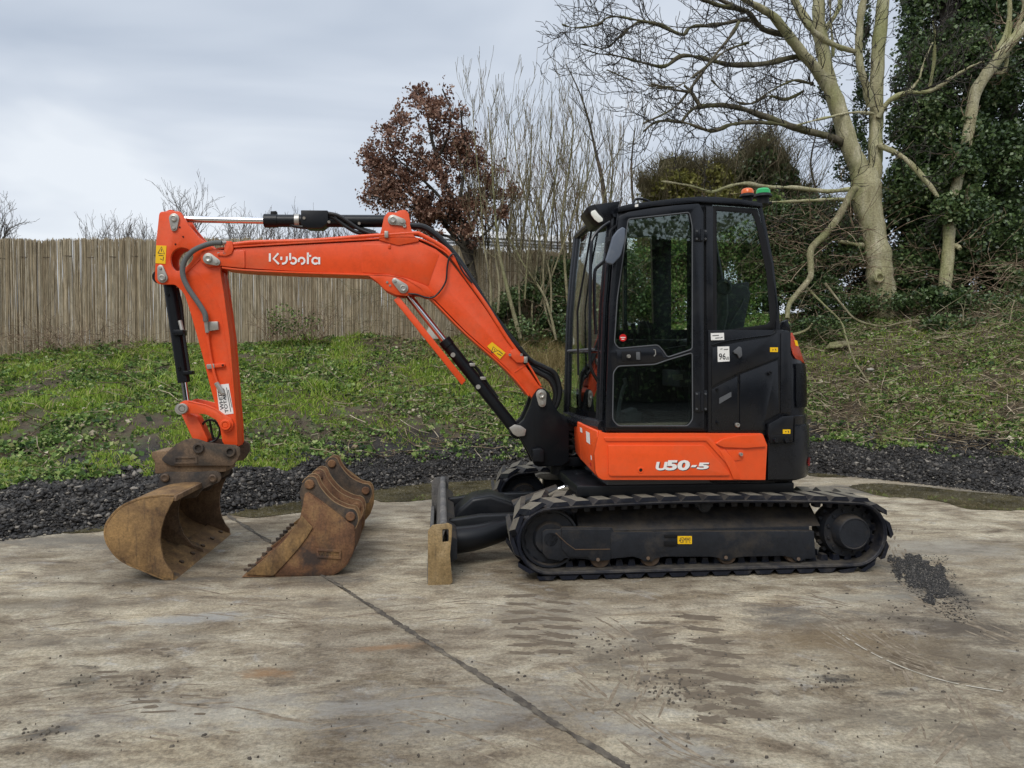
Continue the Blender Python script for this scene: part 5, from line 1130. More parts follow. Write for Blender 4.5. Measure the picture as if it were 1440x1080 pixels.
# loose crumbs
it = []
for _ in range(230):
    px, py = random.uniform(-20, 1460), 800 + 280 * random.random() ** .8
    p = G(px, py); r = random.choice([.002, .002, .003, .003, .004, .007]); it.append((p.x, p.y, r * random.uniform(1, 1.7), r, random.uniform(0, 3)))
for cx_, cy_, n, s in ((850, 905, 34, 22), (950, 972, 46, 24), (1170, 955, 30, 20), (215, 960, 16, 22), (110, 955, 8, 12), (1285, 860, 50, 40), (920, 955, 20, 30), (60, 1030, 18, 14), (1000, 990, 20, 40)):
    for _ in range(n):
        p = G(random.gauss(cx_, s), random.gauss(cy_, s * .45)); r = random.uniform(.002, .007); it.append((p.x, p.y, r * 1.3, r, random.uniform(0, 3)))
mounds('mud_crumbs', it, 'dirt', h=.008)
def patch(name, pts, mat, z, kind='stuff', jag=.03, n=5, dome=0., parent=None):
    q = smooth_line([G(x, y) for x, y in pts], n, True); q = [Vector((p.x + random.uniform(-jag, jag), p.y + random.uniform(-jag, jag), z)) for p in q]
    c = sum(q, Vector()) / len(q); b = bmesh.new()
    r0 = [b.verts.new((p.x, p.y, z * .3 if dome else z)) for p in q]; r1 = [b.verts.new(c + (p - c) * .82 + Vector((0, 0, dome))) for p in q]
    for k in range(len(q)): b.faces.new([r0[k], r0[(k + 1) % len(q)], r1[(k + 1) % len(q)], r1[k]])
    bmesh.ops.triangle_fill(b, use_beauty=True, edges=[b.edges.get((r1[k], r1[(k + 1) % len(q)])) for k in range(len(q))])
    o = mk(name, b, mat, parent, 0); tag(o, kind=kind); return o
0 and patch('mud_patch', [(1250, 788), (1264, 781), (1300, 787), (1326, 800), (1338, 818), (1337, 840), (1326, 838), (1315, 831), (1312, 844), (1298, 836), (1275, 820), (1256, 806)], 'wetmud', .003, dome=.006, jag=.035, n=9)
0 and patch('mud_patch', [(1146, 950), (1165, 944), (1192, 950), (1200, 957), (1180, 966), (1160, 966)], 'wetmud', .002, dome=.003, jag=.012)
# pale scrape on the slab
sc = smooth_line([G(x, y, .003) for x, y in [(1178, 888), (1195, 900), (1230, 920), (1280, 942), (1340, 960), (1410, 972)]], 8)
b = bmesh.new(); rows = []
for i, p in enumerate(sc):
    t = (sc[min(i + 1, len(sc) - 1)] - sc[max(i - 1, 0)]).normalized(); nn_ = Vector((-t.y, t.x, 0)) * (.002 + .003 * random.random()); rows.append((b.verts.new(p + nn_), b.verts.new(p - nn_)))
for a, c in zip(rows, rows[1:]):
    if random.random() < .8: b.faces.new([a[0], a[1], c[1], c[0]])
MT['scrape'] = paint('scraped concrete', (.47, .43, .35), .9)
mk('scrape_mark', b, 'scrape', YD)
# puddles
m, nt, bs = nmat('muddy water'); MT['water'] = m; v = vecs(nt, world=True)
nt.links.new(ramp(nt, nz(nt, 2.5, 5, .6, v), [(.35, (.045, .038, .018)), (.65, (.12, .10, .05))]), bs.inputs['Base Color']); bs.inputs['Roughness'].default_value = .03; bs.inputs['Specular IOR Level'].default_value = .5
bump(nt, bs, nz(nt, 6, 3, .5, v), .04, .01)
for pts in ([(60, 744), (130, 738), (200, 733), (235, 738), (170, 745), (100, 750)], [(322, 722), (355, 713), (400, 708), (432, 706), (440, 716), (400, 724), (350, 728)], [(515, 688), (560, 681), (610, 679), (665, 677), (720, 673), (760, 674), (700, 692), (650, 697), (610, 702), (560, 706), (528, 704)],
            [(1195, 684), (1235, 680), (1290, 684), (1340, 690), (1400, 695), (1470, 700), (1470, 716), (1410, 718), (1360, 716), (1330, 707), (1290, 701), (1245, 699), (1215, 692)], [(1135, 667), (1160, 664), (1195, 667), (1190, 671), (1150, 671)]):
    o = patch('puddle', pts, 'water', .005, 'structure', jag=.02, n=6, dome=.0)
# ------------------------------------------------------------ loose stones
def stones(name, P, size, mat, kind='stuff', attr=None):
    b = bmesh.new(); b.free(); bv_ = np.array([(1, 0, 0), (0, 1, 0), (-1, 0, 0), (0, -1, 0), (.15, .1, 1), (-.1, .1, -1)], float); bf = np.array([(0, 1, 4), (1, 2, 4), (2, 3, 4), (3, 0, 4), (1, 0, 5), (2, 1, 5), (3, 2, 5), (0, 3, 5)])
    n = len(P); S = size[:, None, None] * rng.uniform(.55, 1.3, (n, 1, 3)); V = bv_[None] * (1 + rng.uniform(-.35, .35, (n, 6, 1))) * S + rng.uniform(-.35, .35, (n, 6, 3)) * S
    a = rng.uniform(0, 6.28, n); c, s = np.cos(a), np.sin(a); ti = rng.uniform(-.7, .7, n); ct, st = np.cos(ti), np.sin(ti)
    x, y, z = V[..., 0], V[..., 1], V[..., 2] * .65
    y, z = y * ct[:, None] - z * st[:, None], y * st[:, None] + z * ct[:, None]
    x, y = x * c[:, None] - y * s[:, None], x * s[:, None] + y * c[:, None]
    V = np.stack([x, y, z], -1) + P[:, None, :]; Fc = (bf[None] + (np.arange(n) * 6)[:, None, None]).reshape(-1, 3)
    r = np.repeat(rng.random(n), 6)
    o = pydata(name, V.reshape(-1, 3), Fc, mat, attr=r); tag(o, kind=kind); return o
def attr_mat(name, stops, rough=.8, trans=0., spec=.3, fine=None):
    m, nt, bs = nmat(name); at = nt.nodes.new('ShaderNodeAttribute'); at.attribute_name = 'rnd'
    c = ramp(nt, at.outputs['Fac'], stops)
    if fine: c = mixc(nt, .8, c, ramp(nt, nz(nt, fine, 4, .75, vecs(nt, (1, 1, .16), world=True)), [(.3, .5), (.7, 1.5)]), 'MULTIPLY')
    nt.links.new(c, bs.inputs['Base Color']); bs.inputs['Roughness'].default_value = rough; bs.inputs['Specular IOR Level'].default_value = spec
    if trans:
        t = nt.nodes.new('ShaderNodeBsdfTranslucent'); nt.links.new(c, t.inputs[0]); mx = nt.nodes.new('ShaderNodeMixShader'); mx.inputs[0].default_value = trans
        nt.links.new(bs.outputs[0], mx.inputs[1]); nt.links.new(t.outputs[0], mx.inputs[2]); nt.links.new(mx.outputs[0], nt.nodes['Material Output'].inputs[0])
    return m
MT['stone'] = attr_mat('asphalt gravel', [(0, (.009, .008, .0075)), (.5, (.027, .0245, .0225)), (.76, (.055, .05, .045)), (.93, (.10, .09, .078)), (1, (.26, .23, .19))], .6, spec=.3)
n = 215000; pxs = rng.uniform(-60, 1500, n); t = rng.random(n)
f_ = np.interp(pxs, KX, KF); g_ = np.interp(pxs, KX, KG); yy = f_ - .12 + (g_ - f_ + .45) * t; xx = (pxs - 720) / 1040 * yy
keep = (rng.random(n) < np.clip(.25 + 2.5 * t, 0, 1) * np.clip((1.08 - t) * 4, 0, 1)) & ((yy < g_ + (fbm(xx, yy, .5, 5) - .5) * 1.2 + .1))
xx, yy, pxs = xx[keep][:105000], yy[keep][:105000], pxs[keep][:105000]
sz = rng.gamma(1.2, .0065, len(xx)) + .0045; sz = np.minimum(sz, .042)
stones('gravel', np.stack([xx, yy, np.maximum(H(xx, yy), -.0) + sz * .2], -1), sz, 'stone')
def in_px(X_, Y_, poly):
    ins = np.zeros(len(X_), bool)
    for i in range(len(poly)):
        (x1, y1), (x2, y2) = poly[i - 1], poly[i]
        if y1 != y2: ins ^= ((y1 > Y_) != (y2 > Y_)) & (X_ < (x2 - x1) * (Y_ - y1) / (y2 - y1) + x1)
    return ins
n = 60000; pa = rng.uniform(1235, 1380, n); pb = rng.uniform(770, 885, n)
k = in_px(pa + (fbm(pa, pb, 14, 61, 5) - .5) * 44, pb + (fbm(pa, pb, 9, 62, 4) - .5) * 22, [(1250, 788), (1264, 781), (1300, 786), (1326, 800), (1338, 816), (1338, 838), (1324, 836), (1318, 850), (1300, 838), (1278, 820), (1256, 806)]) | ((rng.random(n) < .03) & in_px(pa, pb, [(1245, 780), (1330, 780), (1375, 870), (1350, 880), (1260, 820)]))
pa, pb = pa[k], pb[k]; gz_ = [G(float(a_), float(b_)) for a_, b_ in zip(pa, pb)]; xx = np.array([g_.x for g_ in gz_]); yy = np.array([g_.y for g_ in gz_])
stones('gravel_scatter', np.stack([xx, yy, np.full(len(xx), .002)], -1), rng.uniform(.002, .0075, len(xx)), 'stone')
MT['rock'] = paint('pale stone', (.38, .35, .30), .8, dirt=(.16, .14, .11), amt=.8, dscale=12, bmp=.6)

# ------------------------------------------------------------ leaves, blades, sticks
def leaves(name, P, size, mat, parent=None, flat=0., attr=None, asp=.75, kind=None, smooth=0):
    """P (n,3); bent diamond leaves; flat 0..1 pulls the normals upward"""
    n = len(P); d = rng.normal(size=(n, 3)); d[:, 2] *= (1 - flat); d /= np.linalg.norm(d, axis=1)[:, None] + 1e-9
    u = rng.normal(size=(n, 3)); u[:, 2] = u[:, 2] * (1 - flat) ; s = np.cross(d, u); s /= np.linalg.norm(s, axis=1)[:, None] + 1e-9
    if flat > 0:
        nrm = np.cross(d, s)
    L_ = (size if hasattr(size, '__len__') else np.full(n, size))[:, None] * rng.uniform(.65, 1.3, (n, 1)); Wd = L_ * asp * .5
    k = np.cross(d, s) * L_ * rng.uniform(-.25, .25, (n, 1))
    V = np.stack([P - d * L_ * .5, P + s * Wd + k, P + d * L_ * .5, P - s * Wd + k], 1).reshape(-1, 3)
    Fc = np.arange(n * 4).reshape(n, 4); r = rng.random(n) if attr is None else attr
    o = pydata(name, V, Fc, mat, parent, smooth, np.repeat(r, 4)); 
    if kind: tag(o, kind=kind)
    return o
def blades(name, P, h, mat, lean=.45, w=.006, attr=None, kind='stuff'):
    n = len(P); a = rng.uniform(0, 6.28, n); l = rng.normal(0, lean, (n, 2)); hh = h * rng.uniform(.5, 1.3, n)
    side = np.stack([np.cos(a), np.sin(a), np.zeros(n)], -1) * w; top = np.stack([l[:, 0] * hh, l[:, 1] * hh, hh], -1); midp = top * np.array([.35, .35, .6])
    V = np.stack([P - side, P + side, P + midp + side * .8, P + top, P + midp - side * .8], 1)
    Fc = np.concatenate([(np.arange(n) * 5)[:, None] + np.array([0, 1, 2, 4]), (np.arange(n) * 5)[:, None] + np.array([4, 2, 3, 3])])
    tri = Fc[n:, :3]; quad = Fc[:n]
    Fa = np.concatenate([quad[:, [0, 1, 2]], quad[:, [0, 2, 3]], tri]); r = rng.random(n) if attr is None else attr
    o = pydata(name, V.reshape(-1, 3), Fa, mat, None, 0, np.repeat(r, 5)); tag(o, kind=kind); return o
def segmesh(name, S, mat, parent=None, sides=4, kind=None):
    """S = list of (p0, p1, r0, r1)"""
    A = np.array([[*a, *b] for a, b, _, _ in S], float); r = np.array([[c, d] for _, _, c, d in S]); p0, p1 = A[:, :3], A[:, 3:]
    t = p1 - p0; t /= np.linalg.norm(t, axis=1)[:, None] + 1e-9; ref = np.where(np.abs(t[:, 2:3]) < .9, np.array([[0, 0, 1.]]), np.array([[1., 0, 0]]))
    u = np.cross(t, ref); u /= np.linalg.norm(u, axis=1)[:, None]; v = np.cross(t, u); n = len(S); V = []
    for p, k in ((p0, 0), (p1 + t * r[:, 1:2] * .3, 1)):
        for j in range(sides): a = 2 * math.pi * j / sides; V.append(p + (u * math.cos(a) + v * math.sin(a)) * r[:, k:k + 1])
    V = np.stack(V, 1).reshape(-1, 3); b = (np.arange(n) * 2 * sides)[:, None]
    Fc = np.concatenate([b + np.array([j, (j + 1) % sides, sides + (j + 1) % sides, sides + j]) for j in range(sides)])
    o = pydata(name, V, Fc, mat, parent, 60, np.repeat(rng.random(n), 2 * sides)); 
    if kind: tag(o, kind=kind)
    return o
def grow(S, p, d, L_, r, lev, up=.15, wig=.22, kids=4, spread=.8, shrink=.55, ends=None, minr=.0022, nseg=5, side=None):
    p = Vector(p); d = Vector(d).normalized(); st = L_ / nseg; pts = [p.copy()]
    for i in range(nseg):
        d = (d + Vector((random.gauss(0, wig), random.gauss(0, wig), random.gauss(0, wig) + up))).normalized()
        q = p + d * st; r0 = r * (1 - .75 * i / nseg); r1 = r * (1 - .75 * (i + 1) / nseg); S.append((p[:], q[:], max(r0, minr), max(r1, minr))); p = q; pts.append((p.copy(), d.copy(), r1) if 0 else p.copy())
        if ends is not None and (lev <= 1 or i == nseg - 1): ends.append(p[:])
        if lev > 0 and i >= 0:
            for _ in range(1 if random.random() < kids / nseg - int(kids / nseg) else 0): pass
            m_ = kids / nseg; c = int(m_) + (random.random() < m_ - int(m_))
            for _ in range(c):
                o = d.cross(Vector((random.gauss(0, 1), random.gauss(0, 1), random.gauss(0, 1)))).normalized()
                dd = (d + o * spread * random.uniform(.6, 1.3)).normalized()
                grow(S, p, dd, L_ * shrink * random.uniform(.6, 1.2), max(r1 * .65, minr), lev - 1, up, wig, kids, spread, shrink, ends, minr, max(3, nseg - 1))
MT['blade_g'] = attr_mat('grass', [(0, (.07, .13, .014)), (.4, (.24, .37, .045)), (.75, (.40, .52, .08)), (.9, (.46, .44, .15)), (1, (.62, .54, .30))], .6, .35)
MT['weed'] = attr_mat('weeds and fallen leaves', [(0, (.022, .05, .014)), (.25, (.095, .17, .04)), (.52, (.22, .33, .08)), (.70, (.37, .42, .15)), (.78, (.15, .10, .055)), (.90, (.34, .25, .15)), (1, (.62, .54, .40))], .5, .25)
MT['litter'] = attr_mat('dead leaves and twigs', [(0, (.05, .034, .02)), (.4, (.15, .11, .065)), (.8, (.32, .25, .16)), (1, (.55, .47, .34))], .8, .1)
MT['straw'] = attr_mat('dry grass', [(0, (.14, .11, .04)), (.5, (.28, .21, .09)), (1, (.42, .34, .17))], .7, .3)
MT['ivy'] = attr_mat('ivy leaves', [(0, (.020, .038, .013)), (.45, (.070, .118, .038)), (.8, (.145, .205, .07)), (1, (.32, .35, .18))], .42, .15, .5)
MT['olive'] = attr_mat('olive shrub leaves', [(0, (.15, .15, .035)), (.5, (.32, .31, .085)), (1, (.52, .47, .18))], .6, .2)
MT['beech'] = attr_mat('withered brown leaves', [(0, (.09, .042, .027)), (.45, (.20, .10, .066)), (.8, (.31, .175, .12)), (1, (.50, .34, .25))], .55, .25)
def bankpts(n, a0=-80, a1=1540, seed=0, up=0.):
    px = rng.uniform(a0, a1, n); t = rng.random(n); g = np.interp(px, KX, KG); c = np.interp(px, KX, KC) + 1.0; y = g - .30 + (c + .3 - g) * t; x = (px - 720) / 1040 * y
    return x, y, H(x, y) + up, px, t
# grass on the left and centre, fading to the right
x, y, z, px, t = bankpts(330000); m1 = fbm(x, y, .9, 21); m2 = fbm(x, y, .3, 31, 3)
dens = np.interp(px, [0, 150, 420, 560, 800, 1100, 1440], [.85, 1, .95, .6, .6, .30, .36]) * np.clip((m1 - .45) * 8 + (m2 - .5) * 4 + np.interp(t, [0, .10, .25, 1], [-.75, -.1, .5, .5]) - np.where((px < 330) & (t < .30), .75 * (1 - t / .30) + .1, 0), 0, 1)
k = rng.random(len(x)) < dens; x, y, z, px, m1 = x[k], y[k], z[k], px[k], m1[k]
blades('grass', np.stack([x, y, z - .01], -1), np.where(m1 > .55, .062, .042), 'blade_g', w=.0065, attr=np.clip(rng.random(len(x)) * .8 + (m1 - .5) * .8 + .05, 0, 1))
# broad-leaved weeds, ivy and fallen leaves
x, y, z, px, t = bankpts(400000); m1 = fbm(x, y, .7, 51); m3 = fbm(x, y, .25, 61, 3)
dens = np.interp(px, [0, 420, 560, 1100, 1440], [.95, .9, .98, .98, .98]) * np.clip((m1 - .34) * 4, .04, 1) * np.clip((m3 - .3) * 4, .1, 1)
k = rng.random(len(x)) < dens; x, y, z, px, m3 = x[k], y[k], z[k], px[k], m3[k]
br = np.interp(px, [0, 420, 600, 1100, 1440], [.04, .05, .09, .12, .13])
at_ = np.clip(rng.random(len(x)) * .72 + (m3 - .5) * .35 + np.where(rng.random(len(x)) < br * 1.2, .45, 0), 0, 1)
leaves('ground_cover', np.stack([x, y, z + rng.uniform(0, .05, len(x))], -1), rng.choice([.024, .036, .052, .075], len(x), p=[.32, .34, .24, .10]), 'weed', flat=.45, attr=at_, kind='stuff')
# litter: thin sticks everywhere on the bank, thick on the right
S = []
for _ in range(5200):
    px_ = random.choice([random.uniform(1090, 1500)] * 6 + [random.uniform(480, 860)] * 2 + [random.uniform(-60, 480)]); g = float(np.interp(px_, KX, KG)); c = float(np.interp(px_, KX, KC)); yy_ = g + (c - g) * random.uniform(-.02, 1.0); xx_ = (px_ - 720) / 1040 * yy_
    a = random.uniform(0, 6.28); L_ = random.choice([.08, .12, .16, .25, .4, .6]); r_ = random.uniform(.002, .0045) * (1.5 if L_ > .3 else 1); p = Vector((xx_, yy_, float(H(xx_, yy_)) + random.uniform(.01, .06))); d = Vector((math.cos(a), math.sin(a) * .6, random.uniform(-.1, .35)))
    for i in range(4):
        q = p + d * L_ / 4; hq = float(H(q.x, q.y)) + .012
        if q.z < hq: q.z = hq
        S.append((p[:], q[:], r_, r_ * .85)); p = q; d = (d + Vector((random.gauss(0, .3), random.gauss(0, .3), random.gauss(0, .2) - .05))).normalized()
segmesh('twig_litter', S, 'litter', sides=3, kind='stuff')
# tuft of dry grass by the cab front and by the fence foot
for name_, cx_, Yc_, n, hh_, sx in (('dry_grass', 790, 11.7, 2600, .26, .45), ('dry_grass', 640, 12.2, 500, .18, .5)):
    c = W(cx_, 480, Yc_); xx = c.x + rng.normal(0, sx, n); yy = c.y + rng.normal(0, .4, n); blades(name_, np.stack([xx, yy, H(xx, yy)], -1), np.full(n, hh_), 'straw', .6, .004)
x, y, z, px, t = bankpts(5000, 380, 1500); k = fbm(x, y, .6, 91) > .62; blades('dry_grass', np.stack([x[k], y[k], z[k]], -1), np.full(k.sum(), .13), 'straw', .8, .004)
x, y, z, px, t = bankpts(60000, -80, 700); k = (fbm(x, y, .45, 95) > .64) & (t > .33); blades('tall_grass', np.stack([x[k], y[k], z[k]], -1), np.full(k.sum(), .12), 'blade_g', .7, .006)
# a few pale stones and rubbish lumps on the bank
for px_, py_, Y_, s_ in ((1207, 497, 12.0, .035), (1224, 516, 11.5, .05), (1300, 640, 9.6, .05), (210, 497, 11.2, .06)):
    p = W(px_, py_, Y_); b = bmesh.new(); bmesh.ops.create_icosphere(b, subdivisions=2, radius=s_)
    for v_ in b.verts: v_.co = Vector((v_.co.x * 1.4, v_.co.y, v_.co.z * .6)) * random.uniform(.85, 1.1) + Vector((p.x, p.y, float(H(p.x, p.y)) + s_ * .2))
    o = mk('stone', b, 'rock', None, 40); tag(o, 'pale weathered stone lying in the undergrowth on the bank', 'stone', 'pale stones on the bank')
# ------------------------------------------------------------ reed fence
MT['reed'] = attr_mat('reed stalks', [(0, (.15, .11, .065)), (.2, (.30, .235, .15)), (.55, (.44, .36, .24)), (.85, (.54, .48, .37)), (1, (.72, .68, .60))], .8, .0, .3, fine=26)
def fence_line(a): Yf_ = np.interp(a, [-500, 0, 300, 600, 850, 1100], [11.0, 11.55, 12.1, 12.95, 13.4, 13.9]); return (a - 720) / 1040 * Yf_, Yf_
FT = empty('reed_fence', (*[float(q) for q in fence_line(300)], 1.7)); tag(FT, 'long weathered reed screen fence along the top of the grassy bank', 'fence')
al = []; s = -110.
while s < 868:
    x0, y0 = fence_line(s); s += .0072 * 1040 / y0 * (random.random() * .7 + .65); al.append(s)
al = np.array(al)
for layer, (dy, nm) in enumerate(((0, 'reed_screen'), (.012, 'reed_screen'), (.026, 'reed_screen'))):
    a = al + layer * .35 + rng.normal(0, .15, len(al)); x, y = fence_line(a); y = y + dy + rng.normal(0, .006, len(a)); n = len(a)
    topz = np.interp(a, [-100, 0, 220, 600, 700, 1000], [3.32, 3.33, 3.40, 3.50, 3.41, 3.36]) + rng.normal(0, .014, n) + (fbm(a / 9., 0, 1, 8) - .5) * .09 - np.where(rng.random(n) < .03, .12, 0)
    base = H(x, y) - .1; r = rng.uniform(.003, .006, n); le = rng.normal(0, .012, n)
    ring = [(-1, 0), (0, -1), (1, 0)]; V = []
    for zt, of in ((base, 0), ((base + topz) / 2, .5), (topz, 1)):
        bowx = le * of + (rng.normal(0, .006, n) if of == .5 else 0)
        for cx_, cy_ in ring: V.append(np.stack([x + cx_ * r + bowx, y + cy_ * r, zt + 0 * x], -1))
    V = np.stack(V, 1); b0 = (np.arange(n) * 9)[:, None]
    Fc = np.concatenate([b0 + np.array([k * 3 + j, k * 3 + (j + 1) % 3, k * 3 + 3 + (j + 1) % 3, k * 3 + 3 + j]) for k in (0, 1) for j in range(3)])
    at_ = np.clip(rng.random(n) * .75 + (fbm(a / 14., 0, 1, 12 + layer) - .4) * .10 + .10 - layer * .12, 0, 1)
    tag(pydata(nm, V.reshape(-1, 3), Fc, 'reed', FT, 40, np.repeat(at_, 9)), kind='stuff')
for dz in ():
    pts = []
    for a in np.arange(-100, 1000, 16): x, y = fence_line(a); pts.append((x, y - .012, 3.34 + .2 * (a / 600) - dz + random.uniform(-.012, .012) if a < 600 else 3.54 - dz - (a - 600) * .0003))
    mk('tie_wire', tube(pts, .0025, 4), 'pin', FT)
for a in np.arange(-60, 700, 31.):
    x, y = fence_line(a); x2, y2 = fence_line(a + 9); zd = float(np.interp(a, [-100, 0, 600, 1000], [3.06, 3.06, 3.26, 3.2])) + random.uniform(-.02, .02); mk('tie_wire', tube([(x, y - .012, zd), (x2, y2 - .012, zd + random.uniform(-.008, .008))], .0045, 5), 'rust_k', FT)
for a in (-60, 60, 190, 330, 470, 600, 720, 840):
    x, y = fence_line(a); mk('post', tube([(x, y + .08, float(H(x, y)) - .2), (x, y + .08, 3.30)], .04, 8), 'rust_k', FT)
# ------------------------------------------------------------ long white roofed cabin behind the fence
BX = empty('portable_building', (*W(720, 340, 19)[:2], 0)); tag(BX, 'long white roofed building showing just above the reed fence', 'building')
MT['panelw'] = paint('white sheet metal', (.86, .87, .88), .45, dirt=(.55, .56, .56), amt=.3, dscale=2)
MT['panelg'] = paint('grey sheet metal', (.16, .17, .18), .5)
xl, xr = W(578, 330, 19).x, W(900, 330, 19).x; zt = W(640, 321, 19).z; zr = W(840, 340, 19).z; zb = W(640, 343, 19).z
mk('wall', box((xl + .1, 19.1, 1.0), (xr - .1, 22.4, zb - .2), .02), 'panelg', BX)
q = [(xl, zb - .18), (xl + .02, zb + .05), (xl + .30, zt - .03), (xl + .8, zt), (xr - 1.4, zr + .12), (xr - .3, zr + .02), (xr, zr - .2), (xr, zr - .42), (xr - 1.4, zb - .32)]
mk('roof', prism([Vector((x, 19, z)) for x, z in q], (0, 3.5, 0), bevel=.03), 'panelw', BX)
for f in (.38, .62, .82):
    mk('roof_rail', tube([(xl + .3, 18.985, zb + (zt - zb) * (1 - f)), (xr - .4, 18.985, (zr - .3) + (.34) * (1 - f) * .9)], .018, 6), 'panelg', BX)
# ------------------------------------------------------------ parked silver car at the right edge
CR = empty('parked_car', (*W(1475, 335, 17)[:2], float(W(1475, 335, 17).z) - .55)); tag(CR, 'silver grey parked car glimpsed behind the ivy at the right edge', 'car')
MT['silver'] = paint('silver car paint', (.34, .36, .40), .3, metal=.5, coat=.5); MT['tyre'] = paint('tyre', (.02, .02, .02), .8); MT['darkglass'] = paint('dark window glass', (.02, .025, .03), .08)
o = W(1410, 345, 17); u0, z0 = o.x, o.z - .55
def cp(pts, y0, y1, nm, m_, bev=.04): return mk(nm, prism([Vector((u0 + x, y0, z0 + z)) for x, z in pts], (0, y1 - y0, 0), bevel=bev, seg=3), m_, CR)
cp([(0, .35), (.02, .62), (.25, .80), (.95, .92), (1.05, .95), (3.3, .98), (4.1, .92), (4.25, .6), (4.2, .3), (.1, .25)], 17, 18.7, 'body', 'silver', .07)
cp([(.95, .90), (1.65, 1.42), (2.2, 1.5), (3.0, 1.48), (3.9, .96)], 17.12, 18.58, 'cabin', 'silver', .05)
cp([(1.15, .97), (1.72, 1.37), (2.25, 1.44), (2.95, 1.42), (3.55, .99)], 17.10, 17.14, 'window', 'darkglass', .005)
for x in (.85, 3.4):
    for y0 in (16.97, 18.5): mk('wheel', cyl((u0 + x, y0, z0 + .32), (u0 + x, y0 + .22, z0 + .32), .32, 24, .02), 'tyre', CR)
mk('headlight', box((u0 + .02, 17.05, z0 + .58), (u0 + .22, 17.35, z0 + .72), .02), 'lamp', CR)
# ------------------------------------------------------------ bark and twigs
def bark(name, a, b_, c, moss=None, sc=6):
    m, nt, bs = nmat(name); v = vecs(nt, (1, 1, .35), world=True)
    col = ramp(nt, nz(nt, sc, 7, .65, v), [(.32, a), (.5, b_), (.68, c)])
    col = mixc(nt, .75, col, ramp(nt, nz(nt, 60, 4, .7, v), [(.3, .6), (.7, 1.3)]), 'MULTIPLY')
    if moss: col = mixc(nt, mth(nt, 'MULTIPLY', ramp(nt, nz(nt, 2.2, 6, .6, v), [(.45, 0.), (.62, 1.)]), .6), col, moss)
    nt.links.new(col, bs.inputs['Base Color']); bs.inputs['Roughness'].default_value = .85; bs.inputs['Specular IOR Level'].default_value = .2
    hb = nz(nt, 30, 8, .75, vecs(nt, (1, 1, 1.8), world=True)); c2 = mixc(nt, .7, col, ramp(nt, hb, [(.34, .55), (.5, 1.05), (.7, 1.3)]), 'MULTIPLY'); nt.links.new(c2, bs.inputs['Base Color']); bump(nt, bs, hb, .9, .03); return m
MT['bark'] = bark('smooth pale bark', (.32, .285, .16), (.45, .41, .25), (.58, .535, .37), (.28, .30, .11))
MT['bark_y'] = bark('lichen covered bark', (.17, .145, .085), (.28, .245, .15), (.40, .365, .24), (.21, .22, .09), 14)
MT['bark_g'] = bark('whip and silhouetted limb bark', (.07, .06, .04), (.13, .11, .075), (.20, .175, .125), (.13, .135, .05))  # on the bare tree's limbs this darker tone paints their silhouette
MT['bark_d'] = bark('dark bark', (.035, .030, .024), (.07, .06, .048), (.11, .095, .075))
MT['twig'] = attr_mat('dark twigs', [(0, (.022, .019, .017)), (.6, (.042, .036, .031)), (1, (.10, .085, .065))], .8)
MT['twig_f'] = attr_mat('grey brown far twigs', [(0, (.07, .06, .055)), (.6, (.12, .105, .09)), (1, (.20, .17, .14))], .8)
MT['twig_y'] = attr_mat('greenish young twigs', [(0, (.09, .075, .042)), (.6, (.17, .145, .08)), (1, (.28, .25, .155))], .8)
MT['twig_b'] = attr_mat('brown bramble stems', [(0, (.09, .055, .035)), (.6, (.22, .15, .095)), (1, (.42, .34, .24))], .8)
def path(pts, Y, dy=0.):
    """pixel polyline at distance Y (last point dy metres nearer or further)"""
    n = len(pts); return [W(p[0], p[1], Y + (p[2] if len(p) > 2 else dy * i / max(1, n - 1))) for i, p in enumerate(pts)]
def limb(bm, pts, ws, Y, dy=0., sides=10, knob=.0, n=5):
    """ws = widths in pixels at both ends"""
    P = smooth_line(path(pts, Y, dy), n); m_ = len(P); k = Y / F / 2; rs = [((ws[0] + (ws[1] - ws[0]) * i / (m_ - 1)) if len(ws) == 2 else float(np.interp(i / (m_ - 1), np.linspace(0, 1, len(ws)), ws))) * k for i in range(m_)]
    if knob: rs = [r * (1 + knob * (random.random() - .5)) for r in rs]
    tube(P, rs, sides, bm); return P, rs
def sprout(S, P, rs, every, L_, lev, **k):
    for i in range(1, len(P)):
        m_ = every; c = int(m_) + (random.random() < m_ - int(m_)); t = (P[i] - P[i - 1]).normalized()
        for _ in range(c):
            o = t.cross(Vector((random.gauss(0, 1), random.gauss(0, 1), random.gauss(0, 1)))).normalized(); f = random.random()
            grow(S, P[i - 1].lerp(P[i], f), (t * .6 + o * random.uniform(.6, 1.1)), L_ * random.uniform(.5, 1.2), min(rs[i] * .5, .011), lev, **k)
# ---- the tall bare tree on the right
BT = empty('bare_tree', W(1243, 425, 12.6)); tag(BT, 'tall bare tree with a thick pale forked trunk at the top of the bank', 'tree')
bm = bmesh.new(); Y0 = 13.2
LM = []; bm2 = bmesh.new()
def lim(pts, ws, dy=0., knob=.10, Y=Y0, sides=10): r = limb(bm2 if 8 < len(LM) < 22 else bm, pts, ws, Y, dy, sides, knob); LM.append(r); return r
lim([(1246, 460), (1245, 440), (1243, 423), (1238, 395), (1236, 366), (1229, 330), (1221, 293), (1218, 262), (1216, 240)], [40, 39, 37, 35, 34, 33, 36, 38, 30], sides=16)
lim([(1222, 268), (1229, 240), (1231, 215), (1232, 163), (1234, 81), (1240, 20), (1246, -40), (1250, -90)], [26, 20, 18, 18, 17, 14], .3, sides=12)
lim([(1216, 268), (1208, 235), (1197, 212), (1178, 151), (1164, 110), (1153, 41), (1151, 0), (1150, -50)], [30, 25, 24, 22, 17, 15, 12], -.2, sides=12)
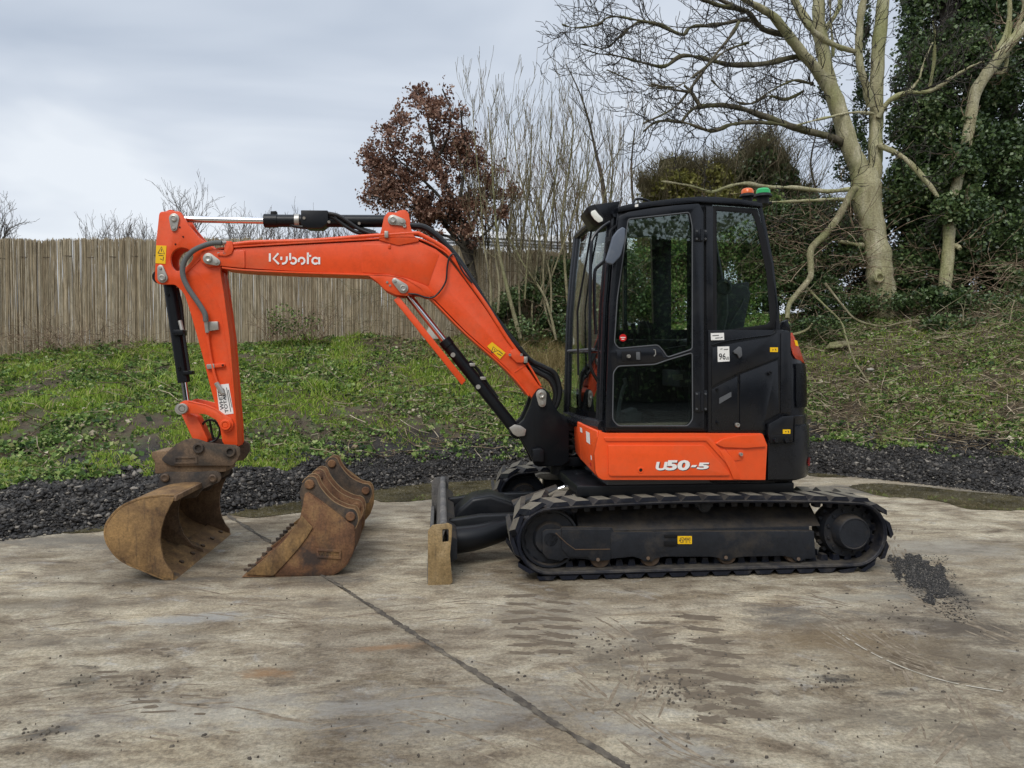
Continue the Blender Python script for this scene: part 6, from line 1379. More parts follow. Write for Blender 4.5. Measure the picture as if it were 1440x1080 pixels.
lim([(1172, 135), (1160, 115), (1141, 90), (1117, 61), (1100, 37), (1080, 18), (1052, 2), (1030, -12)], [18, 16, 14, 12, 9, 7], -.8)
lim([(1163, 90), (1150, 55), (1133, 24), (1117, 0), (1105, -20)], [11, 9, 7], .5)
lim([(1224, 150), (1219, 125), (1210, 94), (1208, 49), (1212, 10), (1222, -25)], [12, 11, 9, 8], -.3)
lim([(1212, 95), (1206, 75), (1185, 68), (1160, 56), (1140, 40), (1122, 15), (1115, -10)], [5, 6, 8, 7], -.5)
lim([(1152, 60), (1165, 35), (1180, 10), (1182, -20)], [8, 6], .4)
lim([(1171, 48), (1172, 80), (1170, 60), (1168, 20), (1166, -10)], [3, 3], .1)
lim([(1186, 205), (1180, 197.5), (1153, 189), (1117, 179), (1080, 165), (1052, 155.5), (1018, 148), (985, 150), (972, 155), (958, 172)], [12, 10, 9, 7, 5, 3], -1.2)
lim([(1105, 176), (1065, 172), (1029, 175), (1000, 184), (961, 172), (925, 171), (905, 185)], [5, 4, 2.5], -.8, Y=12.2)
lim([(1135, 88), (1119, 80), (1078, 89), (1029, 91), (1000, 85), (961, 78), (935, 93), (904, 88), (865, 78), (840, 75), (812, 66)], [8, 7, 6, 4, 3, 2], -1.5)
lim([(1135, 86), (1112, 54), (1073, 41), (1050, 16), (1013, 8), (990, 0), (960, -14)], [8, 7, 6, 4], -1.)
lim([(1073, 40), (1052, 28), (1008, 35), (972, 38), (959, 49), (925, 34), (897, 31), (871, 52), (850, 68), (818, 62)], [6, 5, 4, 3, 1.6], -1.4)
lim([(1040, 12), (1000, -5), (960, -10)], [5, 3], -.4)
lim([(925, 34), (904, 30), (860, 23), (840, 35), (808, 39), (790, 34)], [3.4, 2.8, 1.4], -.3, Y=11.7)
lim([(1142, 118), (1137, 117), (1117, 113), (1091, 124), (1065, 140)], [5, 4, 2], -.5)
lim([(1039, 31), (1026, 52), (1000, 85), (967, 130), (946, 153), (904, 174)], [5, 4, 3, 2], -.6, Y=12)
lim([(967, 129), (930, 124), (891, 114), (853, 98)], [3, 2.4, 1.4], -.4, Y=11.6)
lim([(985, 150), (972, 130), (962, 120)], [5, 3], 0, Y=11.8)
lim([(1052, 60), (1020, 72), (985, 100), (950, 122), (915, 118)], [4, 3, 1.6], -.8, Y=12)
lim([(1130, 128), (1105, 140), (1080, 135), (1055, 146), (1030, 140), (1000, 112)], [4, 3, 1.5], -.5)
lim([(1235, 165), (1251, 142), (1275, 131), (1308, 128), (1341, 108), (1365, 94), (1384, 86)], [8, 7, 6, 4, 2.5], -.8)
lim([(1236, 205), (1243, 207), (1271, 222), (1300, 252), (1325, 286), (1333, 300)], [6, 7, 8, 6, 5], -.7)
lim([(1306, 128), (1313, 90), (1315, 55), (1312, 30)], [4, 2.6], -.4)
lim([(1275, 132), (1292, 112), (1300, 85), (1312, 60)], [4, 2], .2)
lim([(1228, 160), (1200, 158), (1160, 166), (1120, 176)], [4, 3, 2], -.5)
lim([(1210, 270), (1200, 266), (1161, 269), (1120, 264), (1080, 263), (1048, 258), (1024, 262), (1000, 270), (975, 262), (930, 255)], [7, 6, 5, 4, 3, 2], -.9)
lim([(1200, 280), (1160, 281), (1120, 283), (1080, 284)], [5, 4, 3], -.7)
lim([(1212, 345), (1206, 344), (1190, 341), (1180, 339)], [9, 5, 4], -.3)
from mathutils import noise as mn
for b_ in (bm, bm2):
    for f_n in b_.faces: f_n.normal_update()
    for v_ in b_.verts: v_.normal_update()
    for v_ in b_.verts: v_.co += v_.normal * (mn.fractal(v_.co * 5, .8, 2.2, 4) * .018)
TR = mk('trunk', bm, 'bark', BT, 60)
mk('limb', bm2, 'bark_g', BT, 60)  # same bark painted darker, so these limbs look silhouetted against the sky
b = bmesh.new(); c = W(1237, 390, 12.93)
lathe_v(c, [(.1, .11), (.0, .095), (-.02, .075), (-.018, .055), (.03, .045), (.04, 0)], 20, b); mk('knot', b, 'bark', BT)
b = bmesh.new(); DP, dr = limb(b, [(1203, 266), (1197, 272), (1178, 307), (1160, 330), (1141, 350), (1140, 375), (1139, 391), (1122, 412), (1110, 428), (1107, 448)], [9, 10, 10, 8, 7, 6], 12.9, -.8, 10, .15)
mk('hanging_branch', b, 'bark_y', BT, 60)
S = []
for k, (P, rs) in enumerate(LM):
    if k < 3 or k in (8,): continue
    big_ = rs[0] > .06
    sprout(S, P, rs, .50 if k not in (26, 27, 28) else .12, .62 if k > 20 else .72, 2, up=.10, wig=.20, kids=3.2, spread=.9, shrink=.6, minr=.0042)
for P, rs in LM[:3]: sprout(S, P[8:], rs[8:], .25, .5, 2, up=.15, wig=.2, kids=3, minr=.003)
segmesh('twigs', S, 'twig', BT, kind='stuff')
# ---- ivy and evergreen masses
def ivymass(blobs, n, size, mat, parent, name='ivy', hollow=.45, kind='stuff', attrf=None, flat=.25):
    """blobs = (px, py, rx px, ry px, Y, depth m)"""
    vol = np.array([b[2] * b[3] for b in blobs], float); cnt = (n * vol / vol.sum()).astype(int); P = []
    for (bx_, by_, rx, ry, Yb, dp), c in zip(blobs, cnt):
        d = rng.normal(size=(c, 3)); d /= np.linalg.norm(d, axis=1)[:, None]; r = (hollow + (1 - hollow) * rng.random(c)) ** .6
        cw = W(bx_, by_, Yb); kk = Yb / F
        q = d * r[:, None] * np.array([rx * kk, dp, ry * kk]); q[:, 2] += (fbm(q[:, 0] * 3 + bx_, q[:, 1] * 3, 1, 2) - .5) * .25
        q += np.array(cw[:]); P.append(q)
    P = np.concatenate(P); keep = fbm(P[:, 0] * 1.0 + P[:, 1] * .6, P[:, 2] + P[:, 1] * .7, .34, 17, 3) > .40; P = P[keep]
    # leaves gather in sprays
    cl = rng.integers(0, len(P), len(P)); m_ = rng.random(len(P)) < .35; P[m_] = P[cl[m_]] + rng.normal(0, .05, (m_.sum(), 3))
    at_ = np.clip(rng.random(len(P)) * .75 + (fbm(P[:, 0] + P[:, 1], P[:, 2], .5, 23) - .45) * .8, 0, 1)
    return leaves(name, P, size, mat, parent, flat=flat, attr=at_, kind=kind)
IT = empty('ivy_tree', W(1329, 408, 13.4)); tag(IT, 'large ivy smothered tree with a leaning pale stem at the right edge', 'tree')
bm = bmesh.new(); LM2 = []
for pts, ws in (([(1324, 455), (1326, 430), (1328, 407), (1333, 360), (1336, 310), (1346, 255), (1360, 197), (1370, 136), (1380, 115), (1393, 98), (1414, 69), (1438, 41), (1475, 0)], [16, 17, 16, 14, 14, 16, 15, 14, 12]),
                ([(1372, 130), (1384, 100), (1398, 94), (1404, 70), (1414, 50), (1420, 20), (1418, -20)], [6, 7, 8, 6, 5]), ([(1392, 99), (1412, 100), (1418, 60), (1422, 30)], [6, 5, 4]), ([(1424, 55), (1440, 10), (1432, -20)], [6, 4]), ([(1334, 350), (1345, 346), (1350, 350)], [10, 5]), ([(1338, 300), (1344, 296), (1352, 294)], [6, 4])):
    LM2.append(limb(bm, pts, ws, 12.8, -.2, 10, .12))
mk('trunk', bm, 'bark', IT, 60)
bm = bmesh.new()
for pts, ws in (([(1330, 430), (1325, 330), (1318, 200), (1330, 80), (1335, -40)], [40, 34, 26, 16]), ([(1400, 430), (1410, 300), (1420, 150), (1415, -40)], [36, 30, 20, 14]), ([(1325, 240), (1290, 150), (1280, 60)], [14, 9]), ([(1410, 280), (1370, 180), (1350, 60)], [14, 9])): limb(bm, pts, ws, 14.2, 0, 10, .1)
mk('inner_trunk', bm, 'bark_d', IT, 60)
ivymass([(1290, 90, 32, 50, 14.2, .7), (1330, 30, 60, 60, 14.3, .9), (1400, 60, 60, 70, 14.4, 1.0), (1350, 110, 70, 65, 14.0, 1.0), (1430, 150, 55, 80, 14.2, 1.0), (1295, 170, 42, 55, 13.8, .7), (1330, 215, 70, 60, 13.7, .9), (1400, 240, 60, 70, 13.8, .9), (1290, 270, 48, 55, 13.6, .7), (1330, 320, 66, 60, 13.5, .8), (1395, 335, 40, 55, 13.7, .8), (1300, 385, 60, 45, 13.5, .6), (1380, 400, 60, 45, 13.5, .6), (1450, 390, 50, 50, 13.8, .7), (1455, 250, 35, 60, 14.2, .9), (1360, -40, 110, 50, 14.4, 1.2), (1270, 330, 30, 70, 13.7, .5), (1352, 245, 26, 44, 12.65, .22), (1340, 285, 26, 26, 12.6, .2), (1366, 190, 14, 26, 12.65, .15), (1330, 415, 34, 16, 12.5, .2)],
        190000, .072, 'ivy', IT)
S = []
for P, rs in LM2[:4]: sprout(S, P[10:], rs[10:], .3, .6, 2, kids=3, minr=.003)
segmesh('twigs', S, 'twig_b', IT, kind='stuff')
# ivy on the bare tree
ivymass([(1171, 150, 13, 40, 13.35, .14), (1180, 190, 14, 26, 13.4, .14), (1160, 120, 9, 22, 13.4, .12), (1213, 90, 9, 60, 13.55, .15), (1210, 160, 10, 40, 13.55, .15), (1216, 30, 8, 40, 13.55, .12), (1205, 215, 16, 30, 13.55, .2), (1190, 240, 18, 20, 13.6, .2)], 7500, .048, 'ivy', BT)
# ---- dark holly-like bushes below the trees
for lab, px0, Yb, blobs, n, mt in (('dark leafy evergreen bush behind the cab of the excavator', 1140, 13.4, [(1130, 320, 46, 42, 13.6, .6), (1170, 350, 42, 50, 13.6, .6), (1120, 380, 34, 40, 13.5, .5), (1200, 390, 40, 36, 13.6, .5), (1090, 330, 34, 50, 13.8, .5), (1205, 320, 26, 46, 13.9, .5), (1150, 300, 50, 18, 13.9, .5), (1130, 410, 60, 26, 13.4, .5)], 56000, 'ivy'),
        ('dark ivy bush growing below the thin saplings beside the cab', 770, 13.0, [(870, 400, 40, 52, 13.3, .5), (745, 440, 50, 40, 12.9, .5), (790, 410, 40, 50, 13.0, .5), (700, 455, 40, 30, 12.9, .5), (815, 450, 30, 45, 12.9, .4), (770, 465, 70, 22, 12.6, .5), (800, 385, 26, 24, 13.1, .3), (668, 440, 28, 22, 13.0, .3), (760, 400, 20, 20, 13.0, .3)], 40000, 'ivy'),
        ('broad evergreen bush seen through the cab windows', 980, 14.0, [(900, 400, 44, 56, 14.0, .5), (960, 390, 46, 60, 14.1, .5), (1020, 360, 46, 80, 14.1, .5), (1075, 350, 40, 90, 14.1, .5), (980, 430, 120, 40, 13.8, .5)], 46000, 'weed'),
        ('low ivy undergrowth at the foot of the tall bare tree', 1260, 13.2, [(1420, 458, 46, 20, 12.2, .4), (1340, 455, 50, 14, 12.3, .4), (1150, 458, 40, 12, 12.3, .3), (1200, 392, 60, 36, 14.2, .4), (1290, 395, 60, 36, 14.4, .4), (1400, 395, 70, 36, 14.4, .4), (1240, 425, 46, 12, 12.9, .4), (1300, 425, 60, 20, 13.0, .5), (1390, 435, 70, 24, 12.8, .5), (1180, 430, 60, 18, 13.1, .4)], 34000, 'ivy')):
    o = empty('bush', W(px0, 450, Yb)); tag(o, lab, 'bush'); ivymass(blobs, n, .052, mt, o, 'foliage')
    S = []
    for bl in blobs:
        for _ in range(10):
            p = W(bl[0] + random.uniform(-.6, .6) * bl[2], bl[1] + bl[3] * .8, bl[4]); grow(S, p, (random.uniform(-.5, .5), random.uniform(-.8, .1), 1), bl[3] * bl[4] / F * 1.8, .007, 1, wig=.25, up=-.02, minr=.003, kids=3)
    segmesh('stems', S, 'twig_b', o, kind='stuff')
# ---- brambles hanging between the bushes
def tangle(lab, boxpx, n, Yr, mat='twig_b', L_=(.5, 1.6), r_=(.003, .007), rise=.55, cat='bramble'):
    S = []
    for _ in range(n):
        p = W(random.uniform(boxpx[0], boxpx[2]), random.uniform(boxpx[1], boxpx[3]), random.uniform(*Yr)); a = random.uniform(-1, 1); d = Vector((a, random.uniform(-.35, .25), random.uniform(-.15, 1) * rise)).normalized()
        ln = random.uniform(*L_); r = random.uniform(*r_); m_ = 10; sag = random.uniform(.02, .12)
        for i in range(m_):
            q = p + d * ln / m_; S.append((p[:], q[:], r * (1 - .07 * i), r * (1 - .07 * (i + 1)))); p = q; d = (d + Vector((random.gauss(0, .10), random.gauss(0, .06), random.gauss(0, .10) - sag))).normalized()
            if random.random() < .16: grow(S, p, d + Vector((random.gauss(0, .7), random.gauss(0, .3), random.gauss(0, .7))), ln * .3, r * .6, 0, up=0, wig=.25, minr=.002)
    o = segmesh('bramble', S, mat, None, 4); tag(o, lab, cat); return o
tangle('tangle of bare bramble stems behind the rear of the excavator', (1100, 300, 1235, 440), 120, (12.4, 13.4))
tangle('tangle of bare bramble stems under the ivy at the far right', (1330, 370, 1460, 430), 80, (12.4, 13.2))
tangle('dead woody stems sprawling over the bank on the right', (1110, 440, 1450, 600), 70, (10.6, 12.2), 'twig_y', (.4, 1.3), (.004, .008), .30)
tangle('bare bramble runners along the foot of the reed fence', (0, 470, 250, 500), 60, (11.2, 11.5), 'twig_b', (.3, .9), (.002, .004), .5)
tangle('scrubby bare stems at the fence foot under the boom', (470, 400, 690, 470), 110, (12.3, 12.8), 'twig_y', (.3, 1.0), (.002, .004), .9)
tangle('thicket of bare shrub stems filling the gap beside the saplings', (640, 330, 840, 460), 240, (13.0, 13.3), 'twig_y', (.5, 1.4), (.002, .005), 1.2)
# long sticks lying on the right bank that show clearly
for k, (pts, w_, lab) in enumerate((([(1160, 398), (1185, 430), (1205, 450), (1240, 459), (1262, 455), (1290, 450), (1325, 454)], 4, 'long pale fallen branch lying below the foot of the bare tree'),
        ([(1131, 400), (1155, 425), (1182, 452), (1190, 475), (1200, 505), (1215, 528), (1223, 541)], 3.4, 'thin fallen branch running down the bank towards the gravel'), ([(1316, 476), (1340, 474), (1372, 475)], 4, 'short straight pale stick on the right of the bank'),
        ([(1108, 472), (1125, 468), (1137, 462), (1142, 455)], 5, 'pale curved stick poking out behind the excavator tail'))):
    b = bmesh.new(); P = smooth_line([W(x, y, 11.9) for x, y in pts], 5)
    Yc = np.interp(np.linspace(0, 1, len(P)), [0, 1], [12.6, 12.4] if k == 0 else [12.6, 11.0] if k == 1 else [11.8, 11.8] if k == 2 else [12.2, 12.0])
    pp_ = []
    for (x, y), Yv in zip([(q.x, q.z) for q in P], Yc):
        r_ = ray(720 + x / 11.9 * F * 1.0, 0)
        pp_.append(Vector((x * Yv / 11.9, Yv, ZC + (y - ZC) * Yv / 11.9)))
    pp_ = [Vector((p.x, p.y, max(p.z, float(H(p.x, p.y)) + .02))) for p in pp_]
    tube(pp_, [w_ * 11.9 / F / 2, w_ * 11.9 / F / 4], 6, b)
    o = mk('fallen_branch', b, 'bark_y', None, 60); tag(o, lab, 'branch')
o = W(1188, 480, 12.0); b = prism([(o.x - .30, o.y, o.z - .12), (o.x - .1, o.y - .05, o.z - .10), (o.x + .16, o.y - .02, o.z - .05), (o.x + .05, o.y + .12, o.z - .01), (o.x - .2, o.y + .1, o.z - .04)], (0, 0, .03), bevel=.005)
tag(mk('plank', b, 'bark_y', None, 30), 'grey weathered board lying on the bank behind the excavator', 'plank')
o = W(605, 468, 12.4); b = prism([(o.x - .12, o.y, o.z - .12), (o.x + .16, o.y, o.z - .10), (o.x + .06, o.y + .05, o.z + .12), (o.x - .02, o.y + .05, o.z + .14)], (0, .12, 0), bevel=.01)
tag(mk('stone_block', b, 'rock', None, 30), 'pale block lying behind the boom cylinder near the fence', 'stone')
# ---- tree with withered brown leaves
LB_ = empty('brown_leaved_tree', W(668, 430, 13.0)); tag(LB_, 'young tree with a crown of withered brown leaves behind the boom', 'tree')
bm = bmesh.new(); LM3 = []; ends = []
for pts, ws in (([(672, 450), (666, 400), (660, 360), (652, 325), (640, 290), (622, 245), (607, 195), (598, 150), (585, 125)], [13, 12, 10, 8, 6, 5, 3, 2]),
                ([(660, 372), (648, 345), (625, 315), (600, 290), (565, 262), (535, 240), (512, 228)], [9, 7, 5, 4, 2]), ([(655, 345), (640, 320), (610, 300), (575, 290), (545, 280), (520, 275)], [7, 5, 3, 2]),
                ([(642, 300), (650, 260), (655, 215), (650, 180), (648, 155)], [6, 4, 3, 2]), ([(655, 335), (672, 300), (690, 270), (695, 240)], [6, 4, 2]), ([(628, 262), (600, 230), (570, 205), (545, 185), (535, 175)], [5, 3, 2]), ([(660, 350), (690, 320), (715, 290), (728, 270)], [5, 3, 1.5]), ([(615, 225), (630, 190), (633, 155), (622, 125)], [4, 2]), ([(645, 310), (612, 270), (585, 245), (560, 225), (545, 215)], [5, 3, 1.5]), ([(660, 355), (635, 335), (605, 325), (585, 320)], [5, 3, 1.5])):
    LM3.append(limb(bm, pts, ws, 13.0, random.uniform(-.5, .5), 8, .1))
mk('trunk', bm, 'bark_d', LB_, 60)
S = []
for P, rs in LM3:
    sprout(S, P[6:], rs[6:], .75, .42, 2, up=.06, wig=.22, kids=3.4, spread=.9, shrink=.55, ends=ends, minr=.0028)
crown_px = [(500, 222), (515, 205), (530, 180), (552, 170), (560, 150), (572, 118), (590, 110), (602, 130), (612, 118), (626, 112), (632, 140), (652, 150), (662, 172), (680, 190), (690, 225), (712, 245), (730, 268), (735, 290), (740, 312), (716, 332), (690, 330), (660, 345), (630, 330), (600, 335), (560, 320), (530, 302), (515, 285), (498, 262), (522, 250), (508, 236)]
def in_poly(P, poly):
    q = P - np.array([0, 0, ZC]); yc = q[:, 1] * ca - q[:, 2] * sa; zc_ = q[:, 1] * sa + q[:, 2] * ca; X_ = CX + F * q[:, 0] / yc; Y_ = CY - F * zc_ / yc; ins = np.zeros(len(P), bool)
    for i in range(len(poly)):
        (x1, y1), (x2, y2) = poly[i - 1], poly[i]
        if y1 != y2: ins ^= ((y1 > Y_) != (y2 > Y_)) & (X_ < (x2 - x1) * (Y_ - y1) / (y2 - y1) + x1)
    return ins
mk_ = in_poly(np.array([s_[1] for s_ in S]), crown_px) | (np.array([s_[1][2] for s_ in S]) < W(600, 330, 13).z); S = [s_ for s_, q_ in zip(S, mk_) if q_]; segmesh('twigs', S, 'twig', LB_, kind='stuff')
E = np.array(ends); sel = rng.integers(0, len(E), 20000); P = E[sel] + rng.normal(0, .045, (len(sel), 3)); pz = (P[:, 2] - W(0, 340, 13).z)
k = (fbm(P[:, 0], P[:, 2], .22, 71) > .36) & (P[:, 0] < W(735, 300, 13).x)
k &= in_poly(P + rng.normal(0, .06, P.shape), crown_px)
leaves('withered_leaves', P[k], .060, 'beech', LB_, attr=None, kind='stuff', asp=.65)
crown = [(602, 205, 62, 66, 13.0, .8), (560, 255, 46, 38, 13.0, .6), (645, 240, 46, 60, 13.0, .7), (600, 160, 34, 38, 13.0, .4), (670, 285, 38, 36, 13.0, .5), (590, 290, 60, 26, 13.0, .6), (535, 250, 26, 26, 13.0, .3)]
Pc = []
for bx_, by_, rx, ry, Yb, dp in crown:
    c = int(19000 * rx * ry / sum(b[2] * b[3] for b in crown)); d = rng.normal(size=(c, 3)); d /= np.linalg.norm(d, axis=1)[:, None]; kk = Yb / F
    Pc.append(d * (rng.random(c)[:, None] ** .5) * np.array([rx * kk, dp, ry * kk]) * (1 + .25 * rng.normal(size=(c, 1)) * .5) + np.array(W(bx_, by_, Yb)[:]))
Pc = np.concatenate(Pc); k = fbm(Pc[:, 0] + Pc[:, 1] * .8, Pc[:, 2] - Pc[:, 1] * .6, .26, 73, 3) > .53
k &= in_poly(Pc + rng.normal(0, .06, Pc.shape), crown_px)
leaves('withered_leaves', Pc[k], .062, 'beech', LB_, kind='stuff', asp=.65)
# ---- bare saplings
def sapling(pts, w_, Y, lab, mat='bark_y', tw='twig_y', n=2, lev=2, L_=.75, ev=.75, grp=None, name='sapling', up=.45):
    o = empty(name, W(pts[0][0], pts[0][1], Y)); tag(o, lab, 'tree', grp); bm = bmesh.new(); P, rs = limb(bm, pts, [q * .78 for q in w_], Y, random.uniform(-.3, .3), 7, .12); mk('trunk', bm, mat, o, 60)
    S = []; st = len(P) // 3; sprout(S, P[st:], rs[st:], ev, L_, lev, up=up, wig=.13, kids=2.4, spread=.5, shrink=.62, minr=.0026); segmesh('twigs', S, tw, o, kind='stuff'); return o
SG = 'thin bare saplings between the boom and the cab'
for k, (pts, w_, lab) in enumerate((([(732, 476), (722, 440), (712, 400), (703, 360), (698, 320), (694, 270), (690, 200), (686, 150)], [8, 7, 5, 3, 1.5], 'thickest pale sapling with a slightly curved stem just right of the boom'),
        ([(700, 440), (702, 400), (697, 350), (706, 290), (712, 220), (716, 160)], [5, 4, 2.5, 1.5], 'slender sapling forking low beside the thickest pale one'), ([(735, 478), (731, 440), (730, 390), (734, 330), (745, 250), (748, 175)], [4.5, 4, 3, 1.5], 'straight thin sapling second from the boom'),
        ([(751, 480), (748, 440), (752, 400), (758, 340), (762, 260), (760, 170)], [5, 4, 3, 1.5], 'thin sapling standing in front of the fence gap'), ([(782, 478), (776, 450), (766, 418), (752, 395), (735, 370), (722, 345), (712, 330)], [5, 5, 3, 2], 'crooked stem leaning left across the other saplings'),
        ([(782, 475), (768, 440), (764, 400), (766, 350), (778, 280), (785, 200)], [4.5, 4, 3, 1.5], 'sapling with a bent foot left of the cab'), ([(805, 462), (798, 420), (794, 370), (790, 310), (800, 240), (806, 180), (802, 150)], [5.5, 5, 3.5, 1.5], 'tall sapling close to the front of the cab'),
        ([(812, 455), (815, 420), (806, 385), (812, 340), (822, 280), (830, 200)], [4, 4, 3, 1.5], 'kinked yellowish stem nearest the cab front'), ([(690, 440), (690, 400), (680, 340), (676, 280), (668, 200), (664, 140)], [4, 3, 2, 1.2], 'whippy sapling in front of the brown leaved tree'),
        ([(775, 440), (772, 380), (745, 300), (728, 230), (722, 175)], [4, 3, 1.5], 'sapling with a long left leaning top'), ([(760, 430), (790, 350), (815, 280), (838, 215)], [4, 3, 1.5], 'sapling leaning right towards the work light'), ([(820, 440), (826, 380), (838, 320), (856, 250), (862, 190)], [4, 3, 1.5], 'sapling rising behind the cab windscreen'),
        ([(738, 420), (746, 330), (770, 230), (776, 150)], [3.4, 2.4, 1.2], 'pale whip standing behind the crossing stems'), ([(800, 420), (820, 320), (846, 250), (880, 200)], [3.4, 2.4, 1.2], 'long thin stem arching over the cab roof front'))):
    sapling(pts, w_, 12.25 + .12 * (k % 4), lab, grp=SG)
for k in range(34):
    x0 = random.uniform(650, 880); x1 = x0 + random.uniform(-30, 34); yt = random.uniform(165, 290)
    sapling([(x0, 470), (x0 + random.uniform(-6, 6), 400), (x0 + random.uniform(-8, 8), 330), ((x0 + x1) / 2, 270), (x1, yt)], (3.6, 3, 2, 1.2), random.uniform(13.0, 14.2), 'thin whip of the dense bare thicket behind the larger saplings', grp='whips of the bare thicket', up=.35, L_=.6, tw=random.choice(['twig_y', 'twig_b', 'twig_b']), mat=random.choice(['bark_y', 'bark_g', 'bark_d']))
sapling([(862, 480), (856, 380), (852, 300), (846, 250), (838, 215), (828, 170), (815, 130), (796, 90)], [12, 10, 8, 5, 3, 1.6], 15.5, 'taller dark stemmed bare tree behind the saplings', 'bark_d', 'twig', lev=2, L_=1.0, ev=.45, name='bare_tree', up=.25)
sapling([(905, 420), (898, 330), (890, 280), (888, 230), (893, 180)], [8, 6, 4, 2], 15.8, 'small bare tree rising just left of the cab roof', 'bark_d', 'twig', lev=2, L_=.9, ev=.5, name='bare_tree', up=.15)
sapling([(1120, 330), (1118, 280), (1112, 240), (1095, 205), (1085, 180)], [7, 5, 3, 1.5], 15.5, 'small twiggy bare tree between the olive shrub and the tall tree', 'bark_d', 'twig', lev=2, L_=.9, ev=.8, name='bare_tree', up=.1)
sapling([(1150, 330), (1150, 280), (1140, 230), (1150, 180)], [6, 4, 2], 16, 'thin twiggy tree close behind the big trunk', 'bark_d', 'twig', lev=2, L_=.8, ev=.8, name='bare_tree', up=.1)
# ---- olive evergreen behind the cab
for lab, blobs, n in (('yellowish olive evergreen shrub above the cab roof', [(955, 262, 40, 22, 14.6, .6), (925, 268, 22, 18, 14.6, .5), (1000, 252, 30, 20, 14.6, .5), (980, 285, 76, 26, 14.7, .6), (946, 240, 20, 14, 14.6, .3), (1018, 238, 14, 12, 14.6, .2), (978, 240, 12, 12, 14.6, .2), (908, 262, 10, 12, 14.6, .2), (960, 345, 70, 60, 14.8, .6)], 40000), ('darker pointed conifer behind the olive shrub', [(1062, 232, 30, 28, 15.2, .6), (1080, 262, 44, 30, 15.2, .6), (1040, 262, 36, 26, 15.2, .6), (1076, 210, 11, 18, 15.2, .3), (1054, 216, 9, 12, 15.2, .2), (1096, 232, 12, 16, 15.2, .2), (1110, 285, 40, 24, 15.2, .5), (1080, 340, 60, 60, 15.3, .6)], 40000)):
    o = empty('evergreen_shrub', W(blobs[0][0], 400, blobs[0][4])); tag(o, lab, 'shrub')
    ivymass(blobs, n, .075, 'olive' if 'olive ever' in lab else 'weed' if 0 else 'ivy', o, 'foliage', flat=.0)
    S = []
    for bl in blobs:
        for _ in range(44): p = W(bl[0] + random.uniform(-1.1, 1.1) * bl[2], bl[1] + bl[3] * .5, bl[4] - .3); grow(S, p, (random.uniform(-.7, .7), random.uniform(-.4, .4), 1), bl[3] * bl[4] / F * 1.9, .007, 1, wig=.2, up=.1, minr=.0035, kids=5)
        p = W(bl[0], bl[1], bl[4]); S.append((p[:], (p.x, p.y, 2.2), .02, .035))
    segmesh('stems', S, 'twig_y', o, kind='stuff')
# ---- leafy scrub climbing on the fence
for lab, bl, n, Lb in (('dark bramble clump growing against the reed fence right of the arm', [(400, 445, 24, 20, 11.95, .15), (390, 455, 14, 16, 11.95, .15), (425, 465, 26, 10, 11.95, .15), (440, 450, 16, 10, 11.95, .1)], 520, (375, 425, 460, 478)), ('brownish creeper at the fence foot on the left', [(100, 495, 46, 10, 11.3, .2), (60, 500, 40, 8, 11.3, .2), (150, 492, 26, 8, 11.3, .2)], 1800, (30, 480, 180, 500))):
    o = empty('climbing_bramble', W(bl[0][0], 480, bl[0][4])); tag(o, lab, 'bramble'); ivymass(bl, n, .04, 'weed', o, 'foliage')
    S = []
    for _ in range(60): p = W(random.uniform(Lb[0], Lb[2]), Lb[3], bl[0][4]); grow(S, p, (random.uniform(-.8, .8), 0, 1), .5, .004, 1, up=-.05, wig=.25, minr=.0022, kids=3)
    segmesh('stems', S, 'twig_b', o, kind='stuff')
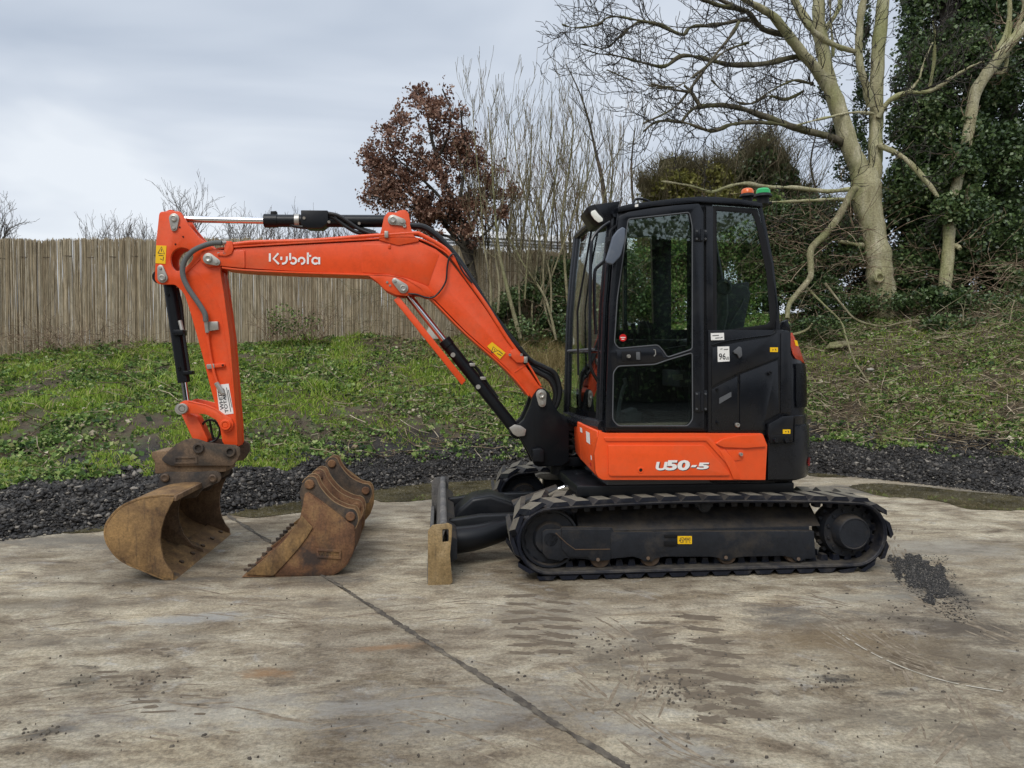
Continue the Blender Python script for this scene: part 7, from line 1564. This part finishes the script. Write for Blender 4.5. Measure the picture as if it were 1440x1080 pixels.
# ---- bare trees far beyond the fence
for px_, top_, hw, Yv, lab in ((262, 272, 44, 26, 'rounded bare tree beyond the fence directly behind the arm head'), (-6, 290, 26, 24, 'bare tree cut by the left edge of the picture'), (160, 318, 30, 27, 'low bare tree top left of the arm beyond the fence'), (205, 325, 20, 27, 'small bare bush top close to the arm beyond the fence'), (345, 312, 24, 27, 'bare bush top under the arm cylinder rod'), (400, 314, 34, 27, 'wide dark twiggy bush below the arm cylinder barrel'), (450, 320, 30, 27, 'twiggy bush top below the cylinder hoses'), (490, 326, 26, 27, 'twiggy bush top near the boom bend')):
    o = empty('bare_tree', W(px_, 400, Yv) * 1.0); o.location.z = .5; CEN[o.name] = o.location.copy(); tag(o, lab, 'tree')
    S = []; c = W(px_, top_, Yv); base = Vector((c.x, c.y, .6)); hgt = c.z - .6; low = W(px_, 360, Yv).z
    if top_ < 300:
        S.append((base[:], (c.x, c.y, low), .11, .08))
        for _ in range(11): grow(S, (c.x, c.y, low - .4 + random.random() * .5), (random.uniform(-.7, .7), random.uniform(-.5, .5), 1), (c.z - low) * .75, .035, 3, up=.10, wig=.12, kids=3.4, spread=.6, shrink=.5, minr=.0045)
    else:
        for _ in range(30): p = (c.x + random.uniform(-1, 1) * hw * Yv / F, c.y + random.uniform(-.4, .4), low - .3); grow(S, p, (random.uniform(-.5, .5), random.uniform(-.3, .3), 1), (c.z - low + .3) * random.uniform(.7, 1), .02, 2, up=.15, wig=.16, kids=4, spread=.6, shrink=.45, minr=.0045)
        S.append((base[:], (c.x, c.y, low), .08, .05))
    segmesh('twigs', S, 'twig_f', o, kind='stuff')
# ---- unseen hedge added behind the camera to darken reflections in glass and paint
HG = empty('hedge', (0, -16, 0)); tag(HG, 'unseen dark hedge added behind the camera for reflections in the glass', 'hedge')
P = np.stack([rng.uniform(-24, 24, 70000), -16 + rng.normal(0, .6, 70000), rng.random(70000) ** .8], -1); P[:, 2] *= np.interp(P[:, 0], [-24, 3, 7, 24], [4.4, 4.6, 6.6, 6.4]) * (.85 + .3 * fbm(P[:, 0], 0 * P[:, 0], 2.5, 6))
leaves('foliage', P, .16, 'ivy', HG, kind='stuff')
mk('reflection_backing', prism([(-24, -16.5, 0), (-24, -16.5, 3.9), (3, -16.5, 4.1), (6.5, -16.5, 5.9), (24, -16.5, 5.8), (24, -16.5, 0)], (0, .6, 0)), 'bark_d', HG)  # solid backing added to keep sky out of the reflected leaves
